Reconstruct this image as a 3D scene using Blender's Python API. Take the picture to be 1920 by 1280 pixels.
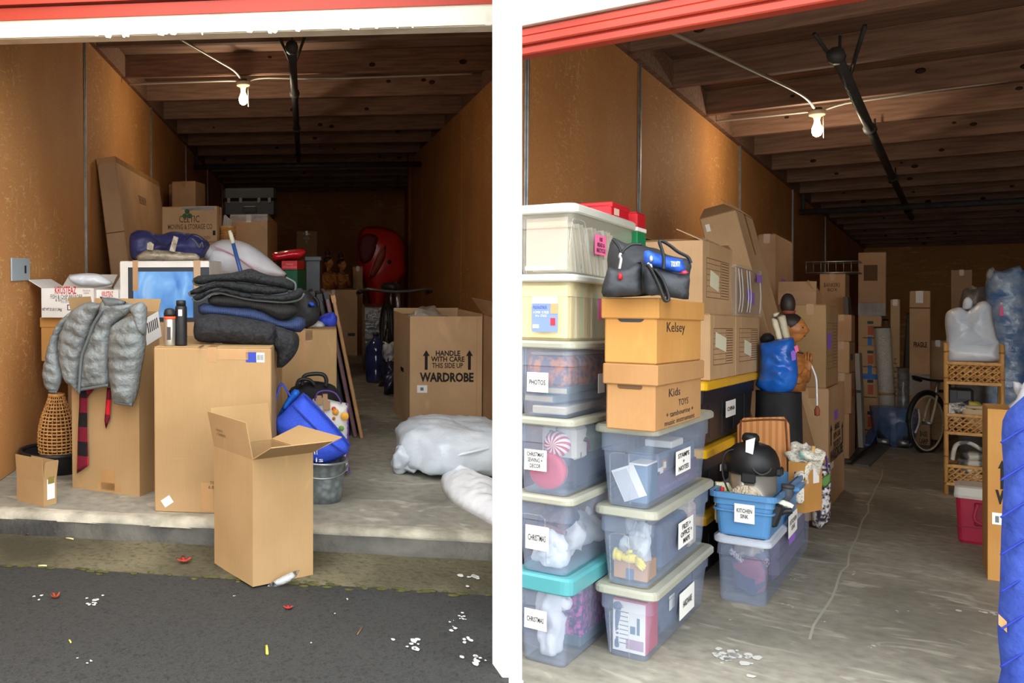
import bpy, bmesh, math, random
from math import sin, cos, pi, radians as R
from mathutils import Vector, Matrix, noise
from mathutils.geometry import delaunay_2d_cdt
V = Vector
S = bpy.context.scene
for o in list(bpy.data.objects): bpy.data.objects.remove(o)
C = S.collection
random.seed(7)

# ---------------------------------------------------------------- camera, sky, exposure
FPX, PX, PY, HC = 1680.0, 400.0, 560.0, 1.5        # focal length and lens axis in pixels of 1920x1280, eye height
cd = bpy.data.cameras.new('camera'); cam = bpy.data.objects.new('camera', cd); C.objects.link(cam)
cd.sensor_width = 36; cd.lens = FPX/1920*36
cd.shift_x = (960-PX)/1920; cd.shift_y = (PY-640)/1920
cd.clip_start = 0.05; cd.clip_end = 200
cam.location = (0, 0, HC); cam.rotation_euler = (R(90), 0, 0); S.camera = cam
w = bpy.data.worlds.new('overcast_sky'); S.world = w; w.use_nodes = True
bg = w.node_tree.nodes['Background']; bg.inputs[0].default_value = (0.93, 0.97, 1.0, 1); bg.inputs[1].default_value = 1.0
S.view_settings.view_transform = 'Standard'; S.view_settings.look = 'None'
S.view_settings.gamma = 1; S.view_settings.use_curve_mapping = False
S.view_settings.exposure = 2.3

# ---------------------------------------------------------------- the two storage units stand splayed: one frame each
class Frame:
    def __init__(s, vx, vy):
        d = V(((vx-PX)/FPX, 1, (PY-vy)/FPX)).normalized(); x = d.cross(V((0, 0, 1))).normalized(); u = x.cross(d)
        s.R = Matrix((x, d, u)).transposed(); s.M = s.R.to_4x4(); s.M.translation = V((0, 0, HC)) - u*HC
        s.Ri = s.R.transposed(); s.c = V((0, 0, HC))
    def ray(s, px, py): return s.Ri @ V(((px-PX)/FPX, 1, (PY-py)/FPX))
    def z(s, px, py, Z=0.0): r = s.ray(px, py); return s.c + r*((Z-HC)/r.z)
    def y(s, px, py, Y): r = s.ray(px, py); return s.c + r*(Y/r.y)
    def x(s, px, py, X): r = s.ray(px, py); return s.c + r*(X/r.x)
    def pl(s, px, py, P, n): r = s.ray(px, py); return s.c + r*((P-s.c).dot(n)/r.dot(n))
    def pix(s, P): q = s.R @ (V(P)-s.c); return (PX+FPX*q.x/q.y, PY-FPX*q.z/q.y)
    def hgt(s, P, py):                       # height above P (x,y) where the picture row is py
        lo, hi = -2.0, 6.0
        for _ in range(40):
            m = (lo+hi)/2
            if s.pix(V((P[0], P[1], m)))[1] > py: lo = m
            else: hi = m
        return lo
    def run(s, P, d, px, mx=12.0):           # length from P along d until column px
        P = V(P); d = V(d); a = s.pix(P)[0]; lo, hi = 0.0, mx; sg = 1 if px > a else -1
        for _ in range(40):
            m = (lo+hi)/2
            if (s.pix(P+d*m)[0]-px)*sg < 0: lo = m
            else: hi = m
        return lo
L = Frame(562, 500); Rr = Frame(1807, 620)
WORLD = Frame(PX, PY)

# ---------------------------------------------------------------- materials
def lin(c):
    c = [v/255 for v in c]
    return tuple(v/12.92 if v <= 0.04045 else ((v+0.055)/1.055)**2.4 for v in c)+(1,)
MATS = {}
def M(name, c1, c2=None, sc=8.0, rough=0.6, bump=0.0, bsc=None, metal=0.0, stretch=(1, 1, 1), detail=4, spec=0.4, lo=0.35, hi=0.65, coat=0, kind='noise', alpha=1.0, bdist=0.02):
    if name in MATS: return MATS[name]
    m = bpy.data.materials.new(name); m.use_nodes = True; MATS[name] = m
    nt = m.node_tree; N = nt.nodes; K = nt.links; b = N['Principled BSDF']
    b.inputs['Roughness'].default_value = rough; b.inputs['Metallic'].default_value = metal
    b.inputs['Specular IOR Level'].default_value = spec; b.inputs['Coat Weight'].default_value = coat
    b.inputs['Base Color'].default_value = lin(c1)
    if c2 or bump:
        tc = N.new('ShaderNodeTexCoord'); mp = N.new('ShaderNodeMapping'); mp.inputs['Scale'].default_value = stretch
        K.new(tc.outputs['Object'], mp.inputs['Vector'])
    if c2:
        if kind == 'noise': t = N.new('ShaderNodeTexNoise'); t.inputs['Detail'].default_value = detail; out = t.outputs['Fac']
        elif kind == 'voronoi': t = N.new('ShaderNodeTexVoronoi'); out = t.outputs['Distance']
        elif kind == 'check': t = N.new('ShaderNodeTexChecker'); out = t.outputs['Fac']
        elif kind == 'wave': t = N.new('ShaderNodeTexWave'); t.inputs['Distortion'].default_value = 1.5; out = t.outputs['Fac']
        t.inputs['Scale'].default_value = sc; K.new(mp.outputs[0], t.inputs['Vector'])
        r = N.new('ShaderNodeValToRGB'); r.color_ramp.elements[0].position = lo; r.color_ramp.elements[1].position = hi
        r.color_ramp.elements[0].color = lin(c1); r.color_ramp.elements[1].color = lin(c2)
        K.new(out, r.inputs[0]); K.new(r.outputs[0], b.inputs['Base Color'])
    if bump:
        t2 = N.new('ShaderNodeTexNoise'); t2.inputs['Scale'].default_value = bsc or sc; t2.inputs['Detail'].default_value = 6
        K.new(mp.outputs[0], t2.inputs['Vector'])
        bp = N.new('ShaderNodeBump'); bp.inputs['Strength'].default_value = bump; bp.inputs['Distance'].default_value = bdist
        K.new(t2.outputs['Fac'], bp.inputs['Height']); K.new(bp.outputs[0], b.inputs['Normal'])
    if alpha < 1:
        o = N['Material Output']; tr = N.new('ShaderNodeBsdfTransparent'); tr.inputs[0].default_value = (0.97, 0.98, 1, 1)
        mx = N.new('ShaderNodeMixShader'); mx.inputs[0].default_value = alpha
        K.new(tr.outputs[0], mx.inputs[1]); K.new(b.outputs[0], mx.inputs[2]); K.new(mx.outputs[0], o.inputs[0])
    return m

def node_mat(name):
    m = bpy.data.materials.new(name); m.use_nodes = True; MATS[name] = m
    nt = m.node_tree; N = nt.nodes; K = nt.links
    tc = N.new('ShaderNodeTexCoord')
    def tex(kind, scale, detail=5, vec=None, **kw):
        t = N.new(kind); t.inputs['Scale'].default_value = scale
        if kind == 'ShaderNodeTexVoronoi' and name in ('asphalt', 'mossy_gutter_concrete'): t.voronoi_dimensions = '2D'
        if 'Detail' in t.inputs: t.inputs['Detail'].default_value = detail
        for k, v in kw.items(): t.inputs[k].default_value = v
        K.new(vec or tc.outputs['Object'], t.inputs['Vector']); return t
    def mapping(scale, rot=(0, 0, 0)):
        mp = N.new('ShaderNodeMapping'); mp.inputs['Scale'].default_value = scale; mp.inputs['Rotation'].default_value = rot
        K.new(tc.outputs['Object'], mp.inputs[0]); return mp.outputs[0]
    def ramp(src, stops):
        r = N.new('ShaderNodeValToRGB'); e = r.color_ramp.elements
        while len(e) < len(stops): e.new(0.5)
        for el, (p, c) in zip(e, stops): el.position = p; el.color = c if len(c) == 4 else lin(c)
        K.new(src, r.inputs[0]); return r.outputs[0]
    def mix(f, a, b, mode='MIX'):
        x = N.new('ShaderNodeMix'); x.data_type = 'RGBA'; x.blend_type = mode
        if isinstance(f, float): x.inputs[0].default_value = f
        else: K.new(f, x.inputs[0])
        for i, s in ((6, a), (7, b)):
            if isinstance(s, tuple): x.inputs[i].default_value = s if len(s) == 4 else lin(s)
            else: K.new(s, x.inputs[i])
        return x.outputs[2]
    def finish(col, rough=0.8, height=None, strength=0.3, dist=0.01, spec=0.3):
        b = N['Principled BSDF']; K.new(col, b.inputs['Base Color']); b.inputs['Specular IOR Level'].default_value = spec
        if isinstance(rough, float): b.inputs['Roughness'].default_value = rough
        else: K.new(rough, b.inputs['Roughness'])
        if height:
            bp = N.new('ShaderNodeBump'); bp.inputs['Strength'].default_value = strength; bp.inputs['Distance'].default_value = dist
            K.new(height, bp.inputs['Height']); K.new(bp.outputs[0], b.inputs['Normal'])
        return m
    return tex, mapping, ramp, mix, finish
BW = [(0, 0, 0, 1), (1, 1, 1, 1)]

def mk_particleboard(name, a, b, c):
    tex, mapping, ramp, mix, finish = node_mat(name)
    n1 = tex('ShaderNodeTexNoise', 1.3, 6); n2 = tex('ShaderNodeTexNoise', 60, 3)
    base = mix(ramp(n1.outputs[0], [(0.35, BW[0]), (0.65, BW[1])]), a, b)
    base = mix(ramp(n2.outputs[0], [(0.45, BW[0]), (0.75, (0.6, 0.6, 0.6, 1))]), base, c)
    w1 = tex('ShaderNodeTexNoise', 3.0, 8, mapping((1, 3.5, 12), (0.5, 0.35, 0.2)), Distortion=1.2)
    w2 = tex('ShaderNodeTexNoise', 2.2, 7, mapping((1, 9, 2.5), (0.9, 0.1, 0.7)), Distortion=1.6)
    m2 = tex('ShaderNodeTexNoise', 0.8, 3)
    sc = mix(1.0, ramp(w1.outputs[0], [(0.60, BW[0]), (0.64, BW[1])]), ramp(w2.outputs[0], [(0.62, BW[0]), (0.66, BW[1])]), 'LIGHTEN')
    sc = mix(1.0, sc, ramp(m2.outputs[0], [(0.42, BW[0]), (0.62, (0.75, 0.75, 0.75, 1))]), 'MULTIPLY')
    return finish(mix(sc, base, (226, 184, 124)), 0.72, n2.outputs[0], 0.15, 0.004)
m_board = mk_particleboard('particleboard', (196, 136, 78), (210, 150, 90), (176, 116, 62))

def mk_concrete():
    tex, mapping, ramp, mix, finish = node_mat('concrete_floor')
    n1 = tex('ShaderNodeTexNoise', 0.9, 8, Distortion=0.6); n2 = tex('ShaderNodeTexNoise', 14, 8); n3 = tex('ShaderNodeTexNoise', 2.6, 8, mapping((1, 2.2, 1), (0, 0, 0.5)), Distortion=1.5)
    n4 = tex('ShaderNodeTexNoise', 1.7, 5, mapping((1, 1, 1), (0, 0, 2)))
    base = mix(ramp(n1.outputs[0], [(0.3, BW[0]), (0.7, BW[1])]), (128, 124, 112), (172, 166, 150))
    base = mix(ramp(n2.outputs[0], [(0.4, BW[0]), (0.75, (0.45, 0.45, 0.45, 1))]), base, (86, 83, 74))
    base = mix(ramp(n3.outputs[0], [(0.58, BW[0]), (0.68, (0.6, 0.6, 0.6, 1))]), base, (198, 192, 176))
    base = mix(ramp(n4.outputs[0], [(0.6, BW[0]), (0.72, (0.55, 0.55, 0.55, 1))]), base, (84, 80, 68))
    v = tex('ShaderNodeTexVoronoi', 0.35, vec=mapping((1, 0.8, 1), (0, 0, 0.4))); v.feature = 'DISTANCE_TO_EDGE'
    return finish(base, ramp(n1.outputs[0], [(0.3, (0.5, 0.5, 0.5, 1)), (0.7, (0.8, 0.8, 0.8, 1))]), n2.outputs[0], 0.25, 0.006)
m_conc = mk_concrete()
def mk_gutter():
    tex, mapping, ramp, mix, finish = node_mat('mossy_gutter_concrete')
    n1 = tex('ShaderNodeTexNoise', 1.6, 6); n2 = tex('ShaderNodeTexVoronoi', 30); n3 = tex('ShaderNodeTexNoise', 30, 6)
    base = mix(ramp(n1.outputs[0], [(0.35, BW[0]), (0.68, BW[1])]), (66, 62, 46), (112, 104, 80))
    base = mix(ramp(n2.outputs['Distance'], [(0.16, BW[1]), (0.34, BW[0])]), base, (150, 142, 116))
    base = mix(ramp(n3.outputs[0], [(0.5, BW[0]), (0.7, (0.7, 0.7, 0.7, 1))]), base, (60, 56, 38))
    return finish(base, 0.85, n2.outputs['Distance'], 0.5, 0.006)
m_gut = mk_gutter()
def mk_asphalt():
    tex, mapping, ramp, mix, finish = node_mat('asphalt')
    n1 = tex('ShaderNodeTexNoise', 1.2, 6); v = tex('ShaderNodeTexVoronoi', 75); n3 = tex('ShaderNodeTexNoise', 160, 3); v2 = tex('ShaderNodeTexVoronoi', 24)
    base = mix(ramp(n1.outputs[0], [(0.3, BW[0]), (0.7, BW[1])]), (14, 14, 15), (26, 26, 26))
    base = mix(ramp(v.outputs['Color'], [(0.35, (0.0, 0, 0, 1)), (0.9, (0.8, 0.8, 0.8, 1))]), base, (62, 62, 59))
    base = mix(ramp(n3.outputs[0], [(0.45, BW[0]), (0.7, (0.6, 0.6, 0.6, 1))]), base, (34, 34, 34))
    base = mix(ramp(v2.outputs['Distance'], [(0.16, BW[1]), (0.24, BW[0])]), base, (104, 102, 96))
    return finish(base, 0.75, v.outputs['Distance'], 0.6, 0.006, spec=0.4)
m_asph = mk_asphalt()
def mk_card(name, a, b, sy=1.0):
    tex, mapping, ramp, mix, finish = node_mat(name)
    n1 = tex('ShaderNodeTexNoise', 2.2, 4); n2 = tex('ShaderNodeTexNoise', 5, 4, mapping((22, 22, 1.2))); n3 = tex('ShaderNodeTexNoise', 2.0, 8, mapping((3, 3, 1), (0.3, 0.2, 0)), Distortion=0.8)
    base = mix(ramp(n1.outputs[0], [(0.35, BW[0]), (0.65, BW[1])]), a, b)
    base = mix(ramp(n2.outputs[0], [(0.45, BW[0]), (0.9, (0.13, 0.13, 0.13, 1))]), base, tuple(int(v*0.72) for v in a))
    base = mix(ramp(n3.outputs[0], [(0.62, BW[0]), (0.72, (0.35, 0.35, 0.35, 1))]), base, tuple(min(255, int(v*1.14)) for v in b))
    return finish(base, 0.78, n2.outputs[0], 0.06, 0.004)
m_card = mk_card('cardboard', (188, 152, 112), (202, 166, 124))  # colour lightened to make up for the dim light inside the units
m_cardToned = mk_card('cardboard_toned_down', (166, 133, 90), (178, 144, 100))  # darker cardboard copy, its colour offsets strong daylight on the front boxes
m_cardO = mk_card('cardboard_ochre', (184, 130, 66), (198, 146, 80))
m_cardD = mk_card('cardboard_dull', (172, 134, 98), (186, 148, 110))
m_cardIn = M('cardboard_inside', (176, 134, 88), (190, 148, 100), 3, 0.85)
m_joist = M('joist_timber', (122, 92, 76), (150, 116, 96), 5, 0.8, 0.2, 40, stretch=(0.5, 4, 6))
m_deck = M('roof_deck_timber', (116, 90, 76), (140, 110, 92), 4, 0.85, 0.2, 30, stretch=(0.5, 3, 3))
m_knot = M('timber_knot', (58, 34, 24), rough=0.8)
m_white = M('white_paint', (246, 246, 244), (242, 242, 238), 3, 0.55)
m_offw = M('weathered_white_paint', (236, 232, 216), (206, 200, 182), 5, 0.6, 0.1, 20, lo=0.5, hi=0.75)
m_red = M('red_painted_steel', (186, 66, 46), (170, 58, 42), 3, 0.5, stretch=(0.4, 1, 1))
m_steel = M('galvanised_steel', (176, 178, 178), (150, 152, 152), 14, 0.4, metal=0.85)
m_pipe = M('dark_sprinkler_pipe', (52, 54, 56), (66, 64, 62), 10, 0.55)
m_cond = M('conduit_grey', (190, 186, 176), rough=0.45, metal=0.4)
m_black = M('black_plastic', (26, 26, 27), (34, 34, 35), 9, 0.45)
m_ink = M('printing_ink', (38, 32, 28), rough=0.8)
m_inkf = M('faded_ink', (96, 68, 42), rough=0.85)
m_paper = M('paper_white', (240, 238, 232), rough=0.85)
m_tape = M('packing_tape', (176, 132, 84), (186, 144, 96), 6, 0.22, spec=0.6)
m_dark = M('soot_dark_stain', (50, 48, 42), (70, 66, 56), 14, 0.9)

# ---------------------------------------------------------------- mesh building
class MB:
    def __init__(s): s.v = []; s.f = []; s.mi = []; s.sm = []; s.cur = 0
    def add(s, vs, fs, smooth=False):
        n = len(s.v); s.v += [tuple(p) for p in vs]; s.f += [tuple(i+n for i in f) for f in fs]
        s.mi += [s.cur]*len(fs); s.sm += [smooth]*len(fs); return s
    def mat(s, i): s.cur = i; return s
    def box(s, lo, hi, bev=0.0):
        x0, y0, z0 = lo; x1, y1, z1 = hi
        if bev <= 0:
            vs = [(x, y, z) for x in (x0, x1) for y in (y0, y1) for z in (z0, z1)]
            return s.add(vs, [(0, 1, 3, 2), (4, 6, 7, 5), (0, 4, 5, 1), (2, 3, 7, 6), (0, 2, 6, 4), (1, 5, 7, 3)])
        b = min(bev, (x1-x0)/2.01, (y1-y0)/2.01, (z1-z0)/2.01); cx = [(x0, 1), (x1, -1)]; vs = []; idx = {}
        for i, (x, sx) in enumerate(cx):
            for j, (y, sy) in enumerate([(y0, 1), (y1, -1)]):
                for k, (z, sz) in enumerate([(z0, 1), (z1, -1)]):
                    for a, p in enumerate([(x, y+sy*b, z+sz*b), (x+sx*b, y, z+sz*b), (x+sx*b, y+sy*b, z)]):
                        idx[i, j, k, a] = len(vs); vs.append(p)
        fs = []
        for i in (0, 1): fs.append([idx[i, 0, 0, 0], idx[i, 0, 1, 0], idx[i, 1, 1, 0], idx[i, 1, 0, 0]][::1 if i == 0 else -1])
        for j in (0, 1): fs.append([idx[0, j, 0, 1], idx[1, j, 0, 1], idx[1, j, 1, 1], idx[0, j, 1, 1]][::1 if j == 0 else -1])
        for k in (0, 1): fs.append([idx[0, 0, k, 2], idx[0, 1, k, 2], idx[1, 1, k, 2], idx[1, 0, k, 2]][::1 if k == 0 else -1])
        for i in (0, 1):
            for j in (0, 1): fs.append([idx[i, j, 0, 0], idx[i, j, 1, 0], idx[i, j, 1, 1], idx[i, j, 0, 1]][::-1 if (i+j) % 2 == 0 else 1])
        for i in (0, 1):
            for k in (0, 1): fs.append([idx[i, 0, k, 0], idx[i, 1, k, 0], idx[i, 1, k, 2], idx[i, 0, k, 2]][::1 if (i+k) % 2 == 0 else -1])
        for j in (0, 1):
            for k in (0, 1): fs.append([idx[0, j, k, 1], idx[1, j, k, 1], idx[1, j, k, 2], idx[0, j, k, 2]][::-1 if (j+k) % 2 == 0 else 1])
        for i in (0, 1):
            for j in (0, 1):
                for k in (0, 1): fs.append([idx[i, j, k, 0], idx[i, j, k, 1], idx[i, j, k, 2]])
        return s.add(vs, fs)
    def prism(s, poly, a, b, axis='z'):                  # polygon extruded between a and b along axis
        n = len(poly)
        def P(p, t): return {'z': (p[0], p[1], t), 'y': (p[0], t, p[1]), 'x': (t, p[0], p[1])}[axis]
        vs = [P(p, a) for p in poly]+[P(p, b) for p in poly]
        fs = [tuple(range(n))[::-1], tuple(range(n, 2*n))]+[(i, (i+1) % n, n+(i+1) % n, n+i) for i in range(n)]
        return s.add(vs, fs)
    def slab(s, q, t):                                   # quad/polygon q (3-D points) thickened by vector t
        t = V(t); n = len(q); vs = [V(p) for p in q]+[V(p)+t for p in q]
        return s.add(vs, [tuple(range(n))[::-1], tuple(range(n, 2*n))]+[(i, (i+1) % n, n+(i+1) % n, n+i) for i in range(n)])
    def tube(s, pts, r, n=8, cap=True, flat=1.0):
        pts = [V(p) for p in pts]; rs = r if isinstance(r, (list, tuple)) else [r]*len(pts); vs = []; fs = []; prev = None
        for i, p in enumerate(pts):
            t = (pts[min(i+1, len(pts)-1)]-pts[max(i-1, 0)]).normalized()
            if prev is None: a = t.cross(V((0, 0, 1))); a = a if a.length > 1e-3 else t.cross(V((0, 1, 0)))
            else: a = prev - t*prev.dot(t)
            a.normalize(); prev = a; b = t.cross(a)
            for k in range(n): vs.append(p+(a*cos(2*pi*k/n)+b*sin(2*pi*k/n)*flat)*rs[i])
        for i in range(len(pts)-1):
            for k in range(n): fs.append((i*n+k, i*n+(k+1) % n, (i+1)*n+(k+1) % n, (i+1)*n+k))
        if cap: fs += [tuple(range(n))[::-1], tuple(range((len(pts)-1)*n, len(pts)*n))]
        return s.add(vs, fs, True)
    def lathe(s, prof, n=24, c=(0, 0, 0), sx=1, sy=1, closed=False):
        vs = []; fs = []; m = len(prof)
        for r, z in prof:
            for k in range(n): vs.append((c[0]+sx*r*cos(2*pi*k/n), c[1]+sy*r*sin(2*pi*k/n), c[2]+z))
        for i in range(m-1):
            for k in range(n): fs.append((i*n+k, i*n+(k+1) % n, (i+1)*n+(k+1) % n, (i+1)*n+k))
        if not closed:
            fs += [tuple(range(n))[::-1], tuple(range((m-1)*n, m*n))]
        return s.add(vs, fs, True)
    def grid(s, fn, nu, nv, wrapu=False, wrapv=False):
        vs = [fn(i/(nu if wrapu else nu-1), j/(nv if wrapv else nv-1)) for i in range(nu) for j in range(nv)]; fs = []
        for i in range(nu if wrapu else nu-1):
            for j in range(nv if wrapv else nv-1):
                a, b = i, (i+1) % nu; c, d = j, (j+1) % nv
                fs.append((a*nv+c, b*nv+c, b*nv+d, a*nv+d))
        return s.add(vs, fs, True)
    def blob(s, c, r, e1=1.0, e2=1.0, amp=0.0, fr=3.0, seed=0.0, nu=28, nv=18, zmin=None, rot=None):   # superellipsoid with creases
        c = V(c); vs = []; fs = []
        sp = lambda t, e: math.copysign(abs(t)**e, t)
        for j in range(nv+1):
            ph = -pi/2+pi*j/nv
            for i in range(nu):
                th = 2*pi*i/nu
                p = V((r[0]*sp(cos(ph), e1)*sp(cos(th), e2), r[1]*sp(cos(ph), e1)*sp(sin(th), e2), r[2]*sp(sin(ph), e1)))
                if amp:
                    q = p*fr+V((seed, seed*1.7, -seed)); d = noise.noise(q)+0.5*noise.noise(q*2.3)-0.7*abs(noise.noise(q*1.4+V((9, 3, 1))))
                    p = p*(1+amp*d/max(0.05, min(r))*0.6)
                if rot: p = rot @ p
                p = p+c
                if zmin is not None and p.z < zmin: p.z = zmin
                vs.append(p)
        for j in range(nv):
            for i in range(nu): fs.append((j*nu+i, j*nu+(i+1) % nu, (j+1)*nu+(i+1) % nu, (j+1)*nu+i))
        return s.add(vs, fs, True)
    def build(s, name, mat, parent=None, weld=False):
        me = bpy.data.meshes.new(name); me.from_pydata(s.v, [], s.f)
        for mm in (mat if isinstance(mat, (list, tuple)) else [mat]): me.materials.append(mm)
        me.polygons.foreach_set('use_smooth', s.sm); me.polygons.foreach_set('material_index', s.mi)
        if weld:
            b = bmesh.new(); b.from_mesh(me); bmesh.ops.remove_doubles(b, verts=b.verts, dist=1e-5); bmesh.ops.recalc_face_normals(b, faces=b.faces); b.to_mesh(me); b.free()
        me.update()
        o = bpy.data.objects.new(name, me); C.objects.link(o)
        if parent is not None: o.parent = parent
        return o

def thing(name, label, cat, M4, group=None):
    o = bpy.data.objects.new(name, None); C.objects.link(o); o.empty_display_size = 0.1
    o.matrix_world = M4; o['label'] = label; o['category'] = cat
    if group: o['group'] = group
    return o
def tag(o, label, cat, group=None, kind=None):
    if label: o['label'] = label
    if cat: o['category'] = cat
    if group: o['group'] = group
    if kind: o['kind'] = kind
    return o
def struct(o, label=None):
    o['kind'] = 'structure'
    if label: o['label'] = label
    return o
def empty_struct(name, M4, label=None):
    o = bpy.data.objects.new(name, None); C.objects.link(o); o.matrix_world = M4; struct(o, label); return o
def at(F, p, rz=0.0, rx=0.0, ry=0.0): return F.M @ Matrix.Translation(V(p)) @ Matrix.Rotation(rz, 4, 'Z') @ Matrix.Rotation(rx, 4, 'X') @ Matrix.Rotation(ry, 4, 'Y')
def bezier(p, n=8):
    p = [V(q) for q in p]; out = []
    for i in range(len(p)-1):
        a = p[max(i-1, 0)]; b = p[i]; c = p[i+1]; d = p[min(i+2, len(p)-1)]
        for k in range(n):
            t = k/n; out.append(0.5*((2*b)+(c-a)*t+(2*a-5*b+4*c-d)*t*t+(3*b-a-3*c+d)*t**3))
    return out+[p[-1]]

# lettering is collected and turned into meshes in one go at the end
TEXTS = []
def text(parent, body, o, u, v, wd, ht, mat, off=0.0, name='lettering', spacing=1.0):   # fills the wd x ht rectangle at o along u, v
    TEXTS.append((parent, body, V(o), V(u), V(v), wd, ht, mat, off, name, spacing))
def flush_texts():
    objs = []
    for t in TEXTS:
        c = bpy.data.curves.new('t', 'FONT'); c.body = t[1]; c.offset = t[8]; c.align_x = 'CENTER'; c.space_line = t[10]; c.resolution_u = 2
        o = bpy.data.objects.new('t', c); C.objects.link(o); objs.append(o)
    bpy.context.view_layer.update(); dg = bpy.context.evaluated_depsgraph_get()
    meshes = [bpy.data.meshes.new_from_object(o.evaluated_get(dg)) for o in objs]
    for t, o, me in zip(TEXTS, objs, meshes):
        parent, body, og, u, v, wd, ht, mat, off, name, _ = t
        xs = [q.co.x for q in me.vertices]; ys = [q.co.y for q in me.vertices]
        if xs:
            x0, x1, y0, y1 = min(xs), max(xs), min(ys), max(ys)
            for q in me.vertices: q.co = og+u*((q.co.x-x0)/(x1-x0+1e-9)*wd)+v*((q.co.y-y0)/(y1-y0+1e-9)*ht)
            me.materials.clear(); me.materials.append(mat); me.name = name
            n = bpy.data.objects.new(name, me); C.objects.link(n); n.parent = parent
        c = o.data; bpy.data.objects.remove(o); bpy.data.curves.remove(c)

# ================================================================ THE SETTING
# ---- left unit: walls, ceiling, floor
XL, XR = -2.10, 2.31; ZC = 3.75
def wall_panels(F, name, X, seams, y0, y1, side, strip=None, label=None, ztop=ZC):
    """a wall of boards standing along the depth axis, each board a piece, joints recessed"""
    root = empty_struct(name, F.M.copy(), label)
    t = 0.05*side; ys = [y0]+[s for s in seams if y0 < s < y1]+[y1]
    for a, b in zip(ys[:-1], ys[1:]):
        MB().box((min(X, X+t), a+0.006, 0), (max(X, X+t), b-0.006, ztop), 0.006).build('panel', m_board, root)
    MB().box((min(X+t, X+t*1.5), y0, -0.1), (max(X+t, X+t*1.5), y1, ztop+0.3)).build('stud_wall', m_joist, root)
    if strip:
        for s in ys[1:-1]:
            b = MB(); X0 = X-0.012*side
            b.box((min(X0, X), s-0.03, 0), (max(X0, X), s+0.03, strip), 0.003)
            X1 = X-0.02*side; b.box((min(X0, X1), s-0.008, 0), (max(X0, X1), s+0.008, strip), 0.002)
            b.build('joint_strip', m_steel, root)
    return root
wall_panels(L, 'wall_left', XL, [4.77, 8.67, 12.6, 16.5, 20.4, 24.3], 3.0, 28.0, -1, ZC)
pE = L.y(957, 500, 9.6)
wall_panels(L, 'wall_right', XR, [13.2, 17.4], 9.55, 19.1, 1, None)
pr = empty_struct('wall_recess', L.M.copy())
MB().box((XR-0.05, 19.1, 0), (XR+0.12, 19.3, ZC+0.3), 0.01).build('post', M('red_brown_post', (150, 84, 56), (132, 72, 48), 6, 0.7, stretch=(3, 3, 0.4)), pr)
MB().box((XR+0.1, 19.15, 0), (3.3, 19.25, ZC+0.3)).box((3.2, 19.2, 0), (3.3, 28.1, ZC+0.3)).build('panel', m_board, pr)
struct(MB().box((XL-0.2, 28.0, -0.1), (3.4, 28.12, ZC+0.4)).build('wall_back', m_board)).matrix_world = L.M
# threshold line of the left unit runs a little askew, as the kerb does
T0 = L.z(40, 956); T1 = L.z(941, 1001); TD = (T1-T0).normalized()
A = T0-TD*6.0; B = L.z(958, 1002.0)
# the line between the two units' floors runs straight back from between the bays
def seamL(Y): r = L.ray(960, 560); return V((r.x/r.y*Y, Y, 0))
def seamR(Y): r = Rr.ray(960, 560); return V((r.x/r.y*Y, Y, 0))
fl = MB(); Bk = seamL(9.6)
nF = 40
top = [(A.x, A.y, 0), (B.x, B.y, 0), (Bk.x, Bk.y, 0), (3.4, 28.1, 0), (-2.3, 28.1, 0), (-2.3, 8.0, 0)]
fl.slab([V(p) for p in top], (0, 0, -0.30))
fo = fl.build('floor', m_conc); struct(fo, 'grey worn concrete slab of the left storage unit'); fo.matrix_world = L.M
def edge_strip(name, p0, p1, prof, mat, n=60, jitter=0.0, seed=0):
    """a profile (out, z) swept along p0-p1, out = towards the street"""
    out = V((TD.y, -TD.x, 0)); m = MB(); P = []
    for i in range(n+1):
        c = p0.lerp(p1, i/n)
        for j, (a, z) in enumerate(prof):
            jt = jitter*noise.noise(V((i*0.35, j*3.1, seed)))
            P.append(c+out*(a+jt)+V((0, 0, z+jt*0.5)))
    k = len(prof)
    m.add(P, [(i*k+j, (i+1)*k+j, (i+1)*k+j+1, i*k+j+1) for i in range(n) for j in range(k-1)], True); o = m.build(name, mat); o.matrix_world = L.M; return o
B0 = V((B.x, B.y, 0)); A0 = V((A.x, A.y, 0))
struct(edge_strip('trim_1', A0, B0, [(-0.05, 0.004), (0.0, 0.004), (0.03, -0.004), (0.05, -0.03), (0.052, -0.045)], M('threshold_concrete', (132, 126, 110), (190, 182, 162), 5, 0.85, 0.4, 40, stretch=(1, 1, 1)), 90, 0.02), 'chipped pale nosing of the concrete slab')
struct(edge_strip('trim_6', A0, B0, [(0.03, -0.035), (0.052, -0.04), (0.055, -0.17)], M('wet_dark_concrete', (46, 45, 42), (92, 88, 78), 4, 0.6, 0.4, 30, stretch=(1, 1, 1)), 90, 0.01, 2), 'dark wet face of the slab edge')
E0 = L.z(40, 1062, -0.16); E1 = L.z(941, 1111, -0.16); gw = (E0-T0).dot(V((TD.y, -TD.x, 0)))
struct(edge_strip('trim_2', A0, B0, [(-0.02, -0.135), (0.04, -0.137), (gw*0.3, -0.14), (gw*0.62, -0.145), (gw*0.92, -0.152), (gw, -0.164)], m_gut, 90, 0.006, 4), 'mossy concrete gutter strip along the threshold')
moss = MB()
random.seed(3)
for i in range(260):
    t = random.random(); c = A0.lerp(B0, 0.45+t*0.55)+V((TD.y, -TD.x, 0))*(gw+random.gauss(-0.01, 0.02))
    if random.random() < 0.4+0.7*noise.noise(c*1.2): moss.blob((c.x, c.y, -0.158), (random.uniform(.015, .04), random.uniform(.008, .02), random.uniform(.003, .006)), nu=7, nv=4)
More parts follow.
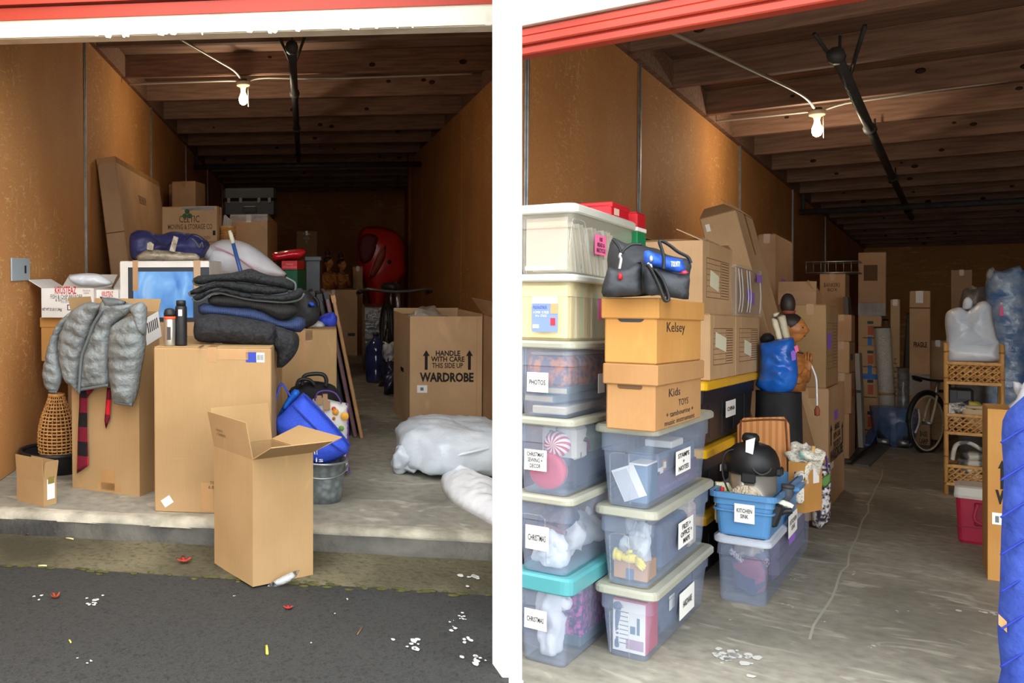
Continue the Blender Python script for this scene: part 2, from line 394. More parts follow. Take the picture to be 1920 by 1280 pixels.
o = tag(moss.build('moss', M('moss_green', (58, 58, 28), (84, 82, 36), 30, 0.95)), 'olive green moss growing along the gutter and asphalt joint', 'moss', kind='stuff'); o.matrix_world = L.M
G = A0+V((TD.y, -TD.x, 0))*gw; H = B0+V((TD.y, -TD.x, 0))*gw
sN = seamL(1.0)
asp = MB().slab([V((G.x-6, G.y+1.2, -.16)), V((H.x, H.y, -.16)), V((seamL(H.y-.3).x, H.y-.3, -.16)), V((sN.x, 1.0, -.16)), V((0.3, -3.0, -.16)), V((-9, -3.0, -.16))], (0, 0, -0.12))
o = struct(asp.build('ground', m_asph), 'dark wet-looking asphalt drive in front of the left unit'); o.matrix_world = L.M
# ceiling of the left unit
def ceiling(F, x0, x1, y0, y1, joists, name='ceiling', skew=0.0, knots=3):
    root = empty_struct(name, F.M.copy(), 'open timber ceiling of the storage unit, joists under a plank deck')
    n = int((y1-y0)/0.75)
    for i in range(n):
        a = y0+(y1-y0)*i/n; b = y0+(y1-y0)*(i+1)/n
        MB().box((x0-0.1, a+0.004, ZC+0.26+0.003*(i % 2)), (x1+0.1, b-0.004, ZC+0.32)).build('plank', m_deck, root)
    MB().box((x0-0.2, y0-0.05, ZC+0.325), (x1+0.2, y1+0.1, ZC+0.40)).build('roof_light_block', m_joist, root)  # unseen slab above the planks, added to block sky light
    for i, yj in enumerate(joists):
        j = MB().box((x0, yj-0.045, ZC), (x1, yj+0.045, ZC+0.26), 0.006).build('joist', m_joist, root)
        random.seed(i*5+int(x1*10)); kb = MB()
        for k in range(knots):
            kx = random.uniform(x0+.3, x1-.3); kz = ZC+random.uniform(.06, .2); r = random.uniform(.014, .03)
            kb.lathe([(r, 0), (r*0.5, 0.002)], 10, (0, 0, 0))
            nn = len(kb.v)-20
            for q in range(nn, nn+20): x, y, z = kb.v[q]; kb.v[q] = (kx+x*1.5, yj-0.0455-z, kz+y)
        kb.build('knot', m_knot, j)
    MB().box((x0-0.02, y0, ZC), (x0+0.045, y1, ZC+0.25)).build('ledger', m_joist, root)
    MB().box((x1-0.045, y0, ZC), (x1+0.02, y1, ZC+0.25)).build('ledger', m_joist, root)
    return root
ceiling(L, XL, 3.3, 5.55, 28.0, [6.1+1.5*k for k in range(15)])
# header of the left door: weathered white angle with a red band over it
hy = V((TD.y, -TD.x, 0)); n_h = V((TD.y, -TD.x, 0))
hP = T0-n_h*0.25
def on_head(px, py): return L.pl(px, py, hP, n_h)
q0 = on_head(-60, 77.5); q1 = on_head(952, 50.0); zb = (q0.z+q1.z)/2
hb = MB(); out = n_h*0.06
hb.slab([V((q0.x, q0.y, q0.z)), V((q1.x, q1.y, q1.z)), V((q1.x, q1.y, q1.z+0.115)), V((q0.x, q0.y, q0.z+0.105))], out)
hb.slab([V((q0.x, q0.y, q0.z-0.004))-out*1.5, V((q1.x, q1.y, q1.z-0.004))-out*1.5, V((q1.x, q1.y, q1.z+0.012))-out*1.5, V((q0.x, q0.y, q0.z+0.012))-out*1.5], out*2.2)
o = struct(hb.build('trim_3', m_offw), 'weathered white door header of the left unit with flaking paint'); o.matrix_world = L.M
fk = MB(); random.seed(11)
for i in range(26):
    t = random.uniform(0.25, 0.99); p = V(q0).lerp(V(q1), t)+out*1.02; wv = random.uniform(.01, .05); hh = random.uniform(.006, .022)
    fk.slab([p, p+TD*wv, p+TD*wv*0.8-V((0, 0, hh)), p+TD*wv*0.2-V((0, 0, hh*0.8))], n_h*0.003)
o.matrix_world = L.M
fo = fk.build('paint_flake', m_offw, o); fo['kind'] = 'stuff'
rb = MB()
for k in range(4):
    z0 = 0.115+k*0.09
    rb.slab([V((q0.x, q0.y, q0.z+z0-.010)), V((q1.x, q1.y, q1.z+z0)), V((q1.x, q1.y, q1.z+z0+.075)), V((q0.x, q0.y, q0.z+z0+.065))], out*(1.6 if k % 2 else 1.2))
o = struct(rb.build('trim_4', m_red), 'red steel band over the left door header'); o.matrix_world = L.M
fw = MB().slab([V((q0.x, q0.y, q0.z+0.10))-out*3, V((q1.x, q1.y, q1.z+0.10))-out*3, V((q1.x, q1.y, 4.4))-out*3, V((q0.x, q0.y, 4.4))-out*3], out*3)
o = struct(fw.build('wall_front', m_offw)); o.matrix_world = L.M

# ---- right unit
wx = Rr.z(1201, 122, ZC); XRL = wx.x
yh = Rr.z(980, 107, 2.72); YH = yh.y
seamsR = [Rr.x(985, 300, XRL).y, Rr.x(1197, 300, XRL).y, Rr.x(1386, 300, XRL).y]
seamsR.append(seamsR[-1]*2-seamsR[-2]); seamsR.append(seamsR[-1]*2-seamsR[-2])
YB = Rr.z(1760, 462, ZC).y
XRR = XRL+5.6
xr_min = Rr.y(1925, 560, YB).x
XRR = max(xr_min, XRL+7.5)  # unseen side wall set further out, a wider opening lets in more daylight
yst = Rr.x(973, 560, XRL).y
print('R unit', XRL, XRR, YH, YB, seamsR, yst)
wall_panels(Rr, 'wall_partition', XRL, seamsR, yst, YB, -1, ZC+0.12)
struct(MB().box((XRL-0.2, YB, -0.1), (XRR+0.2, YB+0.12, ZC+0.4)).build('wall_far', m_board)).matrix_world = Rr.M
struct(MB().box((XRR, YH, -0.1), (XRR+0.1, YB, ZC+0.4)).build('wall_side', m_board)).matrix_world = Rr.M
s0 = seamR(yst); sA = seamR(1.2)
rf = MB().slab([V((sA.x, sA.y, 0)), V((4.5, 0.2, 0)), V((XRR+1.5, 1.0, 0)), V((XRR+0.2, YB+.1, 0)), V((XRL-.1, YB+.1, 0)), V((XRL-.1, s0.y+.2, 0)), V((s0.x, s0.y, 0))], (0, 0, -0.3))
o = struct(rf.build('floor', m_conc), 'grey stained concrete floor of the right storage unit'); o.matrix_world = Rr.M
jw = [Rr.x(px, 300, XRL).y for px in (1254, 1337)]
print('joists R', jw, [Rr.x(px, 300, XRL).y for px in (1396, 1431, 1490, 1523)])
j0 = jw[0]; dj = 1.42
ceiling(Rr, XRL, XRR, YH+0.12, YB, [j0-dj+dj*k for k in range(int((YB-j0)/dj)+2)], knots=7)
hr = MB(); xa = Rr.y(955, 300, YH).x; xb = XRR+0.3
for k in range(3):
    z0 = 2.72+k*0.042; hr.box((xa, YH-0.03-0.018*(k % 2), z0), (xb, YH+0.05, z0+0.038), 0.006)
hr.box((xa, YH-0.02, 2.73), (xb, YH+0.04, 2.84))
o = struct(hr.build('trim_5', m_red), 'red ribbed steel door edge rolled up over the right unit'); o.matrix_world = Rr.M
o = struct(MB().box((xa, YH-0.05, 2.85), (xb, YH+0.04, 4.3)).build('wall_head', m_offw)); o.matrix_world = Rr.M
# white post between the two bays
pz = 3.62
x0 = (941.5-PX)/FPX*pz; x1 = (979.5-PX)/FPX*pz
pw = empty_struct('wall_pier', Matrix.Translation((0, pz, 0)), 'white painted pier standing between the two storage bays')
MB().box((x0, 0, -0.06), (x1, 0.13, 4.4), 0.004).build('pier_shaft', m_white, pw)
MB().box((x0-0.004, -0.004, -0.3), (x1+0.004, 0.14, -0.04), 0.004).build('plinth', m_white, pw)
# return wall closing the wedge between the units, and unseen catch-all ground, made pale to bounce daylight inside
a = L.M @ V((seamL(9.6).x, 9.6, 0)); b = Rr.M @ V((XRL-0.06, yst+0.02, 0))
wd = MB().slab([V((a.x, a.y, -0.6)), V((b.x, b.y, -0.6)), V((b.x, b.y, 4.4)), V((a.x, a.y, 4.4))], (0.03, 0, 0))
struct(wd.build('wall_return', m_offw))
struct(MB().box((-40, -30, -0.6), (45, 60, -0.5)).build('ground', m_conc), 'unseen yard around the storage building, pale concrete to bounce light')

# ---- lamps, conduits, pipes
m_bulb = bpy.data.materials.new('glowing_bulb'); m_bulb.use_nodes = True
bb = m_bulb.node_tree.nodes['Principled BSDF']; bb.inputs['Emission Color'].default_value = (1, 0.82, 0.5, 1); bb.inputs['Emission Strength'].default_value = 9; bb.inputs['Base Color'].default_value = (1, .95, .85, 1)
m_porc = M('porcelain', (226, 218, 200), rough=0.3)
def lamp(F, p, label, sc=1.0, watts=6):
    t = thing('ceiling_lamp', label, 'lamp', at(F, p))
    MB().lathe([(0.02, 0.03), (0.075*sc, 0.03), (0.085*sc, 0.0), (0.08*sc, -0.02), (0.04*sc, -0.035), (0.032*sc, -0.06), (0.02, -0.06)], 20).build('lamp_holder', m_porc, t)
    MB().lathe([(0.035*sc, 0.06), (0.05*sc, 0.06), (0.05*sc, 0.03), (0.035*sc, 0.03)], 14).build('junction_box', m_pipe, t)
    MB().lathe([(0.006, -0.06), (0.026*sc, -0.065), (0.03*sc, -0.10), (0.05*sc, -0.15), (0.052*sc, -0.19), (0.04*sc, -0.225), (0.015*sc, -0.24)], 16).build('bulb', m_bulb, t)
    MB().tube([(0.06*sc, 0, -0.02), (0.062*sc, 0, -0.26)], 0.003, 5).build('pull_chain', m_porc, t)
    ld = bpy.data.lights.new('bulb_light', 'POINT'); ld.energy = watts; ld.color = (1, 0.84, 0.62); ld.shadow_soft_size = 0.06
    lo = bpy.data.objects.new('bulb_light', ld); C.objects.link(lo); lo.parent = t; lo.location = (0, 0, -0.36)
    return t
def pts(F, Y, lst): return [F.y(a, b, Y) for a, b in lst]
def run_tube(F, P, r, name, label, cat, mat=None, n=7, group=None):
    P = [V(p) for p in P]; o = MB().tube([p-P[0] for p in P], r, n).build(name, mat or m_cond)
    o.matrix_world = at(F, P[0]); tag(o, label, cat, group); return o
YLJ = 10.55; lp = L.y(456, 158, YLJ)
lamp(L, lp, 'white porcelain ceiling lamp with glowing bulb, left unit', 0.95)
q = L.z(335, 72, ZC-0.02)
run_tube(L, bezier([q, L.z(405, 112, ZC-0.01), L.z(438, 132, ZC-0.015), lp+V((-0.02, -0.02, 0.05))]), 0.013, 'conduit', 'thin conduit from the door to the left lamp', 'conduit')
run_tube(L, bezier([lp+V((0.05, 0, 0.03)), lp+V((0.25, 0.03, 0.075)), L.y(620, 147, YLJ), L.y(885, 138, YLJ)]), 0.013, 'conduit', 'thin conduit running right from the left lamp', 'conduit')
run_tube(L, bezier([lp+V((-0.05, 0, 0.03)), lp+V((-0.2, 0.02, 0.05)), L.y(243, 158, YLJ)]), 0.013, 'conduit', 'thin conduit running left from the left lamp', 'conduit')
def sprinkler(F, A, B, label, xa, xb, yc, zc, labc, gap=None):
    t = thing('sprinkler_pipe', label, 'pipe', at(F, A)); d = V(B)-V(A)
    MB().tube([V((0, 0, 0)), d*0.3, d*0.6, d], 0.042, 10).build('pipe_run', m_pipe, t)
    for f in (0.0, 0.25, 0.55, 0.9):
        MB().tube([d*f-d.normalized()*0.05, d*f+d.normalized()*0.05], 0.06, 10).build('coupling', m_pipe, t)
    for s in (-1, 1):
        MB().tube([d.normalized()*0.9, d.normalized()*0.2+V((s*0.16, 0, ZC-A[2]+0.05))], 0.016, 6).build('brace_rod', m_pipe, t)
    for f in (0.02, 0.3, 0.6):
        MB().tube([d*f, V((d.x*f, d.y*f, ZC-A[2]+0.02))], 0.010, 6).build('hanger', m_pipe, t)
    c = thing('cross_pipe', labc, 'pipe', at(F, (xa, yc, zc)))
    MB().tube([(0, 0, 0), (xb-xa, 0, 0)], 0.05, 10).build('pipe_run', m_pipe, c)
    MB().tube([(0.05, 0, -0.02), (0.05, 0, ZC-zc+0.05)], 0.03, 8).build('riser', m_pipe, c)
    return t
sA = L.y(547, 95, 8.5); sB = L.y(560, 303, 17.6)
sprinkler(L, (sA.x, 8.5, 3.55), (sB.x, 17.5, 3.55), 'dark sprinkler pipe along the left unit ceiling', XL+0.05, XR-0.02, 17.4, 3.44, 'dark cross pipe deep in the left unit')
YRJ = Rr.x(1337, 300, XRL).y; lpR = Rr.y(1532, 213, YRJ-0.1)
lamp(Rr, lpR, 'white porcelain ceiling lamp with glowing bulb, right unit', 0.9)
run_tube(Rr, bezier([Rr.z(1250, 57, ZC-0.02), Rr.z(1380, 118, ZC-0.01), Rr.z(1500, 176, ZC-0.015), lpR+V((-0.02, -0.02, 0.05))]), 0.014, 'conduit', 'thin conduit from the red door to the right lamp', 'conduit')
run_tube(Rr, bezier([lpR+V((0.05, 0, 0.03)), Rr.y(1575, 196, YRJ-0.1), Rr.y(1620, 188, YRJ-.1), Rr.y(1890, 151, YRJ-0.1)]), 0.014, 'conduit', 'thin conduit running right from the right lamp', 'conduit')
run_tube(Rr, bezier([lpR+V((-0.05, 0, 0.03)), Rr.y(1490, 212, YRJ-.1), Rr.y(1338, 228, YRJ-.1)]), 0.014, 'conduit', 'thin conduit running left from the right lamp', 'conduit')
sA = Rr.z(1568, 105, 3.55); sB = Rr.z(1692, 372, 3.55)
cpY = Rr.z(1480, 399, 3.44).y
sprinkler(Rr, sA, (sB.x, cpY+3, 3.55), 'dark sprinkler pipe along the right unit ceiling', XRL+0.03, XRR-0.03, cpY, 3.44, 'dark cross pipe deep in the right unit')

# ================================================================ BUILDERS FOR THINGS
m_ply = m_cardIn
class Box:
    """a carton: near vertical edge at picture point c on the plane z0, turned by phi; R face runs to column xr, L face to column xl"""
    def __init__(s, F, name, label, c, phi, top, xl=None, xr=None, z0=0.0, wl=None, wr=None, h=None, mat=None, group=None, cat='cardboard box',
                 P=None, closed=True, tape=True, body=True, tilt=(0, 0), grow=0.0):
        s.F = F; s.P = V(P) if P is not None else F.z(c[0], c[1], z0); ph = R(phi); s.a = V((cos(ph), sin(ph), 0)); s.b = V((-sin(ph), cos(ph), 0))
        s.w = wr if wr is not None else F.run(s.P, s.a, xr); s.d = wl if wl is not None else F.run(s.P, s.b, xl)
        s.h = h if h is not None else F.hgt(s.P, top)-s.P.z
        s.z0 = s.P.z; s.ztop = s.z0+s.h; s.mat = mat or m_card; s.ctr = s.P+s.a*s.w/2+s.b*s.d/2
        s.root = thing(name, label, cat, F.M @ Matrix.Translation(s.ctr) @ Matrix.Rotation(ph, 4, 'Z') @ Matrix.Rotation(R(tilt[0]), 4, 'X') @ Matrix.Rotation(R(tilt[1]), 4, 'Y'), group)
        s.faces = {'R': (V((-s.w/2, -s.d/2, 0)), V((1, 0, 0)), V((0, 0, 1)), V((0, -1, 0))),
                   'L': (V((-s.w/2, s.d/2, 0)), V((0, -1, 0)), V((0, 0, 1)), V((-1, 0, 0))),
                   'T': (V((-s.w/2, -s.d/2, s.h)), V((1, 0, 0)), V((0, 1, 0)), V((0, 0, 1)))}
        if body:
            hw, hd = s.w/2, s.d/2
            if closed:
                MB().box((-hw, -hd, 0), (hw, hd, s.h-0.006), 0.006).build('carton_body', s.mat, s.root)
                g = 0.002
                lng = s.w >= s.d
                if lng:
                    MB().box((-hw+.003, -hd+.003, s.h-.0055), (hw-.003, -g, s.h), 0.002).build('top_flap', s.mat, s.root)
                    MB().box((-hw+.003, g, s.h-.0055), (hw-.003, hd-.003, s.h), 0.002).build('top_flap', s.mat, s.root)
                else:
                    MB().box((-hw+.003, -hd+.003, s.h-.0055), (-g, hd-.003, s.h), 0.002).build('top_flap', s.mat, s.root)
                    MB().box((g, -hd+.003, s.h-.0055), (hw-.003, hd-.003, s.h), 0.002).build('top_flap', s.mat, s.root)
                if tape:
                    tb = MB(); tw = 0.028; e = 0.0012; dn = min(0.09, s.h*0.25)
                    if lng: tb.box((-hw-e, -tw, s.h), (hw+e, tw, s.h+e)).box((-hw-e, -tw, s.h-dn), (-hw, tw, s.h)).box((hw, -tw, s.h-dn), (hw+e, tw, s.h))
                    else: tb.box((-tw, -hd-e, s.h), (tw, hd+e, s.h+e)).box((-tw, -hd-e, s.h-dn), (tw, -hd, s.h)).box((-tw, hd, s.h-dn), (tw, hd+e, s.h))
                    tb.build('tape', m_tape, s.root)
            else:
                s.open_body(s.h)
    def open_body(s, h, t=0.006, fill=0.75):
        hw, hd = s.w/2, s.d/2; m = MB()
        m.box((-hw, -hd, 0), (hw, -hd+t, h)).box((-hw, hd-t, 0), (hw, hd, h)).box((-hw, -hd+t, 0), (-hw+t, hd-t, h)).box((hw-t, -hd+t, 0), (hw, hd-t, h)).box((-hw+t, -hd+t, 0), (hw-t, hd-t, t))
        m.build('carton_body', s.mat, s.root)
    def flap(s, side, ln, ang, name='flap', taper=0.0):
        """top flap hinged on side (R,L,B=back of R,N=back of L), opened by ang degrees from straight up (+ outwards)"""
        hw, hd = s.w/2, s.d/2; a = R(ang); t = 0.005
        if side in 'RB':
            sg = -1 if side == 'R' else 1; e0 = V((-hw, sg*hd, s.h)); e1 = V((hw, sg*hd, s.h)); o = V((0, sg, 0))
        else:
            sg = -1 if side == 'L' else 1; e0 = V((sg*hw, -hd, s.h)); e1 = V((sg*hw, hd, s.h)); o = V((sg, 0, 0))
        d = V((0, 0, cos(a)))+o*sin(a); n = o*cos(a)-V((0, 0, sin(a))); k = (e1-e0)*taper
        return MB().slab([e0, e1, e1-k+d*ln, e0+k+d*ln], -n*t).build(name, s.mat, s.root)
    def uv(s, face, px, py):
        """picture point on a face, in the box's own coordinates"""
        mw = s.F.M.inverted() @ s.root.matrix_world; o, u, v, n = s.faces[face]
        P = s.F.pl(px, py, mw @ o, mw.to_3x3() @ n); q = mw.inverted() @ P - o
        return q.dot(u), q.dot(v)
    def text(s, face, body, x0, y0, x1, y1, mat=None, off=0.0, name='lettering', parent=None, lift=0.0015, sp=1.0):
        o, u, v, n = s.faces[face]; a = s.uv(face, x0, y1); b = s.uv(face, x1, y0); wd = b[0]-a[0]
        my = ((s.uv(face, x0, y1)[1]+s.uv(face, x1, y1)[1])/2, (s.uv(face, x0, y0)[1]+s.uv(face, x1, y0)[1])/2)
        text(parent or s.root, body, o+u*a[0]+v*my[0]+n*lift, u, v, wd, abs(my[1]-my[0]), mat or m_ink, off, name, sp)
    def patch(s, face, x0, y0, x1, y1, mat, name='label', th=0.0012, rot=0.0, parent=None, lift=0.0):
        o, u, v, n = s.faces[face]; c = s.uv(face, (x0+x1)/2, (y0+y1)/2); l = s.uv(face, x0, (y0+y1)/2); r = s.uv(face, x1, (y0+y1)/2); t = s.uv(face, (x0+x1)/2, y0); bt = s.uv(face, (x0+x1)/2, y1)
        hw = abs(r[0]-l[0])/2; hh = abs(t[1]-bt[1])/2; ce = o+u*c[0]+v*c[1]+n*lift; uu = u*cos(rot)+v*sin(rot); vv = v*cos(rot)-u*sin(rot)
        return MB().slab([ce-uu*hw-vv*hh, ce+uu*hw-vv*hh, ce+uu*hw+vv*hh, ce-uu*hw+vv*hh], n*th).build(name, mat, parent or s.root)
    def rect(s, face, u0, v0, u1, v1, mat, name='label', th=0.0012, lift=0.0, parent=None):
        o, u, v, n = s.faces[face]; c = o+n*lift
        return MB().slab([c+u*u0+v*v0, c+u*u1+v*v0, c+u*u1+v*v1, c+u*u0+v*v1], n*th).build(name, mat, parent or s.root)
    def frame_print(s, face, u0, v0, u1, v1, mat, cols=2, rows=6, name='printed_form'):
        """a packing list printed on the carton: outline, column rule, text rules"""
        o, u, v, n = s.faces[face]; m = MB(); t = 0.004
        def q(a, b, c, d): m.slab([o+u*a+v*b, o+u*c+v*b, o+u*c+v*d, o+u*a+v*d], n*0.0008)
        q(u0, v0, u1, v0+t); q(u0, v1-t, u1, v1); q(u0, v0, u0+t, v1); q(u1-t, v0, u1, v1)
        um = u0+(u1-u0)*0.62; q(um, v0, um+t, v1)
        for r in range(1, rows):
            vv = v0+(v1-v0)*r/rows; q(u0, vv, um, vv+t*0.7)
        for r in range(1, rows*2):
            vv = v0+(v1-v0)*r/(rows*2); q(um+.02, vv, u1-0.015, vv+t*1.3)
        return m.build(name, mat, s.root)

def dist_seg(p, a, b):
    ab = b-a; t = max(0, min(1, (p-a).dot(ab)/max(1e-12, ab.length_squared))); return (p-(a+ab*t)).length
def inside(p, poly):
    c = False; n = len(poly); j = n-1
    for i in range(n):
        a, b = poly[i], poly[j]
        if (a.y > p.y) != (b.y > p.y) and p.x < (b.x-a.x)*(p.y-a.y)/(b.y-a.y)+a.x: c = not c
        j = i
    return c
def inflate(poly, th, res, rim=None, amp=0.0, fr=6.0, seed=0.0, back=1.0, ridges=None, power=0.5, mb=None, smoothpts=True, yoff=None):
    """closed outline (x, z) swollen into a body of thickness th towards -y and th*back towards +y; creases by noise"""
    P = [V((a, b)) for a, b in poly]
    if smoothpts:
        q = [V((p.x, p.y, 0)) for p in P]; q = q+[q[0]]; n = len(q); out = []
        for i in range(n-1):
            a = q[(i-1) % (n-1)]; b = q[i]; c = q[i+1]; d = q[(i+2) % (n-1)]
            k = max(1, int((c-b).length/res))
            for j in range(k):
                t = j/k; r = 0.5*((2*b)+(c-a)*t+(2*a-5*b+4*c-d)*t*t+(3*b-a-3*c+d)*t**3); out.append(V((r.x, r.y)))
        P = out
    else:
        out = []
        for i in range(len(P)):
            a, b = P[i], P[(i+1) % len(P)]; k = max(1, int((b-a).length/res)); out += [a.lerp(b, j/k) for j in range(k)]
        P = out
    n = len(P); xs = [p.x for p in P]; zs = [p.y for p in P]; pts = list(P); x0, x1, z0, z1 = min(xs), max(xs), min(zs), max(zs)
    r = 0; z = z0+res/2
    while z < z1:
        x = x0+(res/2 if r % 2 else 0)
        while x < x1:
            p = V((x, z))
            if inside(p, P) and min(dist_seg(p, P[i], P[(i+1) % n]) for i in range(n)) > res*0.45: pts.append(p)
            x += res
        z += res*0.87; r += 1
    vs, es, fs, ov, _, _ = delaunay_2d_cdt(pts, [(i, (i+1) % n) for i in range(n)], [], 1, 1e-7)
    rim = rim or th*1.6
    N = len(vs); F3 = []; B3 = []
    for v in vs:
        d = min(dist_seg(v, P[i], P[(i+1) % n]) for i in range(n)); f = min(1.0, d/rim); h = (1-(1-f)**2)**power if f > 0 else 0
        cr = 0.0
        if amp:
            qv = V((v.x, v.y, seed))*fr; cr = (noise.noise(qv)+0.6*noise.noise(qv*2.1+V((5, 1, 0)))-1.1*abs(noise.noise(qv*1.3+V((3, 7, 2)))))*amp*min(1, f*1.5)
        if ridges: cr += ridges(v.x, v.y)*min(1, f*2)
        yo = yoff(v.x, v.y) if yoff else 0
        F3.append(V((v.x, yo-th*h-cr, v.y))); B3.append(V((v.x, yo+th*back*h, v.y)))
    on = [min(dist_seg(v, P[i], P[(i+1) % n]) for i in range(n)) < 1e-5 for v in vs]
    m = mb or MB(); mp = {}; V3 = list(F3)
    for i in range(N):
        if on[i]: mp[i] = i
        else: mp[i] = len(V3); V3.append(B3[i])
    tri = []
    for f in fs:
        a, b, c = f[:3]; ar = (vs[b]-vs[a]).x*(vs[c]-vs[a]).y-(vs[b]-vs[a]).y*(vs[c]-vs[a]).x
        if ar < 0: f = f[::-1]
        tri.append(tuple(f)); tri.append(tuple(mp[i] for i in f[::-1]))
    m.add(V3, tri, True); return m
def pxpoly(F, Y, o, lst):
    """picture outline at depth Y as (x, z) about the origin o"""
    r = []
    for a, b in lst: p = F.y(a, b, Y); r.append((p.x-o.x, p.z-o.z))
    return r
def soft(F, name, label, cat, Y, base, outline, th, res, mat, part='body', thing_=True, group=None, **kw):
    """a soft thing whose outline at depth Y is given; origin at its base point"""
    o = F.y(base[0], base[1], Y); poly = pxpoly(F, Y, o, outline); m = inflate(poly, th, res, **kw)
    if thing_:
        t = thing(name, label, cat, at(F, o), group); m.build(part, mat, t); t['_o'] = 0; del t['_o']; return t, o
    ob = m.build(name, mat); ob.matrix_world = at(F, o); tag(ob, label, cat, group); return ob, o
def rel(F, Y, o, lst): return [F.y(a, b, Y)-o for a, b in lst]
class Pl:
    """a thing lying about an upright (or tipped) plane: picture points become points of that plane"""
    def __init__(s, F, name, label, cat, base, Y=None, rz=0.0, rx=0.0, P=None, group=None):
        s.F = F; s.o = V(P) if P is not None else F.y(base[0], base[1], Y)
        s.ML = Matrix.Translation(s.o) @ Matrix.Rotation(R(rz), 4, 'Z') @ Matrix.Rotation(R(rx), 4, 'X'); s.MI = s.ML.inverted()
        s.root = thing(name, label, cat, F.M @ s.ML, group)
    def p(s, px, py, y=0.0):
        n = s.ML.to_3x3() @ V((0, 1, 0)); return s.MI @ s.F.pl(px, py, s.ML @ V((0, y, 0)), n)
    def poly(s, lst, y=0.0): return [(q.x, q.z) for q in (s.p(a, b, y) for a, b in lst)]
    def part(s, name, lst, th, res, mat, y=0.0, parent=None, **kw):
        m = inflate(s.poly(lst, y), th, res, **kw)
        if y: m.v = [(a, b+y, c) for a, b, c in m.v]
        return m.build(name, mat, parent or s.root)
    def tube(s, name, lst, r, mat, y=0.0, n=7, sm=6, parent=None, flat=1.0):
        q = [s.p(*a[:2], y=(a[2] if len(a) > 2 else y)) for a in lst]
        return MB().tube(bezier(q, sm) if sm else q, r, n, flat=flat).build(name, mat, parent or s.root)
    def plate(s, name, lst, th, mat, y=0.0, parent=None):
        return MB().slab([s.p(a, b, y) for a, b in lst], (0, -th, 0)).build(name, mat, parent or s.root)
    def text(s, body, x0, y0, x1, y1, mat, y=0.0, off=0.0, ang=0.0):
        a = s.p(x0, y1, y); b = s.p(x1, y1, y); c = s.p(x0, y0, y); u = (b-a); v = (c-a)
        text(s.root, body, a, u.normalized(), v.normalized(), u.length, v.length, mat, off)
def zm(x, y, k): return lambda l: [(x+a*k, y+b*k) for a, b in l]

# ================================================================ LEFT UNIT: THINGS
m_krw = M('white_carton', (236, 232, 224), (226, 220, 210), 4, 0.7)
m_kred = M('carton_red', (200, 34, 40), rough=0.6)
m_quilt = M('black_quilt', (28, 28, 30), (44, 44, 46), 40, 0.85, 1.0, 26, bdist=0.03)
m_strp = M('striped_blanket', (26, 26, 28), (54, 51, 47), 34, 0.95, 0.6, 40, kind='wave', stretch=(1, 1, 0.6))
m_blk = M('black_blanket', (20, 21, 23), (44, 46, 47), 70, 0.95, 0.8, 45, bdist=0.025)
m_edge = M('grey_binding', (92, 94, 92), rough=0.9)
m_navy = M('blue_blanket', (34, 46, 80), (54, 68, 104), 30, 0.92, 0.6, 45, kind='wave', stretch=(1, 1, 0.8))
m_jack = M('grey_puffer_nylon', (112, 118, 117), (128, 133, 132), 5, 0.38, 0.7, 34, spec=0.5)
m_jackd = M('grey_puffer_trim', (96, 102, 102), rough=0.5)
def plaid():
    tex, mapping, ramp, mix, finish = node_mat('red_black_plaid')
    a = tex('ShaderNodeTexWave', 1.6, 0, mapping((0, 0, 1))); a.bands_direction = 'Z'; b = tex('ShaderNodeTexWave', 2.2, 0); b.bands_direction = 'X'
    ca = ramp(a.outputs['Fac'], [(0.49, BW[0]), (0.51, BW[1])]); cb = ramp(b.outputs['Fac'], [(0.49, BW[0]), (0.51, BW[1])])
    return finish(mix(cb, mix(ca, (26, 20, 24), (110, 20, 40)), mix(ca, (110, 20, 40), (206, 28, 46))), 0.9)
m_plaid = plaid()
m_wick = M('wicker', (220, 168, 100), (196, 140, 76), 30, 0.6)
m_blu = M('royal_blue_nonwoven', (50, 80, 204), (62, 94, 216), 120, 0.75, 0.15, 100)
m_galv = M('galvanised_bucket', (150, 158, 158), (112, 122, 122), 24, 0.38, metal=0.25, kind='voronoi', lo=0.2, hi=0.7)
m_plw = M('plastic_bag_white', (232, 234, 238), (220, 224, 228), 6, 0.3, 0.5, 9, spec=0.5)
m_plg = M('plastic_bag_grey', (196, 204, 212), (216, 222, 228), 5, 0.3, 0.6, 10, spec=0.5)

# --- open carton standing on the asphalt in front
b = Box(L, 'cardboard_box', 'empty open cardboard box standing on the asphalt in front of the threshold', (474, 1100), 34, 862, 402, 587, z0=-0.15, mat=m_cardToned, closed=False)
b.open_body(b.h) if False else None
b.flap('L', 0.20, 12); b.flap('B', 0.21, 12); b.flap('R', 0.20, 63); b.flap('N', 0.20, 72)
b.text('L', 'MADE IN', 414, 804, 426, 808, m_inkf, lift=0.03); b.text('L', 'CHINA', 414, 812, 430, 817, m_inkf, lift=0.025)
FB = b
# clear film caught under it
t = Pl(L, 'plastic_film', 'crumpled clear plastic film trapped under the open cardboard box', 'plastic film', (528, 1098), P=L.z(530, 1098, -0.155))
t.part('film', [(500, 1100), (512, 1090), (530, 1080), (548, 1072), (562, 1068), (556, 1080), (540, 1092), (520, 1099)], 0.03, 0.02, M('clear_film', (214, 216, 216), (180, 182, 184), 20, 0.2, 0.6, 30, alpha=0.6), amp=0.02, fr=14)

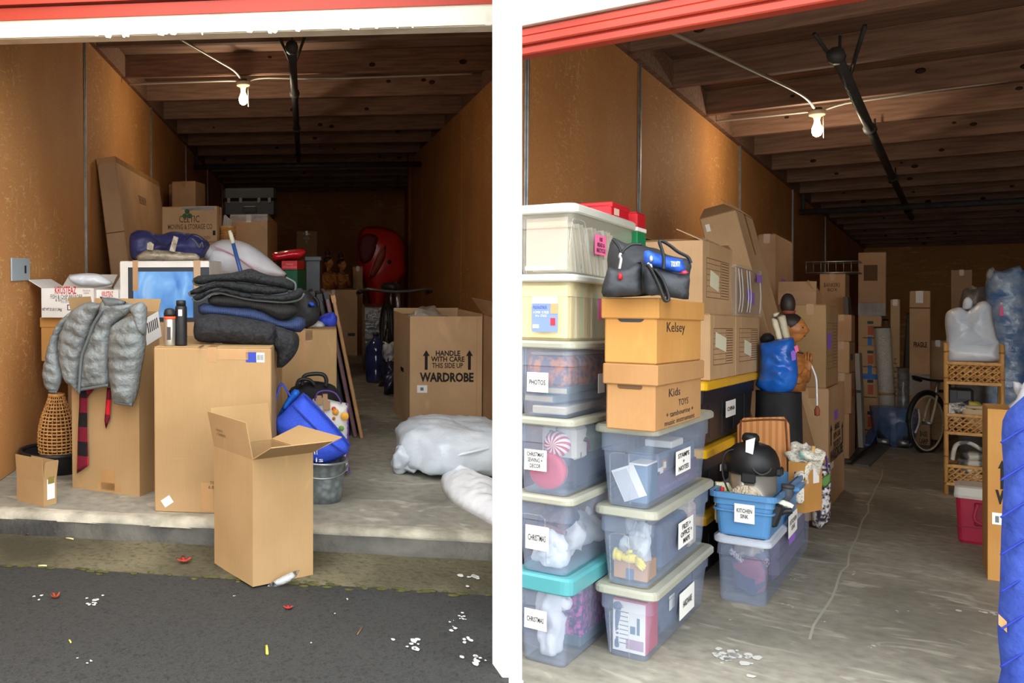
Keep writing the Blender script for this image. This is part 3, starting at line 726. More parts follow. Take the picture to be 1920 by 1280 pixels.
# --- big carton on the threshold
b = Box(L, 'cardboard_box', 'big tan cardboard box carrying the stacked moving blankets', (509, 967), 87, 652, 290, None, wr=0.86, mat=m_cardToned)
BIG = b
b.text('T', 'THIS SIDE UP', 336, 647.5, 420, 651.2, m_ink, off=0.03)
b.patch('L', 461, 660, 481, 679, M('sticker_blue', (44, 62, 160), rough=0.5), 'sticker'); p = b.patch('L', 480, 661, 496, 679, m_paper, 'sticker')
for i in range(5): b.rect('L', *b.uv('L', 483+i*2.2, 675), *b.uv('L', 484.2+i*2.2, 665), m_ink, 'barcode_bar', 0.0006, 0.0012)
b.patch('L', 304, 932, 323, 947, m_paper, 'sticker', rot=0.6)
b.patch('L', 377, 905, 400, 958, m_tape, 'tape'); b.patch('L', 410, 655, 465, 674, m_tape, 'tape')
b.rect('L', 0.004, b.h*0.325, b.d-0.004, b.h*0.328, m_cardD, 'fold_line', 0.0006)
b.text('L', '22', 394, 902, 401, 907, m_ink); b.text('L', '6.8', 391, 910, 401, 916, m_ink)
# --- bulging carton under the jacket
b = Box(L, 'cardboard_box', 'tall creased cardboard box with a grey puffer jacket thrown over it', (262, 931), 68, 588, 136, 300, mat=m_cardToned, closed=False, tilt=(0, 0))
JB = b
b.flap('B', 0.10, 14); b.flap('N', 0.09, 20); b.flap('L', 0.16, 160)
b.patch('L', 190, 880, 215, 918, m_tape, 'tape'); b.patch('L', 184, 905, 226, 920, m_tape, 'tape')
b.patch('R', 271, 590, 300, 640, m_paper, 'shipping_label', rot=0.25, lift=0.002)
for i in range(6): b.patch('R', 276+i*3.4, 605-i*2, 277.6+i*3.4, 625-i*2, m_ink, 'barcode_bar', 0.0006, lift=0.004, rot=0.25)
t = Pl(L, 'folded_cloth', 'black folded garment inside the box behind the puffer jacket', 'clothing', (300, 570), P=(JB.ctr.x-0.02, JB.ctr.y, JB.h-0.08))
MB().blob((0, 0, 0.03), (0.13, 0.18, 0.11), 0.7, 0.8, 0.05, 6, 2).build('garment', m_quilt, t.root)

# --- puffer jacket, draped on the front of that box
z1 = zm(40, 490, 280/1280)
jp = JB.P-JB.b*0.0+V((0, 0, 0.0)); nrm = V((-JB.a.x, -JB.a.y, 0))
t = Pl(L, 'puffer_jacket', 'grey quilted puffer jacket draped over the tall box beside the wall', 'jacket', None, P=JB.P+nrm*0.07+V((0, 0, JB.h*0.62)), rz=68-90)
def quilt(sp, a, ph=0.0, slope=0.0): return lambda x, z: -a*(abs(math.sin(pi*(z+slope*x+0.012*noise.noise(V((x*9, z*9, 1))))/sp+ph))**0.5-0.6)*-1
t.part('front_panel', z1([(560, 350), (640, 355), (720, 370), (650, 450), (600, 560), (560, 680), (520, 800), (500, 930), (490, 1080), (490, 1130), (430, 1070), (380, 1030), (345, 920), (325, 820), (320, 680), (360, 560), (440, 420)]), 0.05, 0.016, m_jack, amp=0.016, fr=13, ridges=quilt(0.09, 0.022, slope=0.3))
t.part('front_panel', z1([(700, 320), (790, 310), (900, 350), (960, 370), (930, 440), (840, 500), (780, 570), (760, 700), (755, 900), (745, 1060), (620, 1085), (500, 1105), (495, 1000), (520, 850), (560, 690), (610, 560), (670, 440)]), 0.06, 0.016, m_jack, y=-0.012, amp=0.018, fr=12, seed=3, ridges=quilt(0.1, 0.022, 0.4, -0.2))
t.part('sleeve', z1([(780, 560), (850, 500), (950, 450), (1000, 380), (1060, 370), (1070, 470), (1060, 640), (1050, 790), (1020, 950), (1000, 1090), (970, 1190), (950, 1230), (880, 1215), (800, 1200), (780, 1100), (760, 960), (758, 800), (765, 660)]), 0.085, 0.016, m_jack, y=-0.03, amp=0.016, fr=11, seed=6, ridges=quilt(0.085, 0.03, 0.2))
t.part('sleeve', z1([(440, 420), (410, 500), (350, 590), (310, 700), (320, 800), (335, 900), (345, 1000), (320, 1080), (300, 1120), (240, 1110), (205, 1050), (190, 960), (205, 850), (230, 740), (270, 620), (330, 510)]), 0.06, 0.016, m_jack, y=0.0, amp=0.012, fr=13, seed=9, ridges=quilt(0.07, 0.024, 0.1, 0.4))
t.part('sleeve_shoulder', z1([(930, 400), (980, 360), (1040, 345), (1062, 380), (1068, 500), (1060, 630), (1010, 600), (970, 540), (960, 470)]), 0.07, 0.016, m_jack, y=-0.05, amp=0.012, fr=14, seed=12)
t.part('collar', z1([(670, 300), (720, 310), (800, 320), (860, 330), (900, 355), (800, 400), (720, 420), (690, 460), (660, 440), (715, 370), (690, 330)]), 0.035, 0.016, m_jackd, y=-0.045)
t.tube('zip', z1([(700, 410), (620, 540), (570, 670), (520, 800), (505, 930), (492, 1130)]), 0.011, m_jackd, y=-0.075)
t.tube('hem', z1([(500, 1100), (620, 1080), (745, 1060)]), 0.010, m_jackd, y=-0.06)
t.tube('cuff', z1([(800, 1205), (850, 1215), (900, 1222), (950, 1228)]), 0.012, m_jackd, y=-0.05)
t.tube('cuff', z1([(240, 1112), (270, 1118), (305, 1118)]), 0.010, m_jackd, y=-0.03)
t2 = Pl(L, 'plaid_shirt', 'red and black plaid cloth strip hanging below the puffer jacket', 'cloth', None, P=JB.P+nrm*0.03+V((0, 0, JB.h*0.4)), rz=68-90)
z2 = zm(40, 740, 280/1280)
t2.part('cloth_tail', z2([(500, -70), (570, -70), (565, 60), (565, 300), (570, 450), (575, 605), (520, 645), (475, 675), (480, 500), (485, 300), (495, 100)]), 0.008, 0.02, m_plaid, smoothpts=False)
t2.part('cloth_tail', z2([(735, -60), (770, -60), (765, 80), (760, 200), (724, 295), (712, 220), (722, 100)]), 0.008, 0.02, m_plaid, smoothpts=False)
t2.part('cloth_knot', z2([(560, -90), (640, -90), (610, -30), (575, 10), (560, 40)]), 0.02, 0.02, m_plaid)

# --- stack by the wall: brown carton with the white flour carton on it
b0 = Box(L, 'cardboard_box', 'plain brown cardboard box low behind the jacket box by the wall', (250, 850), 86, 672, 128, 270, mat=m_cardD, wr=0.7)
b = Box(L, 'cardboard_box', 'brown lidded cardboard box carrying the white flour carton', (270, None), 86, None, 77, None, P=L.y(268, 670, 6.75)*1.0, wr=0.7, h=0.34, mat=m_cardO)
dz = b0.ztop-b.P.z; b.root.matrix_world = L.M @ Matrix.Translation((0, 0, dz+0.002)) @ L.M.inverted() @ b.root.matrix_world
MB().box((-b.w/2-.006, -b.d/2-.006, b.h-0.075), (b.w/2+.006, b.d/2+.006, b.h+.004), 0.004).build('lid', m_cardO, b.root)
zt = b0.ztop+0.002+0.34+0.006
kp = L.y(176, 590, 6.72); kp.z = zt
b = Box(L, 'flour_carton', 'white flour carton with red lettering, flaps open, beside the wall', None, 86, None, 78, None, P=kp, wr=0.5, h=L.hgt(kp, 540)-zt, mat=m_krw, closed=False)
K = b
b.text('L', 'KRUSTEAZ', 103, 537, 143, 551, m_kred, off=0.02); b.text('L', 'FISH & CHIP BREADER', 95, 552, 155, 560, m_ink); b.text('L', '& BATTER MIX', 104, 560, 142, 565, m_ink); b.text('L', '752-0214', 114, 565, 130, 568, m_inkf)
b.text('L', 'NET WT 25 LB (11.34kg)', 79, 577, 116, 584, m_ink, off=0.02); b.text('L', '752-0214\n132041', 155, 543, 169, 551, m_inkf)
b.flap('N', 0.2, 62); b.flap('B', 0.12, 60)
for q in ((126, 571, 146, 572.5), (126, 580, 146, 581.5), (126, 571, 127.5, 581), (145, 571, 146, 581)): b.patch('L', *q, m_ink, 'printed_frame', 0.0006)
kp2 = L.y(222, 590, 6.78); kp2.z = zt
b = Box(L, 'flour_carton', 'narrow white flour carton end with red logo, right of the other', None, 86, None, 180, None, P=kp2, wr=0.5, h=L.hgt(kp2, 543)-zt, mat=m_krw, closed=False)
b.text('L', 'KRUSTEAZ', 191, 546, 212, 556, m_kred, off=0.02); b.flap('N', 0.22, 66)
t = Pl(L, 'crumpled_paper_bag', 'crumpled white bag lying on top of the flour carton', 'bag', None, P=(K.ctr.x+0.18, K.ctr.y+0.05, zt+0.19))
t.part('bag_body', zm(40, 490, 280/1280)([(400, 130), (450, 110), (560, 100), (660, 108), (740, 150), (785, 190), (700, 215), (600, 218), (500, 210), (430, 180)]), 0.10, 0.016, m_plw, amp=0.03, fr=20)

# --- wicker vase in a black tub, and the small carton by the wall
vp = V((-1.775, 6.4, 0.045)); t = thing('wicker_vase', 'tan woven wicker vase standing in the black tub by the wall', 'vase', at(L, vp))
prof = [(0.075, 0.0), (0.10, 0.03), (0.127, 0.10), (0.137, 0.18), (0.132, 0.27), (0.112, 0.36), (0.082, 0.44), (0.062, 0.49), (0.055, 0.52)]
MB().lathe([(r*0.95, z) for r, z in prof], 28).build('inner_shade', M('vase_inner_shade', (70, 42, 20), rough=0.9), t)  # dark inner shell paints the shade seen through gaps in the weave
wv = MB()
def vr(z):
    for (r0, z0), (r1, z1_) in zip(prof[:-1], prof[1:]):
        if z0 <= z <= z1_: return r0+(r1-r0)*(z-z0)/(z1_-z0)
    return prof[-1][0]
NS = 24
for k in range(NS):
    P = [];
    for j in range(41):
        z = 0.52*j/40; r = vr(z)+0.004*(1 if (j+k) % 2 else -1); th = 2*pi*k/NS; P.append((r*cos(th), r*sin(th), z))
    wv.tube(P, 0.0046, 4, False)
for j in range(21):
    z = 0.008+0.51*j/21; P = []
    for k in range(49):
        th = 2*pi*k/48; r = vr(z)+0.005*(1 if (k//2+j) % 2 else -1); P.append((r*cos(th), r*sin(th), z))
    wv.tube(P, 0.0062, 4, False)
wv.build('weave', m_wick, t)['kind'] = 'stuff'
MB().lathe([(0.078, -0.012), (0.084, -0.006), (0.084, 0.012), (0.076, 0.016)], 24).build('base_ring', m_wick, t)
MB().lathe([(0.052, 0.51), (0.062, 0.515), (0.062, 0.53), (0.052, 0.535)], 24, closed=True).build('rim', m_wick, t)
t = thing('black_tub', 'black shallow round tub on the floor under the wicker vase', 'tub', at(L, (-1.80, 6.45, 0)))
MB().lathe([(0.16, 0.0), (0.20, 0.004), (0.255, 0.13), (0.262, 0.15), (0.25, 0.155), (0.238, 0.13), (0.19, 0.02), (0.001, 0.018)], 36).build('tub_body', m_black, t)
ringp = [(0.256*cos(2*pi*k/40), 0.256*sin(2*pi*k/40), 0.15) for k in range(41)]
MB().tube(ringp, 0.016, 8, False).build('rim', m_black, t)
b = Box(L, 'cardboard_box', 'small open cardboard box with white label on the slab by the wall', (82, 950), 57, 905, None, 106, wl=0.26, mat=m_cardToned, closed=False)
b.flap('L', 0.15, 4); b.flap('N', 0.12, 10); b.flap('R', 0.13, 8); b.flap('B', 0.1, -5)
b.patch('R', 88, 897, 102, 935, m_paper, 'label', lift=0.002); b.patch('R', 89, 893, 101, 906, M('label_olive', (134, 118, 56), rough=0.6), 'label', lift=0.004)
t = thing('wall_plate', 'small grey number plate fixed to the left wall', 'sign', at(L, (XL+0.012, L.x(40, 505, XL).y-0.05, L.x(44, 505, XL).z)))
MB().box((-0.008, -0.22, -0.085), (0.004, 0.22, 0.085), 0.004).build('plate', M('plate_grey', (170, 184, 190), rough=0.4), t)
MB().box((0.004, 0.08, -0.03), (0.006, 0.12, 0.03)).build('numeral', m_ink, t)

# --- moving blankets and bottles on the big box
z4 = zm(330, 470, 330/1280); bz = BIG.ztop; by = BIG.P.y
t = Pl(L, 'moving_blanket', 'black quilted moving blanket rolled up at the bottom of the pile', 'blanket', (440, 640), Y=by+0.26)
t.part('roll', z4([(130, 540), (150, 485), (250, 458), (380, 470), (520, 490), (640, 515), (730, 545), (720, 690), (600, 692), (450, 680), (280, 668), (160, 658), (128, 610)]), 0.17, 0.02, m_quilt, amp=0.018, fr=14, ridges=lambda x, z: 0.008*math.sin(x*70+z*40)*math.sin(x*40-z*70))
t.part('loose_end', z4([(715, 545), (820, 575), (880, 600), (897, 650), (885, 720), (840, 790), (775, 848), (735, 850), (733, 740), (705, 690), (710, 600)]), 0.13, 0.02, m_quilt, amp=0.012, fr=14, seed=4, ridges=lambda x, z: 0.007*math.sin(x*70+z*40)*math.sin(x*40-z*70))
t = Pl(L, 'moving_blanket', 'navy blue striped moving blanket folded above the black roll', 'blanket', (440, 600), Y=by+0.34)
t.part('fold', z4([(160, 400), (200, 380), (250, 388), (400, 408), (540, 415), (640, 445), (740, 500), (820, 505), (880, 475), (940, 500), (946, 545), (905, 592), (860, 592), (780, 570), (640, 530), (500, 505), (320, 475), (200, 470), (160, 440)]), 0.17, 0.02, m_navy, amp=0.014, fr=12, seed=2)
t = Pl(L, 'moving_blanket', 'dark grey striped moving blanket, third up in the pile', 'blanket', (440, 575), Y=by+0.36)
t.part('fold', z4([(230, 350), (260, 325), (330, 315), (420, 315), (540, 345), (680, 365), (820, 372), (880, 400), (892, 445), (860, 475), (800, 505), (740, 505), (640, 450), (540, 425), (420, 415), (320, 410), (250, 395)]), 0.19, 0.02, m_strp, amp=0.014, fr=12, seed=5)
t = Pl(L, 'moving_blanket', 'black moving blanket with grey binding, loosely folded on top of the pile', 'blanket', (440, 550), Y=by+0.36)
TB = [[(120, 215), (160, 182), (300, 170), (400, 160), (480, 143), (545, 130), (620, 158), (690, 180), (800, 195), (865, 235), (855, 295), (760, 275), (600, 250), (450, 232), (300, 228), (200, 250), (140, 245)],
      [(95, 300), (150, 270), (260, 225), (380, 212), (500, 225), (680, 250), (800, 262), (835, 280), (815, 305), (700, 325), (560, 318), (430, 295), (330, 275), (260, 285), (200, 310), (110, 325)],
      [(118, 345), (150, 308), (250, 285), (360, 262), (450, 280), (600, 312), (760, 312), (860, 280), (912, 272), (932, 310), (900, 352), (800, 374), (650, 366), (520, 352), (400, 325), (300, 305), (240, 325), (190, 358), (145, 368)]]
for i, q in enumerate(TB):
    t.part('fold', z4(q), 0.20+0.01*i, 0.018, m_blk, y=-0.015*i, amp=0.012, fr=14, seed=7+i, power=0.35)
    k = len(q); e = q[k//2:]+q[:1]
    t.tube('binding', z4(e), 0.007, m_edge, y=-0.05-0.015*i)
tp = L.z(322, 645, bz)
def put(F, P): return at(F, P)
t = thing('travel_tumbler', 'steel travel tumbler with orange band on the big box', 'tumbler', put(L, (L.z(322, 646, bz).x, by+0.10, bz)))
MB().lathe([(0.001, 0), (0.034, 0), (0.036, 0.01), (0.037, 0.165), (0.034, 0.17), (0.001, 0.17)], 20).build('cup', M('brushed_steel', (190, 186, 176), rough=0.3, metal=0.8), t)
MB().lathe([(0.036, 0.165), (0.0385, 0.166), (0.0385, 0.182), (0.036, 0.183)], 20).build('band', M('orange_rubber', (214, 82, 40), rough=0.6), t)
MB().lathe([(0.036, 0.183), (0.037, 0.2), (0.03, 0.225), (0.014, 0.232), (0.001, 0.232)], 20).build('lid', m_black, t)
MB().box((-0.012, -0.0378, 0.04), (0.012, -0.036, 0.12)).build('logo_panel', M('dark_print', (70, 60, 56), rough=0.6), t)
t = thing('water_bottle', 'tall black water bottle standing beside the steel tumbler', 'bottle', put(L, (L.z(348, 642, bz).x, by+0.13, bz)))
MB().lathe([(0.001, 0), (0.036, 0), (0.038, 0.01), (0.038, 0.23), (0.034, 0.245), (0.001, 0.246)], 20).build('flask', m_black, t)
MB().lathe([(0.03, 0.246), (0.031, 0.275), (0.026, 0.28), (0.001, 0.281)], 18).build('cap', m_black, t)
MB().box((-0.012, -0.0396, 0.185), (0.012, -0.038, 0.225), 0.002).build('logo', m_paper, t)

# --- behind: monitor carton, duffel, bags, pillow
m_film = M('stretch_film', (206, 206, 204), (170, 168, 166), 24, 0.12, 0.8, 22, alpha=0.35, spec=0.8)
sup = Box(L, 'cardboard_box', 'plain cardboard box under the white monitor carton', (398, 868), 88, 604, 236, None, wr=1.3, mat=m_card)
b = Box(L, 'monitor_carton', 'white monitor carton printed with a blue screen picture', None, 88, None, 225, None, P=(L.z(392, 604, sup.ztop).x, sup.P.y+0.02, sup.ztop+0.001), h=L.hgt((0.0+L.z(392, 604, sup.ztop).x, sup.P.y+0.02), 489)-sup.ztop, wr=1.2, mat=m_krw, tape=False)
MC = b
b.patch('L', 240, 501, 392, 640, M('monitor_bezel_print', (46, 50, 58), rough=0.5), 'printed_monitor')
def screen():
    tex, mapping, ramp, mix, finish = node_mat('screen_print_blue')
    n = tex('ShaderNodeTexNoise', 3.0, 2, mapping((1, 2, 1), (0.3, 0.5, 0.2)), Distortion=1.0)
    return finish(ramp(n.outputs[0], [(0.35, (70, 130, 210)), (0.6, (120, 180, 240)), (0.75, (200, 226, 250))]), 0.4)
b.patch('L', 250, 509, 362, 595, screen(), 'printed_screen', lift=0.0014)
b.patch('L', 249, 488, 259, 545, m_tape, 'tape', lift=0.003); b.patch('L', 363, 488, 376, 545, m_tape, 'tape', lift=0.003)
t = Pl(L, 'duffel_bag', 'navy blue duffel bag lying on the monitor carton', 'bag', (318, 489), Y=MC.P.y+0.62)
m_nav2 = M('navy_nylon', (42, 44, 88), (54, 56, 106), 9, 0.5, 0.5, 14)
z6 = zm(180, 280, 240/1280)
t.part('bag_body', z6([(340, 860), (400, 815), (500, 808), (640, 850), (760, 820), (900, 835), (1000, 850), (1100, 900), (1140, 960), (1110, 1020), (1050, 1090), (800, 1110), (500, 1110), (370, 1105), (335, 1000)]), 0.17, 0.024, m_nav2, amp=0.07, fr=8)
t.tube('strap', z6([(350, 850), (420, 815), (520, 830), (600, 900), (700, 960), (780, 900)]), 0.02, M('navy_dark', (36, 36, 62), rough=0.7), y=-0.20, flat=0.35)
t.tube('strap', z6([(900, 900), (960, 850), (1040, 870), (1100, 930), (1080, 1000)]), 0.016, M('navy_dark', (36, 36, 62)), y=-0.19, flat=0.35)
t.tube('drawcord', z6([(960, 890), (1000, 930), (1030, 980), (1060, 930), (1070, 980)]), 0.006, m_edge, y=-0.22)
t = Pl(L, 'taped_parcel', 'grey crumpled parcel with tape straps in front of the duffel', 'parcel', (318, 489), Y=MC.P.y+0.25)
m_gpar = M('grey_crumpled_film', (132, 120, 100), (176, 164, 142), 14, 0.3, 0.9, 18, spec=0.6)
t.part('parcel_body', z6([(400, 1075), (440, 1040), (520, 1000), (640, 1005), (760, 1015), (880, 1030), (990, 1040), (1040, 1080), (1030, 1112), (420, 1112)]), 0.12, 0.02, m_gpar, amp=0.07, fr=16)
t.plate('tape_strap', z6([(510, 1000), (570, 1010), (580, 950), (545, 925), (515, 935)]), 0.01, m_gpar, y=-0.09)
t.plate('tape_strap', z6([(735, 1015), (790, 1025), (825, 880), (780, 865), (765, 910)]), 0.01, m_gpar, y=-0.09)
sup2 = Box(L, 'cardboard_box', 'cardboard box behind the blanket pile, under the white pillow', (524, 840), 88, 522, 412, None, wr=0.95, mat=m_cardD)
t = Pl(L, 'pillow', 'white pillow with a faded pink stripe above the blanket pile', 'pillow', (452, 522), Y=sup2.P.y+0.35)
z7 = zm(380, 330, 240/1280)
m_pil = M('pillow_white', (222, 220, 224), (206, 204, 208), 5, 0.9, 0.25, 12)
t.part('cushion', z7([(-55, 715), (60, 700), (150, 650), (240, 635), (360, 645), (480, 690), (600, 770), (720, 870), (800, 940), (840, 1000), (600, 1020), (300, 1010), (120, 960), (20, 850)]), 0.2, 0.03, m_pil, amp=0.025, fr=6)
t.tube('stripe', z7([(110, 705), (250, 760), (370, 830), (480, 905), (560, 965)]), 0.012, M('pink_stripe', (206, 150, 160), rough=0.9), y=-0.17, flat=0.5)
t.part('hem_fold', z7([(-55, 715), (40, 690), (100, 720), (110, 790), (60, 830), (0, 800)]), 0.1, 0.03, m_pil, y=-0.1)
t = Pl(L, 'broom_handle', 'blue and white broom handle standing in front of the pillow', 'broom', (452, 512), Y=sup2.P.y+0.04)
t.tube('grip', [(431, 434), (434, 444), (438, 455)], [0.010]+[0.018]*11+[0.016], M('cream_plastic', (228, 226, 206), rough=0.4)) if False else None
MB().tube([t.p(430, 432), t.p(433, 440), t.p(437, 456)], [0.012, 0.018, 0.021], 12).build('grip', M('cream_plastic', (228, 226, 206), rough=0.4), t.root)
MB().tube([t.p(437, 456), t.p(452, 512), t.p(462, 550)], 0.017, 10).build('pole', M('blue_pole', (48, 84, 150), (62, 100, 168), 20, 0.35, kind='wave', stretch=(8, 8, 0)), t.root)

# --- tall cartons by the wall and the removal company's box
lt = thing('flat_carton', 'tall flat cardboard carton leaning against the left wall', 'cardboard box', L.M @ Matrix.Translation((-1.60, 9.15, 0.0)) @ Matrix.Rotation(R(-6.8), 4, 'Y'))
MB().box((-0.18, 0, 0.02), (0.02, 2.9, 2.66), 0.01).build('carton_body', m_cardD, lt)
MB().box((-0.182, -0.003, 1.88), (0.022, 0.0, 1.89)).build('fold_line', m_inkf, lt); MB().box((-0.181, -0.001, 2.6), (0.021, 2.9, 2.663)).build('tape', m_tape, lt)
text(lt, 'THIS END UP', (0.0215, 1.1, 2.25), (0, 1, 0), (0, 0, 1), 0.5, 0.1, m_inkf)
b = Box(L, 'cardboard_box', 'tall dim cardboard box in the left corner behind the removal box', (368, 690), 80, 339, 324, 386, mat=m_cardD)
b = Box(L, 'cardboard_box', 'dim cardboard box squeezed between the flat carton and the wall', (328, 676), 88, 345, 318, None, wr=0.5, mat=m_cardD)
sup3 = Box(L, 'cardboard_box', 'cardboard box underneath the removal company box', (440, 762), 88, 452, 292, None, wr=1.0, mat=m_cardD)
pc = L.z(408, 453, sup3.ztop) if False else V((L.y(407, 453, sup3.P.y+0.03).x, sup3.P.y+0.03, sup3.ztop+0.001))
b = Box(L, 'removal_box', 'brown removal company box with green shamrock logo', None, 84, None, 304, 416, P=pc, h=L.hgt(pc, 386)-sup3.ztop, mat=m_card)
b.text('L', 'CELTIC', 336, 404, 374, 417, m_inkf, off=0.01); b.text('L', 'MOVING & STORAGE CO', 315, 420, 398, 430, m_inkf, off=0.01); b.text('L', 'LINEN', 380, 442, 394, 448, m_inkf)
m_gr = M('shamrock_green', (60, 92, 52), rough=0.7)
o_, u_, v_, n_ = b.faces['L']; c_ = b.uv('L', 351, 402); s_ = MB()
for an in (90, 210, 330):
    s_.prism([(0.045*cos(R(an))+0.04*cos(2*pi*k/12), 0.045*sin(R(an))+0.04*sin(2*pi*k/12)) for k in range(12)], 0, 0.001)
s_.prism([(-0.006, -0.01), (0.006, -0.01), (0.02, -0.1), (0.006, -0.1)], 0, 0.001)
s_.v = [tuple(o_+u_*(c_[0]+x*0.7)+v_*(c_[1]+y*0.7)+n_*(0.0006+z)) for x, y, z in s_.v]; s_.build('shamrock_logo', m_gr, b.root)
b.patch('L', 340, 387, 402, 394, m_film, 'tape_shine')
b.patch('L', 399, 432, 404, 441, m_ink, 'printed_mark')
t = Pl(L, 'wicker_basket', 'small wicker basket holding pale coiled rope beside the removal box', 'basket', None, P=(L.y(427, 452, sup3.P.y+0.15).x, sup3.P.y+0.2, sup3.ztop+0.001))
MB().lathe([(0.06, 0), (0.075, 0.0), (0.085, 0.16), (0.09, 0.17), (0.078, 0.17), (0.065, 0.02), (0.001, 0.015)], 18).build('basket_body', m_wick, t.root)
for k in range(6): MB().tube([(0.085*cos(2*pi*j/18), 0.085*sin(2*pi*j/18), 0.02+k*0.026) for j in range(19)], 0.007, 5, False).build('band', m_wick, t.root)
rp = MB()
for k in range(5): rp.tube(bezier([(-0.05+0.02*k, -0.03, 0.12), (-0.04+0.018*k, -0.035, 0.22), (-0.03+0.012*k, -0.02, 0.28-0.012*k), (0.0+0.012*k, 0.03, 0.2), (0.01, 0.04, 0.1)]), 0.012, 6)
rp.build('rope_coil', M('pale_rope', (170, 160, 150), rough=0.9), t.root)
wb = Box(L, 'cardboard_box', 'tall cardboard box with shiny stretch film on top, centre back', (502, 738), 88, 402, 432, None, wr=1.9, mat=m_card)
wb.patch('L', 432, 402, 502, 414, m_film, 'stretch_film', 0.006); wb.rect('T', 0, 0, wb.w, wb.d, m_film, 'stretch_film', 0.006)
m_blk2 = M('matt_black', (9, 9, 10), rough=0.6)
t = thing('black_case', 'black hard case with small metal latches on the filmed box', 'case', at(L, (wb.ctr.x-0.05, wb.ctr.y, wb.ztop+0.012)))
MB().box((-0.34, -0.3, 0), (0.32, 0.3, 0.20), 0.03).build('case_base', m_blk2, t); MB().box((-0.34, -0.3, 0.206), (0.32, 0.3, 0.36), 0.03).build('case_lid', m_blk2, t)
for x in (-0.27, -0.12, 0.11, 0.24): MB().box((x-0.02, -0.312, 0.17), (x+0.02, -0.3, 0.235), 0.004).build('latch', m_pipe, t)
MB().tube(bezier([(-0.08, -0.305, 0.12), (-0.07, -0.34, 0.12), (0.06, -0.34, 0.12), (0.07, -0.305, 0.12)]), 0.012, 7).build('handle', m_pipe, t)

# --- christmas boxes, tote, statue, cartons on the aisle side
m_grn = M('dark_green_card', (18, 84, 56), (24, 100, 66), 6, 0.6); m_rd = M('bright_red_card', (200, 28, 40), rough=0.45)
g = Box(L, 'green_box', 'dark green box standing behind the blanket pile', (558, 800), 80, 505, 532, None, wr=0.5, mat=m_grn, tape=False)
rp_ = V((L.y(557, 505, g.P.y+0.02).x, g.P.y+0.02, g.ztop+0.001))
b = Box(L, 'red_box', 'red box with pale script lettering on the green box', None, 80, None, 528, 570, P=rp_, h=L.hgt(rp_, 489)-g.ztop, mat=m_rd, closed=False)
b.flap('N', 0.16, 150); b.text('L', "Holiday\nof Decorations", 530, 493, 556, 502, M('script_pink', (240, 150, 150), rough=0.6))
t = Pl(L, 'gift_bag', 'shiny red gift bag crumpled on top of the red box', 'gift bag', None, P=(b.ctr.x, b.ctr.y, b.z0+b.h-0.01))
t.part('bag_body', zm(380, 330, 240/1280)([(690, 770), (760, 755), (880, 735), (980, 725), (1040, 745), (1020, 790), (960, 830), (850, 835), (760, 850), (710, 860)]), 0.12, 0.025, M('shiny_red', (206, 24, 40), rough=0.2, spec=0.7), amp=0.03, fr=14)
tt = Box(L, 'storage_tote', 'smoky grey plastic tote with clip lid behind the green box', (600, 716), 86, 482, 574, None, wr=0.6, mat=M('smoke_plastic', (82, 90, 100), (96, 104, 114), 5, 0.35), tape=False, cat='storage bin')
MB().box((-tt.w/2-.02, -tt.d/2-.02, tt.h-0.05), (tt.w/2+.02, tt.d/2+.02, tt.h+0.01), 0.01).build('lid', tt.mat, tt.root)
c30 = Box(L, 'cardboard_box', 'pale cardboard box with hand hole and fold lines along the aisle', (670, 667), 89, 543, 580, None, wr=1.2, mat=m_card)
c30.rect('L', 0.01, c30.h*0.62, c30.d-0.01, c30.h*0.624, m_cardD, 'fold_line', 0.001); c30.rect('L', c30.d*0.3, 0.01, c30.d*0.303, c30.h-.01, m_cardD, 'fold_line', 0.001)
hh = c30.uv('L', 660, 627); c30.rect('L', hh[0]-0.07, hh[1]-0.025, hh[0]+0.05, hh[1]+0.025, m_black, 'hand_hole', 0.001)
b = Box(L, 'cardboard_box', 'narrow brown cardboard box behind the pale aisle box', (680, 650), 89, 499, 661, None, wr=0.8, mat=m_cardD)
b = Box(L, 'cardboard_box', 'dark far cardboard box with silver print near the back wall', (594, 628), 89, 433, 556, None, wr=0.7, mat=m_cardD)
b.text('L', 'FRA\nGIL\nE', 568, 436, 583, 456, m_paper, off=0.01)

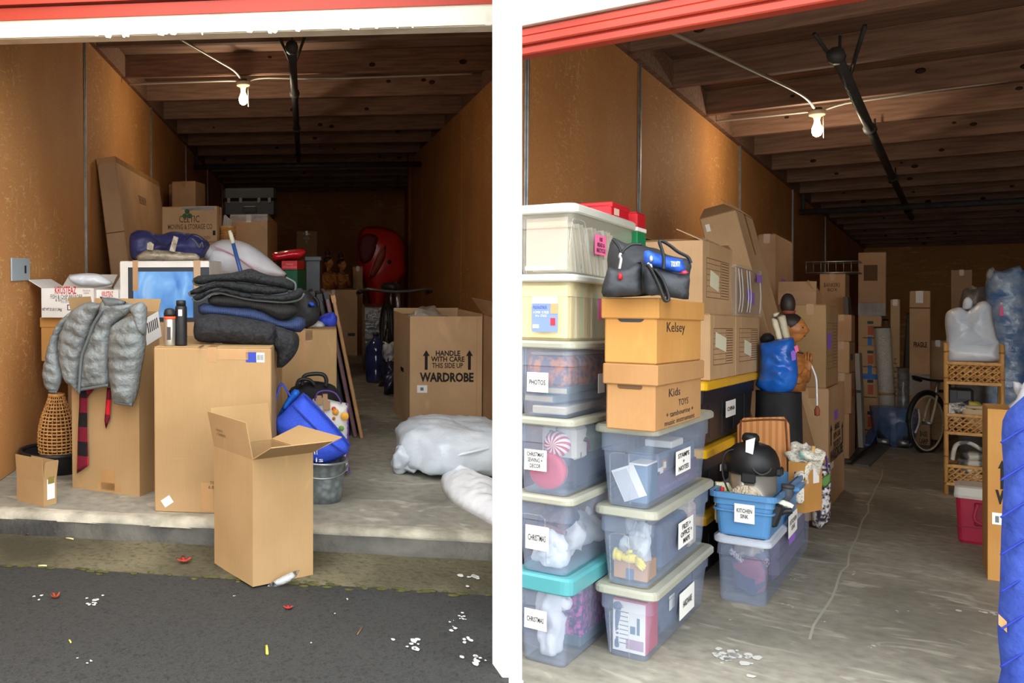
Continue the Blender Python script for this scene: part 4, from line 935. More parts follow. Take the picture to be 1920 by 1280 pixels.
m_wood = M('carved_wood', (150, 90, 44), (186, 122, 64), 10, 0.45, stretch=(1, 1, 4)); m_hair = M('dark_painted_wood', (46, 36, 32), rough=0.5)
def statue(F, P, rz, label, H=0.72, hair_h=0.12, reach=0.8):
    """carved bust: robe shoulders, neck, head with face, dark bun, hands pressed together"""
    t = thing('carved_statue', label, 'statue', at(F, P, rz)); k = H/0.72
    body = MB()
    body.lathe([(0.001, 0), (0.15*k, 0), (0.165*k, 0.10*k), (0.17*k, 0.2*k), (0.155*k, 0.27*k), (0.10*k, 0.32*k), (0.052*k, 0.345*k), (0.045*k, 0.40*k), (0.048*k, 0.43*k)], 24, sy=0.62)
    hd = MB(); hz = 0.49*k
    vs = []; nu, nv = 28, 22
    def head(u, v):
        th = 2*pi*u; ph = -pi/2+pi*v; x = 0.074*cos(ph)*sin(th); y = -0.09*cos(ph)*cos(th); z = 0.112*sin(ph)
        fr = max(0, cos(th))*max(0, cos(ph)); fx = math.sin(th)*cos(ph)
        if z < -0.02: x *= 1+z*2.2; y *= 1+z*1.0
        n = math.exp(-(x/0.014)**2-((z+0.012)/0.03)**2); y -= 0.024*n*fr
        y -= 0.007*math.exp(-(x/0.026)**2-((z+0.052)/0.01)**2)*fr
        y += 0.011*(math.exp(-((abs(x)-0.03)/0.014)**2-((z-0.015)/0.011)**2))*fr
        y -= 0.009*math.exp(-(x/0.02)**2-((z+0.088)/0.014)**2)*fr; y -= 0.005*math.exp(-((z-0.038)/0.01)**2)*fr
        return V((x, y, z))*k+V((0, -0.012*k, hz))
    hd.grid(head, nu, nv, wrapu=True)
    body.build('robe', m_wood, t); hb = hd.build('head', m_wood, t)
    for s in (-1, 1):
        MB().blob((s*0.03*k, -0.085*k, hz+0.012*k), (0.013*k, 0.008*k, 0.006*k), nu=10, nv=6).build('eye', m_hair, hb)
        MB().blob((s*0.077*k, 0.01*k, hz), (0.01*k, 0.02*k, 0.032*k), nu=10, nv=8).build('ear', m_wood, hb)
    MB().blob((0, -0.092*k, hz-0.053*k), (0.022*k, 0.008*k, 0.006*k), nu=10, nv=6).build('lips', M('lip_wood', (140, 58, 40), rough=0.5), hb)
    MB().blob((0, 0.014*k, hz+0.045*k), (0.085*k, 0.095*k, 0.085*k), zmin=hz+0.0*k).build('hair', m_hair, t)
    MB().lathe([(0.04*k, 0), (0.05*k, 0.02*k), (0.052*k, 0.03*k)], 16, (0, 0.02*k, hz+0.115*k)).build('hair_band', M('rust_band', (140, 70, 50), rough=0.7), t)
    MB().blob((0, 0.025*k, hz+0.13*k+hair_h*0.45*k), (0.052*k, 0.052*k, hair_h*0.6*k)).build('hair_bun', m_hair, t)
    for s in (-1, 1):
        MB().tube(bezier([(s*0.155*k, 0.0, 0.24*k), (s*0.17*k, -0.06*k, 0.13*k), (s*0.10*k, -0.14*k, 0.10*k), (s*0.03*k, -0.17*k, 0.17*k)], 5), [0.05*k]*5+[0.042*k]*5+[0.034*k]*6, 10).build('arm', m_wood, t).matrix_local = Matrix.Diagonal((1, reach, 1, 1))
        h = MB(); h.blob((s*0.014*k, -0.178*k, 0.205*k), (0.012*k, 0.032*k, 0.045*k), 0.8, 0.8, nu=12, nv=8)
        for f, (dy, ln) in enumerate(((-0.024, 0.066), (-0.008, 0.078), (0.008, 0.074), (0.022, 0.058))):
            h.tube([(s*0.014*k, (-0.178+dy)*k, 0.235*k), (s*0.012*k, (-0.178+dy*1.1)*k, (0.235+ln*0.6)*k), (s*0.009*k, (-0.178+dy*1.1)*k, (0.235+ln)*k)], [0.0085*k, 0.0075*k, 0.005*k], 7)
        h.tube([(s*0.018*k, -0.150*k, 0.20*k), (s*0.02*k, -0.140*k, 0.235*k), (s*0.016*k, -0.142*k, 0.262*k)], [0.009*k, 0.008*k, 0.005*k], 7)
        h.build('hand', m_wood, t).matrix_local = Matrix.Translation((0, 0.178*k*(1-reach), 0))
    MB().tube([(0.09*k*cos(2*pi*j/20), 0.062*k*sin(2*pi*j/20)-0.01, (0.325-0.03*(-sin(2*pi*j/20)))*k) for j in range(21)], 0.009*k, 6, False).build('necklace', m_hair, t)
    return t
sy_ = c30.P.y+0.45
statue(L, (L.y(616, 543, sy_).x, sy_, c30.ztop), R(48), 'carved wooden woman bust, left of the pair on the pale box', 0.66)
statue(L, (L.y(641, 543, sy_+0.35).x, sy_+0.42, c30.ztop), R(48), 'carved wooden woman bust, right of the pair on the pale box', 0.62)

# --- carton, frames, bags and bucket beside the aisle
c31 = Box(L, 'cardboard_box', 'taped cardboard box standing behind the blue bags', (631, 850), 88, 617, 528, None, wr=0.75, mat=m_cardToned)
c31.patch('L', 560, 618, 586, 640, m_tape, 'tape'); c31.patch('L', 561, 640, 578, 690, m_tape, 'tape', rot=-0.1)
for i, (dx, dy, ln, hh, tk, mt) in enumerate(((0.0, 0.0, 1.5, 1.27, 0.03, M('pale_wood_edge', (196, 150, 100), (170, 124, 80), 6, 0.6)), (-0.05, 0.05, 1.4, 1.30, 0.035, M('mauve_frame', (128, 92, 92), (110, 80, 82), 8, 0.4)), (-0.11, 0.1, 1.3, 1.28, 0.04, M('black_frame', (36, 32, 34), rough=0.35)), (-0.17, 0.12, 1.2, 1.30, 0.04, M('grey_frame', (78, 80, 84), rough=0.3)))):
    t = thing('picture_frame', ['pale wood edged panel, outermost of the leaning frames', 'mauve picture frame, second of the leaning frames', 'black picture frame, third of the leaning frames', 'grey picture frame, innermost of the leaning frames'][i], 'picture frame', L.M @ Matrix.Translation((0.555+dx, 7.85+dy, 0.005)) @ Matrix.Rotation(R(-11.5), 4, 'Y'), 'frames leaning beside the aisle')
    MB().box((-tk, 0, 0), (0, ln, hh), 0.006).build('panel', mt, t)
    MB().box((-0.004, 0.05, 0.05), (0.004, ln-0.05, hh-0.05)).build('picture', M('dark_canvas', (70, 60, 58), (92, 80, 74), 3, 0.6), t)
    MB().box((-tk-0.004, -0.004, hh-0.06), (0.004, 0.06, hh+0.004)).build('corner_guard', m_black if i else mt, t)
t = Pl(L, 'tote_bag', 'black cloth bag with loop handles behind the blue bag', 'bag', (582, 862), Y=6.85)
t.part('bag_body', [(548, 858), (543, 780), (540, 735), (556, 722), (580, 714), (605, 716), (628, 724), (634, 745), (632, 800), (628, 860)], 0.10, 0.03, M('black_cloth', (24, 23, 24), (34, 32, 33), 12, 0.85), amp=0.02, fr=9)
t.tube('handle', [(566, 722), (570, 706), (585, 701), (605, 702), (612, 712), (610, 724)], 0.016, m_black, y=-0.08)
t.tube('handle', [(556, 724), (562, 712), (580, 712), (590, 722)], 0.014, m_black, y=-0.09)
bk = V((L.z(601, 935).x, 5.78, 0)); t = thing('bucket', 'galvanised steel bucket holding a blue shopping bag', 'bucket', at(L, bk))
MB().lathe([(0.001, 0.012), (0.125, 0.012), (0.127, 0.0), (0.133, 0.0), (0.140, 0.06), (0.146, 0.10), (0.148, 0.104), (0.148, 0.11), (0.150, 0.13), (0.163, 0.25), (0.171, 0.252), (0.171, 0.264), (0.160, 0.264), (0.155, 0.24), (0.128, 0.03), (0.001, 0.028)], 40).build('pail', m_galv, t)
MB().tube([(0.17*cos(2*pi*k/40), 0.17*sin(2*pi*k/40), 0.26) for k in range(41)], 0.008, 8, False).build('rim', m_steel, t)
for s in (-1, 1): MB().box((s*0.165-0.01, -0.03, 0.19), (s*0.165+0.01, 0.03, 0.25), 0.004).build('handle_ear', m_steel, t)
MB().tube([(0.172*cos(a_), -0.02-0.175*sin(a_)*0.95, 0.235-0.06*sin(a_)) for a_ in [pi*k/20 for k in range(21)]], 0.005, 6).build('bail_handle', m_steel, t)
z3 = zm(340, 720, 320/1707)
t = Pl(L, 'shopping_bag', 'blue reusable shopping bag tipped into the bucket', 'bag', (600, 860), Y=5.80)
t.part('bag_side', z3([(920, 390), (960, 320), (1080, 200), (1190, 110), (1215, 85), (1260, 110), (1400, 260), (1560, 440), (1690, 600), (1680, 660), (1600, 730), (1450, 790), (1310, 800), (1150, 700), (1000, 560)]), 0.12, 0.022, m_blu, amp=0.01, fr=7, power=0.4)
t.tube('seam', z3([(1100, 200), (1280, 380), (1460, 560), (1640, 690)]), 0.006, M('blue_binding', (34, 54, 160), rough=0.7), y=-0.118)
t.tube('seam', z3([(1215, 90), (1400, 270), (1560, 450), (1685, 610)]), 0.007, M('blue_binding', (34, 54, 160)), y=-0.07)
t.tube('handle', z3([(930, 380), (940, 200), (970, 60), (1000, -5), (1040, 40), (1090, 120)]), 0.022, m_blu, y=-0.03, flat=0.3)
t.part('bag_lining', z3([(960, 330), (1040, 170), (1130, 50), (1190, 90), (1100, 190), (1020, 280)]), 0.03, 0.02, M('bright_blue_lining', (20, 96, 190), rough=0.5), y=-0.03, amp=0.02, fr=20)
t.text('NY', 585, 835, 597, 852, m_paper, y=-0.123); t.text('is', 592, 858, 606, 866, m_paper, y=-0.11)
def fruit_print():
    tex, mapping, ramp, mix, finish = node_mat('fruit_print')
    v = tex('ShaderNodeTexVoronoi', 9.0); 
    c = mix(ramp(v.outputs['Color'], [(0.2, (228, 120, 40)), (0.45, (206, 50, 36)), (0.6, (110, 150, 60)), (0.8, (240, 180, 60))]), (238, 236, 230), (238, 236, 230))
    f = ramp(v.outputs['Distance'], [(0.38, BW[0]), (0.42, BW[1])])
    return finish(mix(f, ramp(v.outputs['Color'], [(0.2, (232, 130, 40)), (0.45, (206, 56, 40)), (0.6, (96, 140, 60)), (0.8, (242, 186, 70))]), (240, 238, 232)), 0.5)
m_fruit = fruit_print(); m_purp = M('purple_trim', (104, 64, 150), rough=0.7)
t = Pl(L, 'shopping_bag', 'white fruit printed shopping bag with purple handles behind the bucket', 'bag', (622, 880), Y=6.45)
t.part('bag_side', [(592, 880), (588, 800), (586, 748), (600, 744), (630, 752), (653, 756), (653, 800), (650, 884)], 0.09, 0.025, M('bag_white_print', (232, 230, 224), (222, 218, 210), 6, 0.6), power=0.3, smoothpts=False)
t.tube('handle', [(590, 750), (596, 736), (612, 732), (630, 738), (640, 756)], 0.014, m_purp, y=-0.06, flat=0.4); t.tube('trim', [(650, 756), (652, 800), (650, 884)], 0.008, m_purp, y=-0.02)
for q in ((594, 741, 603, 757), (605, 738, 614, 752), (606, 752, 619, 767)):
    t.plate('carton_inside', [(q[0], q[3]), (q[2], q[3]), (q[2], q[1]), (q[0], q[1])], 0.03, m_cardD, y=-0.085)
for cx_, cy_, r_, c_ in ((604, 774, .018, (232, 140, 40)), (629, 772, .024, (238, 160, 56)), (646, 780, .03, (242, 176, 70)), (626, 766, .016, (214, 70, 40)), (626, 784, .012, (220, 110, 40)), (612, 802, .014, (90, 140, 60)), (640, 803, .02, (110, 160, 70)), (604, 812, .012, (206, 60, 50)), (628, 822, .02, (226, 190, 60))):
    p_ = t.p(cx_, cy_, -0.094); MB().lathe([(r_, 0), (r_*0.98, 0.0015)], 16).build('fruit_print', M('fruit_%d_%d_%d' % c_, c_, rough=0.5), t.root).matrix_local = Matrix.Translation(p_) @ Matrix.Rotation(R(90), 4, 'X')
t.tube('strap_end', [(648, 866), (652, 872), (655, 884), (650, 886)], 0.006, m_purp, y=-0.08)

# --- right side: wardrobe cartons and laundry bags
b = Box(L, 'wardrobe_box', 'open wardrobe carton printed HANDLE WITH CARE in the left unit', (768, 805), 2, 593, 738, 903, mat=m_card, closed=False)
WB_ = b
b.text('R', 'HANDLE', 817, 657, 863, 667, m_ink, off=0.03); b.text('R', 'WITH CARE', 808, 668, 871, 678, m_ink, off=0.03); b.text('R', 'THIS SIDE UP', 810, 680, 868, 690, m_ink, off=0.02); b.text('R', 'WARDROBE', 787, 698, 888, 716, m_ink, off=0.04)
def arrow(bx, face, x, y0, y1, wpx):
    o, u, v, n = bx.faces[face]; a = bx.uv(face, x, y1); c = bx.uv(face, x, y0); wl = abs(bx.uv(face, x+wpx, y1)[0]-a[0]); h = c[1]-a[1]
    P = [(-wl*0.42, 0), (wl*0.42, 0), (wl*0.42, h*0.7), (wl, h*0.7), (0, h), (-wl, h*0.7), (-wl*0.42, h*0.7)]
    m = MB(); m.add([o+u*(a[0]+p)+v*(a[1]+q)+n*0.0015 for p, q in P], [tuple(range(7))]); return m.build('printed_arrow', m_ink, bx.root)
arrow(b, 'R', 799, 656, 693, 6.5); arrow(b, 'R', 880, 656, 693, 6.5)
b.patch('R', 782, 722, 801, 736, m_paper, 'sticker'); b.patch('R', 788, 726, 794, 732, M('grey_print', (110, 120, 120), rough=0.7), 'sticker_print', lift=0.002)
hh = b.uv('L', 754, 692); b.rect('L', hh[0]-0.10, hh[1]-0.02, hh[0]+0.10, hh[1]+0.02, m_black, 'hand_hole', 0.001)
b.rect('R', b.w-0.05, 0.01, b.w-0.045, b.h-.01, m_cardD, 'fold_line', 0.001)
b.flap('N', 0.02, 5); b.flap('B', 0.03, 3)
t = thing('folded_bag', 'clear plastic bag of linen poking out of the printed wardrobe carton', 'bag', at(L, (b.ctr.x-0.08, b.ctr.y+0.1, b.h*0.55)))
MB().blob((0, 0, b.h*0.30), (0.24, 0.45, b.h*0.18), 0.8, 0.8, 0.1, 6, 2).build('bag_body', M('milky_film', (168, 160, 150), (190, 182, 172), 8, 0.35), t)
fp = L.z(953, 848); q9 = L.ray(960, 600)
d9 = V((-0.0, 1, 0))
b = Box(L, 'wardrobe_box', 'plain folded wardrobe carton at the right edge of the left unit', (947, 843), 0, 600, 904, None, wr=0.05, mat=m_cardD)
b.flap('L', 0.18, 35)

def laundry(P, r, label, mat, name='laundry_bag', amp=0.04, seed=1.0, e=0.6):
    t = thing(name, label, 'bag', at(L, P)); MB().blob((0, 0, r[2]), r, e, 0.75, amp, 5.5, seed, 48, 30, zmin=0.0).build('bag_body', mat, t); return t
gb = laundry((1.135, 6.72, 0), (0.415, 0.46, 0.185), 'big grey plastic bag of bedding lying on the concrete floor', m_plg)
def surf(r, u, e=0.75): return u
MB().tube(bezier([(-0.42, -0.12, 0.12), (-0.20, -0.40, 0.16), (0.1, -0.46, 0.24), (0.41, -0.25, 0.27)], 8), 0.010, 6).build('drawstring', m_plw, gb)
MB().blob((-0.36, -0.18, 0.11), (0.10, 0.10, 0.10), 0.6, 0.6, 0.08, 10, 3, zmin=0.0).build('bag_corner', m_plg, gb)
P_ = [L.z(a, c, 0.02) for a, c in ((827, 893), (845, 878), (870, 884), (900, 902), (925, 916), (953, 925), (953, 985), (935, 984), (900, 965), (868, 948), (842, 930), (828, 910))]
o_ = L.z(890, 935, 0.0); m_ = inflate([(p.x-o_.x, p.y-o_.y) for p in P_], 0.14, 0.022, amp=0.03, fr=7, back=0.0, rim=0.22)
m_.v = [(a, c, -b_ if b_ < 0 else 0.0) for a, b_, c in m_.v]
o = m_.build('plastic_bag', M('white_bag', (240, 240, 240), (226, 226, 228), 7, 0.4, 0.4, 14)); o.matrix_world = at(L, o_); tag(o, 'limp white plastic bag on the floor in front of the grey bag', 'bag')

# --- deep right: kayak, bicycle, wrapped furniture
z5 = zm(560, 400, 240/1280)
t = Pl(L, 'kayak', 'red plastic kayak standing on end against the far right wall', 'kayak', (725, 640), Y=18.3)
t.part('hull', z5([(640, 150), (760, 130), (900, 150), (1000, 210), (1060, 320), (1065, 480), (1070, 600), (1000, 680), (900, 760), (860, 900), (850, 1100), (840, 1280), (780, 1280), (740, 1100), (700, 900), (660, 720), (600, 560), (580, 400), (590, 250)]), 0.28, 0.09, M('kayak_red', (226, 50, 40), (214, 44, 36), 3, 0.3, spec=0.6))
t.part('seat_well', z5([(700, 640), (730, 540), (780, 420), (860, 310), (870, 420), (830, 520), (780, 600), (735, 645)]), 0.03, 0.05, M('kayak_seam', (170, 74, 44), rough=0.5), y=-0.28)
t.part('cockpit', z5([(600, 300), (640, 220), (720, 200), (790, 240), (780, 360), (720, 470), (640, 500), (600, 420)]), 0.03, 0.06, M('kayak_dark', (110, 26, 24), rough=0.6), y=-0.26)
t.tube('rim', z5([(700, 640), (760, 470), (860, 310)]), 0.02, M('kayak_red', (206, 42, 34)), y=-0.31)
MB().lathe([(0.04, 0), (0.03, 0.01)], 12).build('drain_plug', m_black, t.root).matrix_local = Matrix.Translation(t.p(730, 491, -0.30)) @ Matrix.Rotation(R(90), 4, 'X')

def ring(r, n, c, ax='x'):
    if ax == 'x': return [V(c)+V((0, r*cos(2*pi*k/n), r*sin(2*pi*k/n))) for k in range(n+1)]
    return [V(c)+V((r*cos(2*pi*k/n), 0, r*sin(2*pi*k/n))) for k in range(n+1)]
def bicycle(F, P, rz, label, frame_mat, k=1.0, tyre=None, rim_mat=None, turn=0.0, wl=1.0, bar=None):
    """bicycle standing along local y (front towards -y), wheels in the y-z plane; wl stretches its length"""
    t = thing('bicycle', label, 'bicycle', at(F, P, rz)); r = 0.33*k; wb = 1.05*k*wl; tyre = tyre or m_black; rim_mat = rim_mat or m_steel
    def wheel(nm, y):
        w_ = MB(); w_.tube([(0, y+(r*cos(2*pi*j/36))*wl, r+r*sin(2*pi*j/36)) for j in range(37)], 0.019*k, 8, False); wo = w_.build(nm, tyre, t)
        MB().tube([(0, y+(r*0.93*cos(2*pi*j/36))*wl, r+r*0.93*sin(2*pi*j/36)) for j in range(37)], 0.012*k, 6, False).build('rim', rim_mat, wo)
        sp = MB()
        for j in range(18): sp.tube([(0.015*(1 if j % 2 else -1), y, r), (0, y+r*0.92*cos(2*pi*j/18)*wl, r+r*0.92*sin(2*pi*j/18))], 0.0016, 4)
        sp.build('spokes', m_steel, wo); MB().tube([(-0.05, y, r), (0.05, y, r)], 0.02*k, 8).build('hub', m_steel, wo)
    wheel('wheel', -wb/2); wheel('wheel', wb/2)
    hd = (0, -wb/2+0.16*k, r+0.36*k); st = (0, wb*0.18, r+0.34*k); bb_ = (0, wb*0.06, r*0.85)
    f = MB(); f.tube([hd, st], 0.017*k); f.tube([(0, hd[1]-0.03, hd[2]-0.08), bb_], 0.02*k); f.tube([st, bb_], 0.017*k); f.tube([(0.03, wb/2, r), bb_], 0.010); f.tube([(-0.03, wb/2, r), bb_], 0.010); f.tube([(0.03, wb/2, r), st], 0.009); f.tube([(-0.03, wb/2, r), st], 0.009)
    f.build('frame', frame_mat, t)
    fk = MB()
    for s in (-1, 1): fk.tube(bezier([(s*0.04, -wb/2, r), (s*0.045, -wb/2+0.06*k, r+0.16*k), (s*0.03, hd[1]-0.04, hd[2]-0.06)], 5), 0.012*k)
    fk.build('fork', rim_mat, t)
    MB().tube([(0, hd[1]-0.03, hd[2]-0.08), (0, hd[1]+0.03, hd[2]+0.10*k)], 0.02*k).build('stem', m_steel, t)
    hb = hd[2]+0.12*k
    MB().tube(bezier([(-0.28*k, hd[1]+0.18*k, hb-0.02), (-0.26*k, hd[1]+0.02, hb+0.03), (-0.08*k, hd[1], hb), (0.08*k, hd[1], hb), (0.27*k, hd[1]+0.02, hb+0.03), (0.30*k, hd[1]+0.18*k, hb-0.02)], 6), 0.013*k).build('handlebar', bar or m_black, t)
    for s in (-1, 1):
        MB().tube([(s*0.30*k, hd[1]+0.10*k, hb+0.0), (s*0.30*k, hd[1]+0.22*k, hb-0.03)], 0.019*k).build('grip', m_black, t)
    MB().tube([st, (0, st[1]+0.03, st[2]+0.14*k)], 0.014).build('seat_post', m_steel, t)
    MB().blob((0, st[1]+0.05, st[2]+0.17*k), (0.08*k, 0.14*k, 0.04*k), 0.8, 1.2).build('saddle', m_black, t)
    for s in (-1, 1):
        MB().tube([bb_, (s*0.07, bb_[1]+s*0.03, bb_[2]+s*0.15*k)], 0.010).build('crank', m_steel, t)
        MB().box((s*0.11-0.04, bb_[1]+s*0.03-0.03, bb_[2]+s*0.15*k-0.01), (s*0.11+0.04, bb_[1]+s*0.03+0.03, bb_[2]+s*0.15*k+0.01), 0.005).build('pedal', m_black, t)
    fd = MB()
    for y in (-wb/2, wb/2): fd.tube([(0, y+(r+0.035)*cos(pi*j/14+0.2)*wl, r+(r+0.035)*sin(pi*j/14+0.2)) for j in range(14)], 0.022*k, 6, flat=0.5)
    fd.build('mudguard', m_black, t)
    return t
bp = L.y(738, 540, 11.0); bicycle(L, (bp.x+0.06, 11.55, 0), R(6), 'dark bicycle with bare handlebar in front of the red kayak', m_black, 1.47, rim_mat=m_pipe, wl=0.62, bar=M('dull_steel', (96, 94, 90), rough=0.35, metal=0.6))
m_dkfilm = M('dark_filmed_wood', (48, 40, 38), (70, 62, 58), 10, 0.18, 0.6, 16, spec=0.8)
b = Box(L, 'wrapped_cabinet', 'dark cabinet wrapped in shiny film along the aisle', (738, 700), 88, 575, 684, None, wr=1.1, mat=m_dkfilm, tape=False, cat='cabinet')
b.rect('L', 0, b.h*0.8, b.d, b.h*0.98, m_film, 'stretch_film', 0.008); b.rect('L', 0, b.h*0.52, b.d, b.h*0.66, m_film, 'stretch_film', 0.008)
t = thing('water_jug', 'dark blue water jug standing in the aisle beside the cabinet', 'jug', at(L, (L.z(704, 715).x, L.z(704, 715).y-0.05, 0)))
MB().lathe([(0.001, 0), (0.12, 0), (0.13, 0.03), (0.13, 0.16), (0.122, 0.18), (0.13, 0.2), (0.13, 0.34), (0.122, 0.36), (0.13, 0.38), (0.13, 0.46), (0.06, 0.55), (0.035, 0.58), (0.035, 0.62), (0.001, 0.625)], 24).build('jug_body', M('jug_blue', (30, 42, 80), (44, 58, 100), 6, 0.12, spec=0.8), t)
MB().lathe([(0.038, 0.60), (0.04, 0.64), (0.001, 0.645)], 16).build('cap', m_black, t)
t = thing('rubbish_bag', 'dark blue plastic bag in the aisle left of the wardrobe carton', 'bag', at(L, (L.z(737, 738).x-0.03, L.z(737, 738).y, 0)))
MB().blob((0, 0, 0.22), (0.11, 0.2, 0.23), 0.8, 0.8, 0.12, 8, 4, zmin=0).build('bag_body', M('bag_navy', (32, 34, 58), (44, 46, 72), 8, 0.25, 0.4, 12), t)
MB().blob((0.0, 0, 0.5), (0.09, 0.16, 0.10), 0.8, 0.8, 0.1, 8, 2).build('bag_tied_top', M('bag_pale', (170, 170, 172), rough=0.4), t)
MB().lathe([(0.05, 0), (0.03, 0.03)], 10, (0, 0, 0.44)).build('tie', m_black, t)
# small things between the pile and the carton behind it
t = Pl(L, 'rucksack', 'black rucksack with blue patch squeezed behind the blanket pile', 'bag', (585, 616), Y=7.3, rz=0)
t.part('bag_body', z5([(20, 780), (90, 770), (150, 830), (205, 870), (215, 960), (200, 1060), (140, 1120), (40, 1150), (-10, 1100), (-20, 900)]), 0.12, 0.025, M('rucksack_black', (40, 42, 44), (54, 56, 58), 10, 0.7, 0.4, 20), amp=0.03, fr=12)
t.part('pocket', z5([(90, 930), (110, 880), (150, 890), (170, 925), (130, 935)]), 0.03, 0.02, m_blu, y=-0.11)
t.tube('strap', z5([(150, 830), (190, 880), (195, 930)]), 0.014, m_black, y=-0.08)
t = Pl(L, 'crumpled_cloth', 'bright blue and white cloth heaped on the taped cardboard box', 'cloth', None, P=(c31.ctr.x+0.1, c31.ctr.y, c31.ztop))
t.part('blue_cloth', z5([(180, 1060), (230, 1020), (300, 990), (350, 985), (385, 1030), (380, 1110), (350, 1150), (250, 1140), (200, 1100)]), 0.1, 0.025, M('bright_blue_cloth', (36, 52, 190), (70, 90, 220), 20, 0.7), amp=0.03, fr=14)
t.part('white_cloth', z5([(60, 1150), (120, 1100), (200, 1070), (260, 1110), (280, 1150)]), 0.1, 0.025, m_plw, y=-0.06, amp=0.03, fr=12)
# --- litter on the ground
def leaf(F, px, py, z, label, col, s=0.05, rz=0.0, curl=0.4):
    P = F.z(px, py, z); pts_ = []
    for k in range(30):
        a = 2*pi*k/30; r = s*(0.55+0.45*abs(cos(a*2.5))**1.5); pts_.append((r*cos(a), r*sin(a)))
    m = inflate(pts_, 0.002, s*0.3, smoothpts=False); m.v = [(a, c, -b_+curl*(a*a+c*c)/s+0.004) for a, b_, c in m.v]
    t = thing('fallen_leaf', label, 'leaf', at(F, P, rz)); m.build('leaf_blade', M('leaf_%d_%d' % (px, py), col, tuple(int(v*0.8) for v in col), 40, 0.6), t)
    MB().tube([(0, 0, 0.003), (s*1.3, s*0.2, 0.006)], 0.0018, 5).build('stalk', M('leaf_stalk', (110, 50, 30)), t)
leaf(L, 345, 1053, -0.14, 'red maple leaf lying on the gutter left of the open box', (196, 70, 60), 0.045, 0.6)
leaf(L, 56, 1000, -0.135, 'brown leaf on the gutter at the left edge', (150, 84, 50), 0.045, 2.0, 0.15)
leaf(L, 46, 992, -0.135, 'dark curled leaf behind the brown leaf at the left edge', (84, 56, 40), 0.03, 1.0, 0.7)
leaf(L, 104, 1121, -0.16, 'rust coloured leaf curled on the asphalt, lower left', (176, 74, 40), 0.028, 1.0, 0.8)
leaf(L, 540, 1141, -0.16, 'small red leaf on the asphalt right of the open box', (190, 50, 46), 0.026, 0.3)
leaf(L, 786, 1021, -0.1, 'tiny red leaf by the threshold on the right', (170, 60, 46), 0.02, 0.3, 0.8)
def twig(px0, py0, px1, py1, z, label, col, r=0.006, name='twig', cat='twig'):
    a = L.z(px0, py0, z); c = L.z(px1, py1, z); o = MB().tube([(0, 0, r), (c-a)*0.5+V((0, 0, r*1.3)), (c-a)+V((0, 0, r))], r, 6).build(name, M('twig_%d' % px0, col)); o.matrix_world = at(L, a); tag(o, label, cat)
twig(500, 1213, 501, 1228, -0.158, 'short yellow straw on the asphalt at the bottom', (214, 206, 80), 0.006, 'straw', 'straw')
twig(124, 1010, 138, 1012, -0.136, 'pale straw on the gutter, upper left', (206, 190, 140), 0.005, 'straw', 'straw')
twig(72, 1062, 88, 1062, -0.156, 'pale stick where the gutter meets the asphalt, left', (206, 190, 140), 0.005, 'stick', 'stick')
twig(670, 1190, 680, 1175, -0.158, 'thin brown pine needle on the asphalt, right', (140, 100, 60), 0.002, 'pine_needle', 'needle')
twig(130, 1201, 133, 1206, -0.158, 'tiny yellow straw on the asphalt, far left', (200, 190, 90), 0.004, 'straw', 'straw')
random.seed(21); sp = MB()
def splat(F, mb, px, py, z, s, n=7):
    P = F.z(px, py, z)
    for _ in range(n):
        c = P+V((random.gauss(0, s), random.gauss(0, s*1.3), 0)); r = random.uniform(.15, .55)*s
        a0 = random.random()*6; k = 7; mb.add([(c.x+r*(0.6+0.6*random.random())*cos(a0+2*pi*j/k), c.y+r*1.4*(0.6+0.6*random.random())*sin(a0+2*pi*j/k), z+0.003) for j in range(k)], [tuple(range(k))])
for px, py, s, n in ((632, 1026, .03, 7), (860, 1036, .04, 12), (880, 1040, .04, 10), (838, 1035, .02, 6), (815, 1050, .02, 5), (758, 1030, .02, 4), (884, 1085, .04, 6)): splat(L, sp, px, py, -0.142, s, n)
for px, py, s, n in ((178, 1120, .03, 6), (172, 1132, .02, 5), (757, 1206, .035, 9), (866, 1162, .015, 5), (867, 1155, .015, 4), (626, 1150, .008, 2), (650, 1125, .01, 3), (440, 1118, .008, 2), (878, 1203, .02, 5), (893, 1235, .03, 8), (143, 1235, .008, 2), (169, 1243, .012, 3), (75, 1120, .02, 4), (582, 1205, .01, 2), (850, 1180, .02, 4)): splat(L, sp, px, py, -0.158, s, n)
o = tag(sp.build('paint_splatter', M('white_splatter', (206, 204, 198), rough=0.8)), 'white paint spots scattered over asphalt and gutter', 'paint', kind='stuff'); o.matrix_world = L.M

# ================================================================ RIGHT UNIT: THINGS
CZ = 4.0
m_clear = M('clear_bin_plastic', (176, 190, 214), (160, 174, 198), 4, 0.22, alpha=0.33, spec=0.6)
m_clearw = M('milky_bin_plastic', (226, 222, 204), (216, 212, 196), 4, 0.3, alpha=0.28, spec=0.5)
m_lidg = M('putty_grey_lid', (158, 158, 142), (168, 167, 152), 4, 0.4)
m_lidw = M('milky_lid', (196, 197, 184), (206, 206, 196), 4, 0.3)
m_teal = M('teal_lid', (76, 150, 156), (86, 160, 166), 4, 0.35)
m_yel = M('yellow_lid', (236, 182, 24), (228, 174, 20), 4, 0.45)
m_btote = M('black_tote', (26, 28, 34), (32, 34, 40), 5, 0.45)
m_btub = M('sky_blue_plastic', (88, 142, 190), (82, 136, 186), 4, 0.4)
m_note = M('purple_note', (150, 104, 206), rough=0.8); m_pink = M('pink_note', (240, 110, 160), rough=0.8); m_ynote = M('cream_note', (228, 226, 196), rough=0.8)
m_pen = M('marker_pen', (40, 38, 40), rough=0.7)
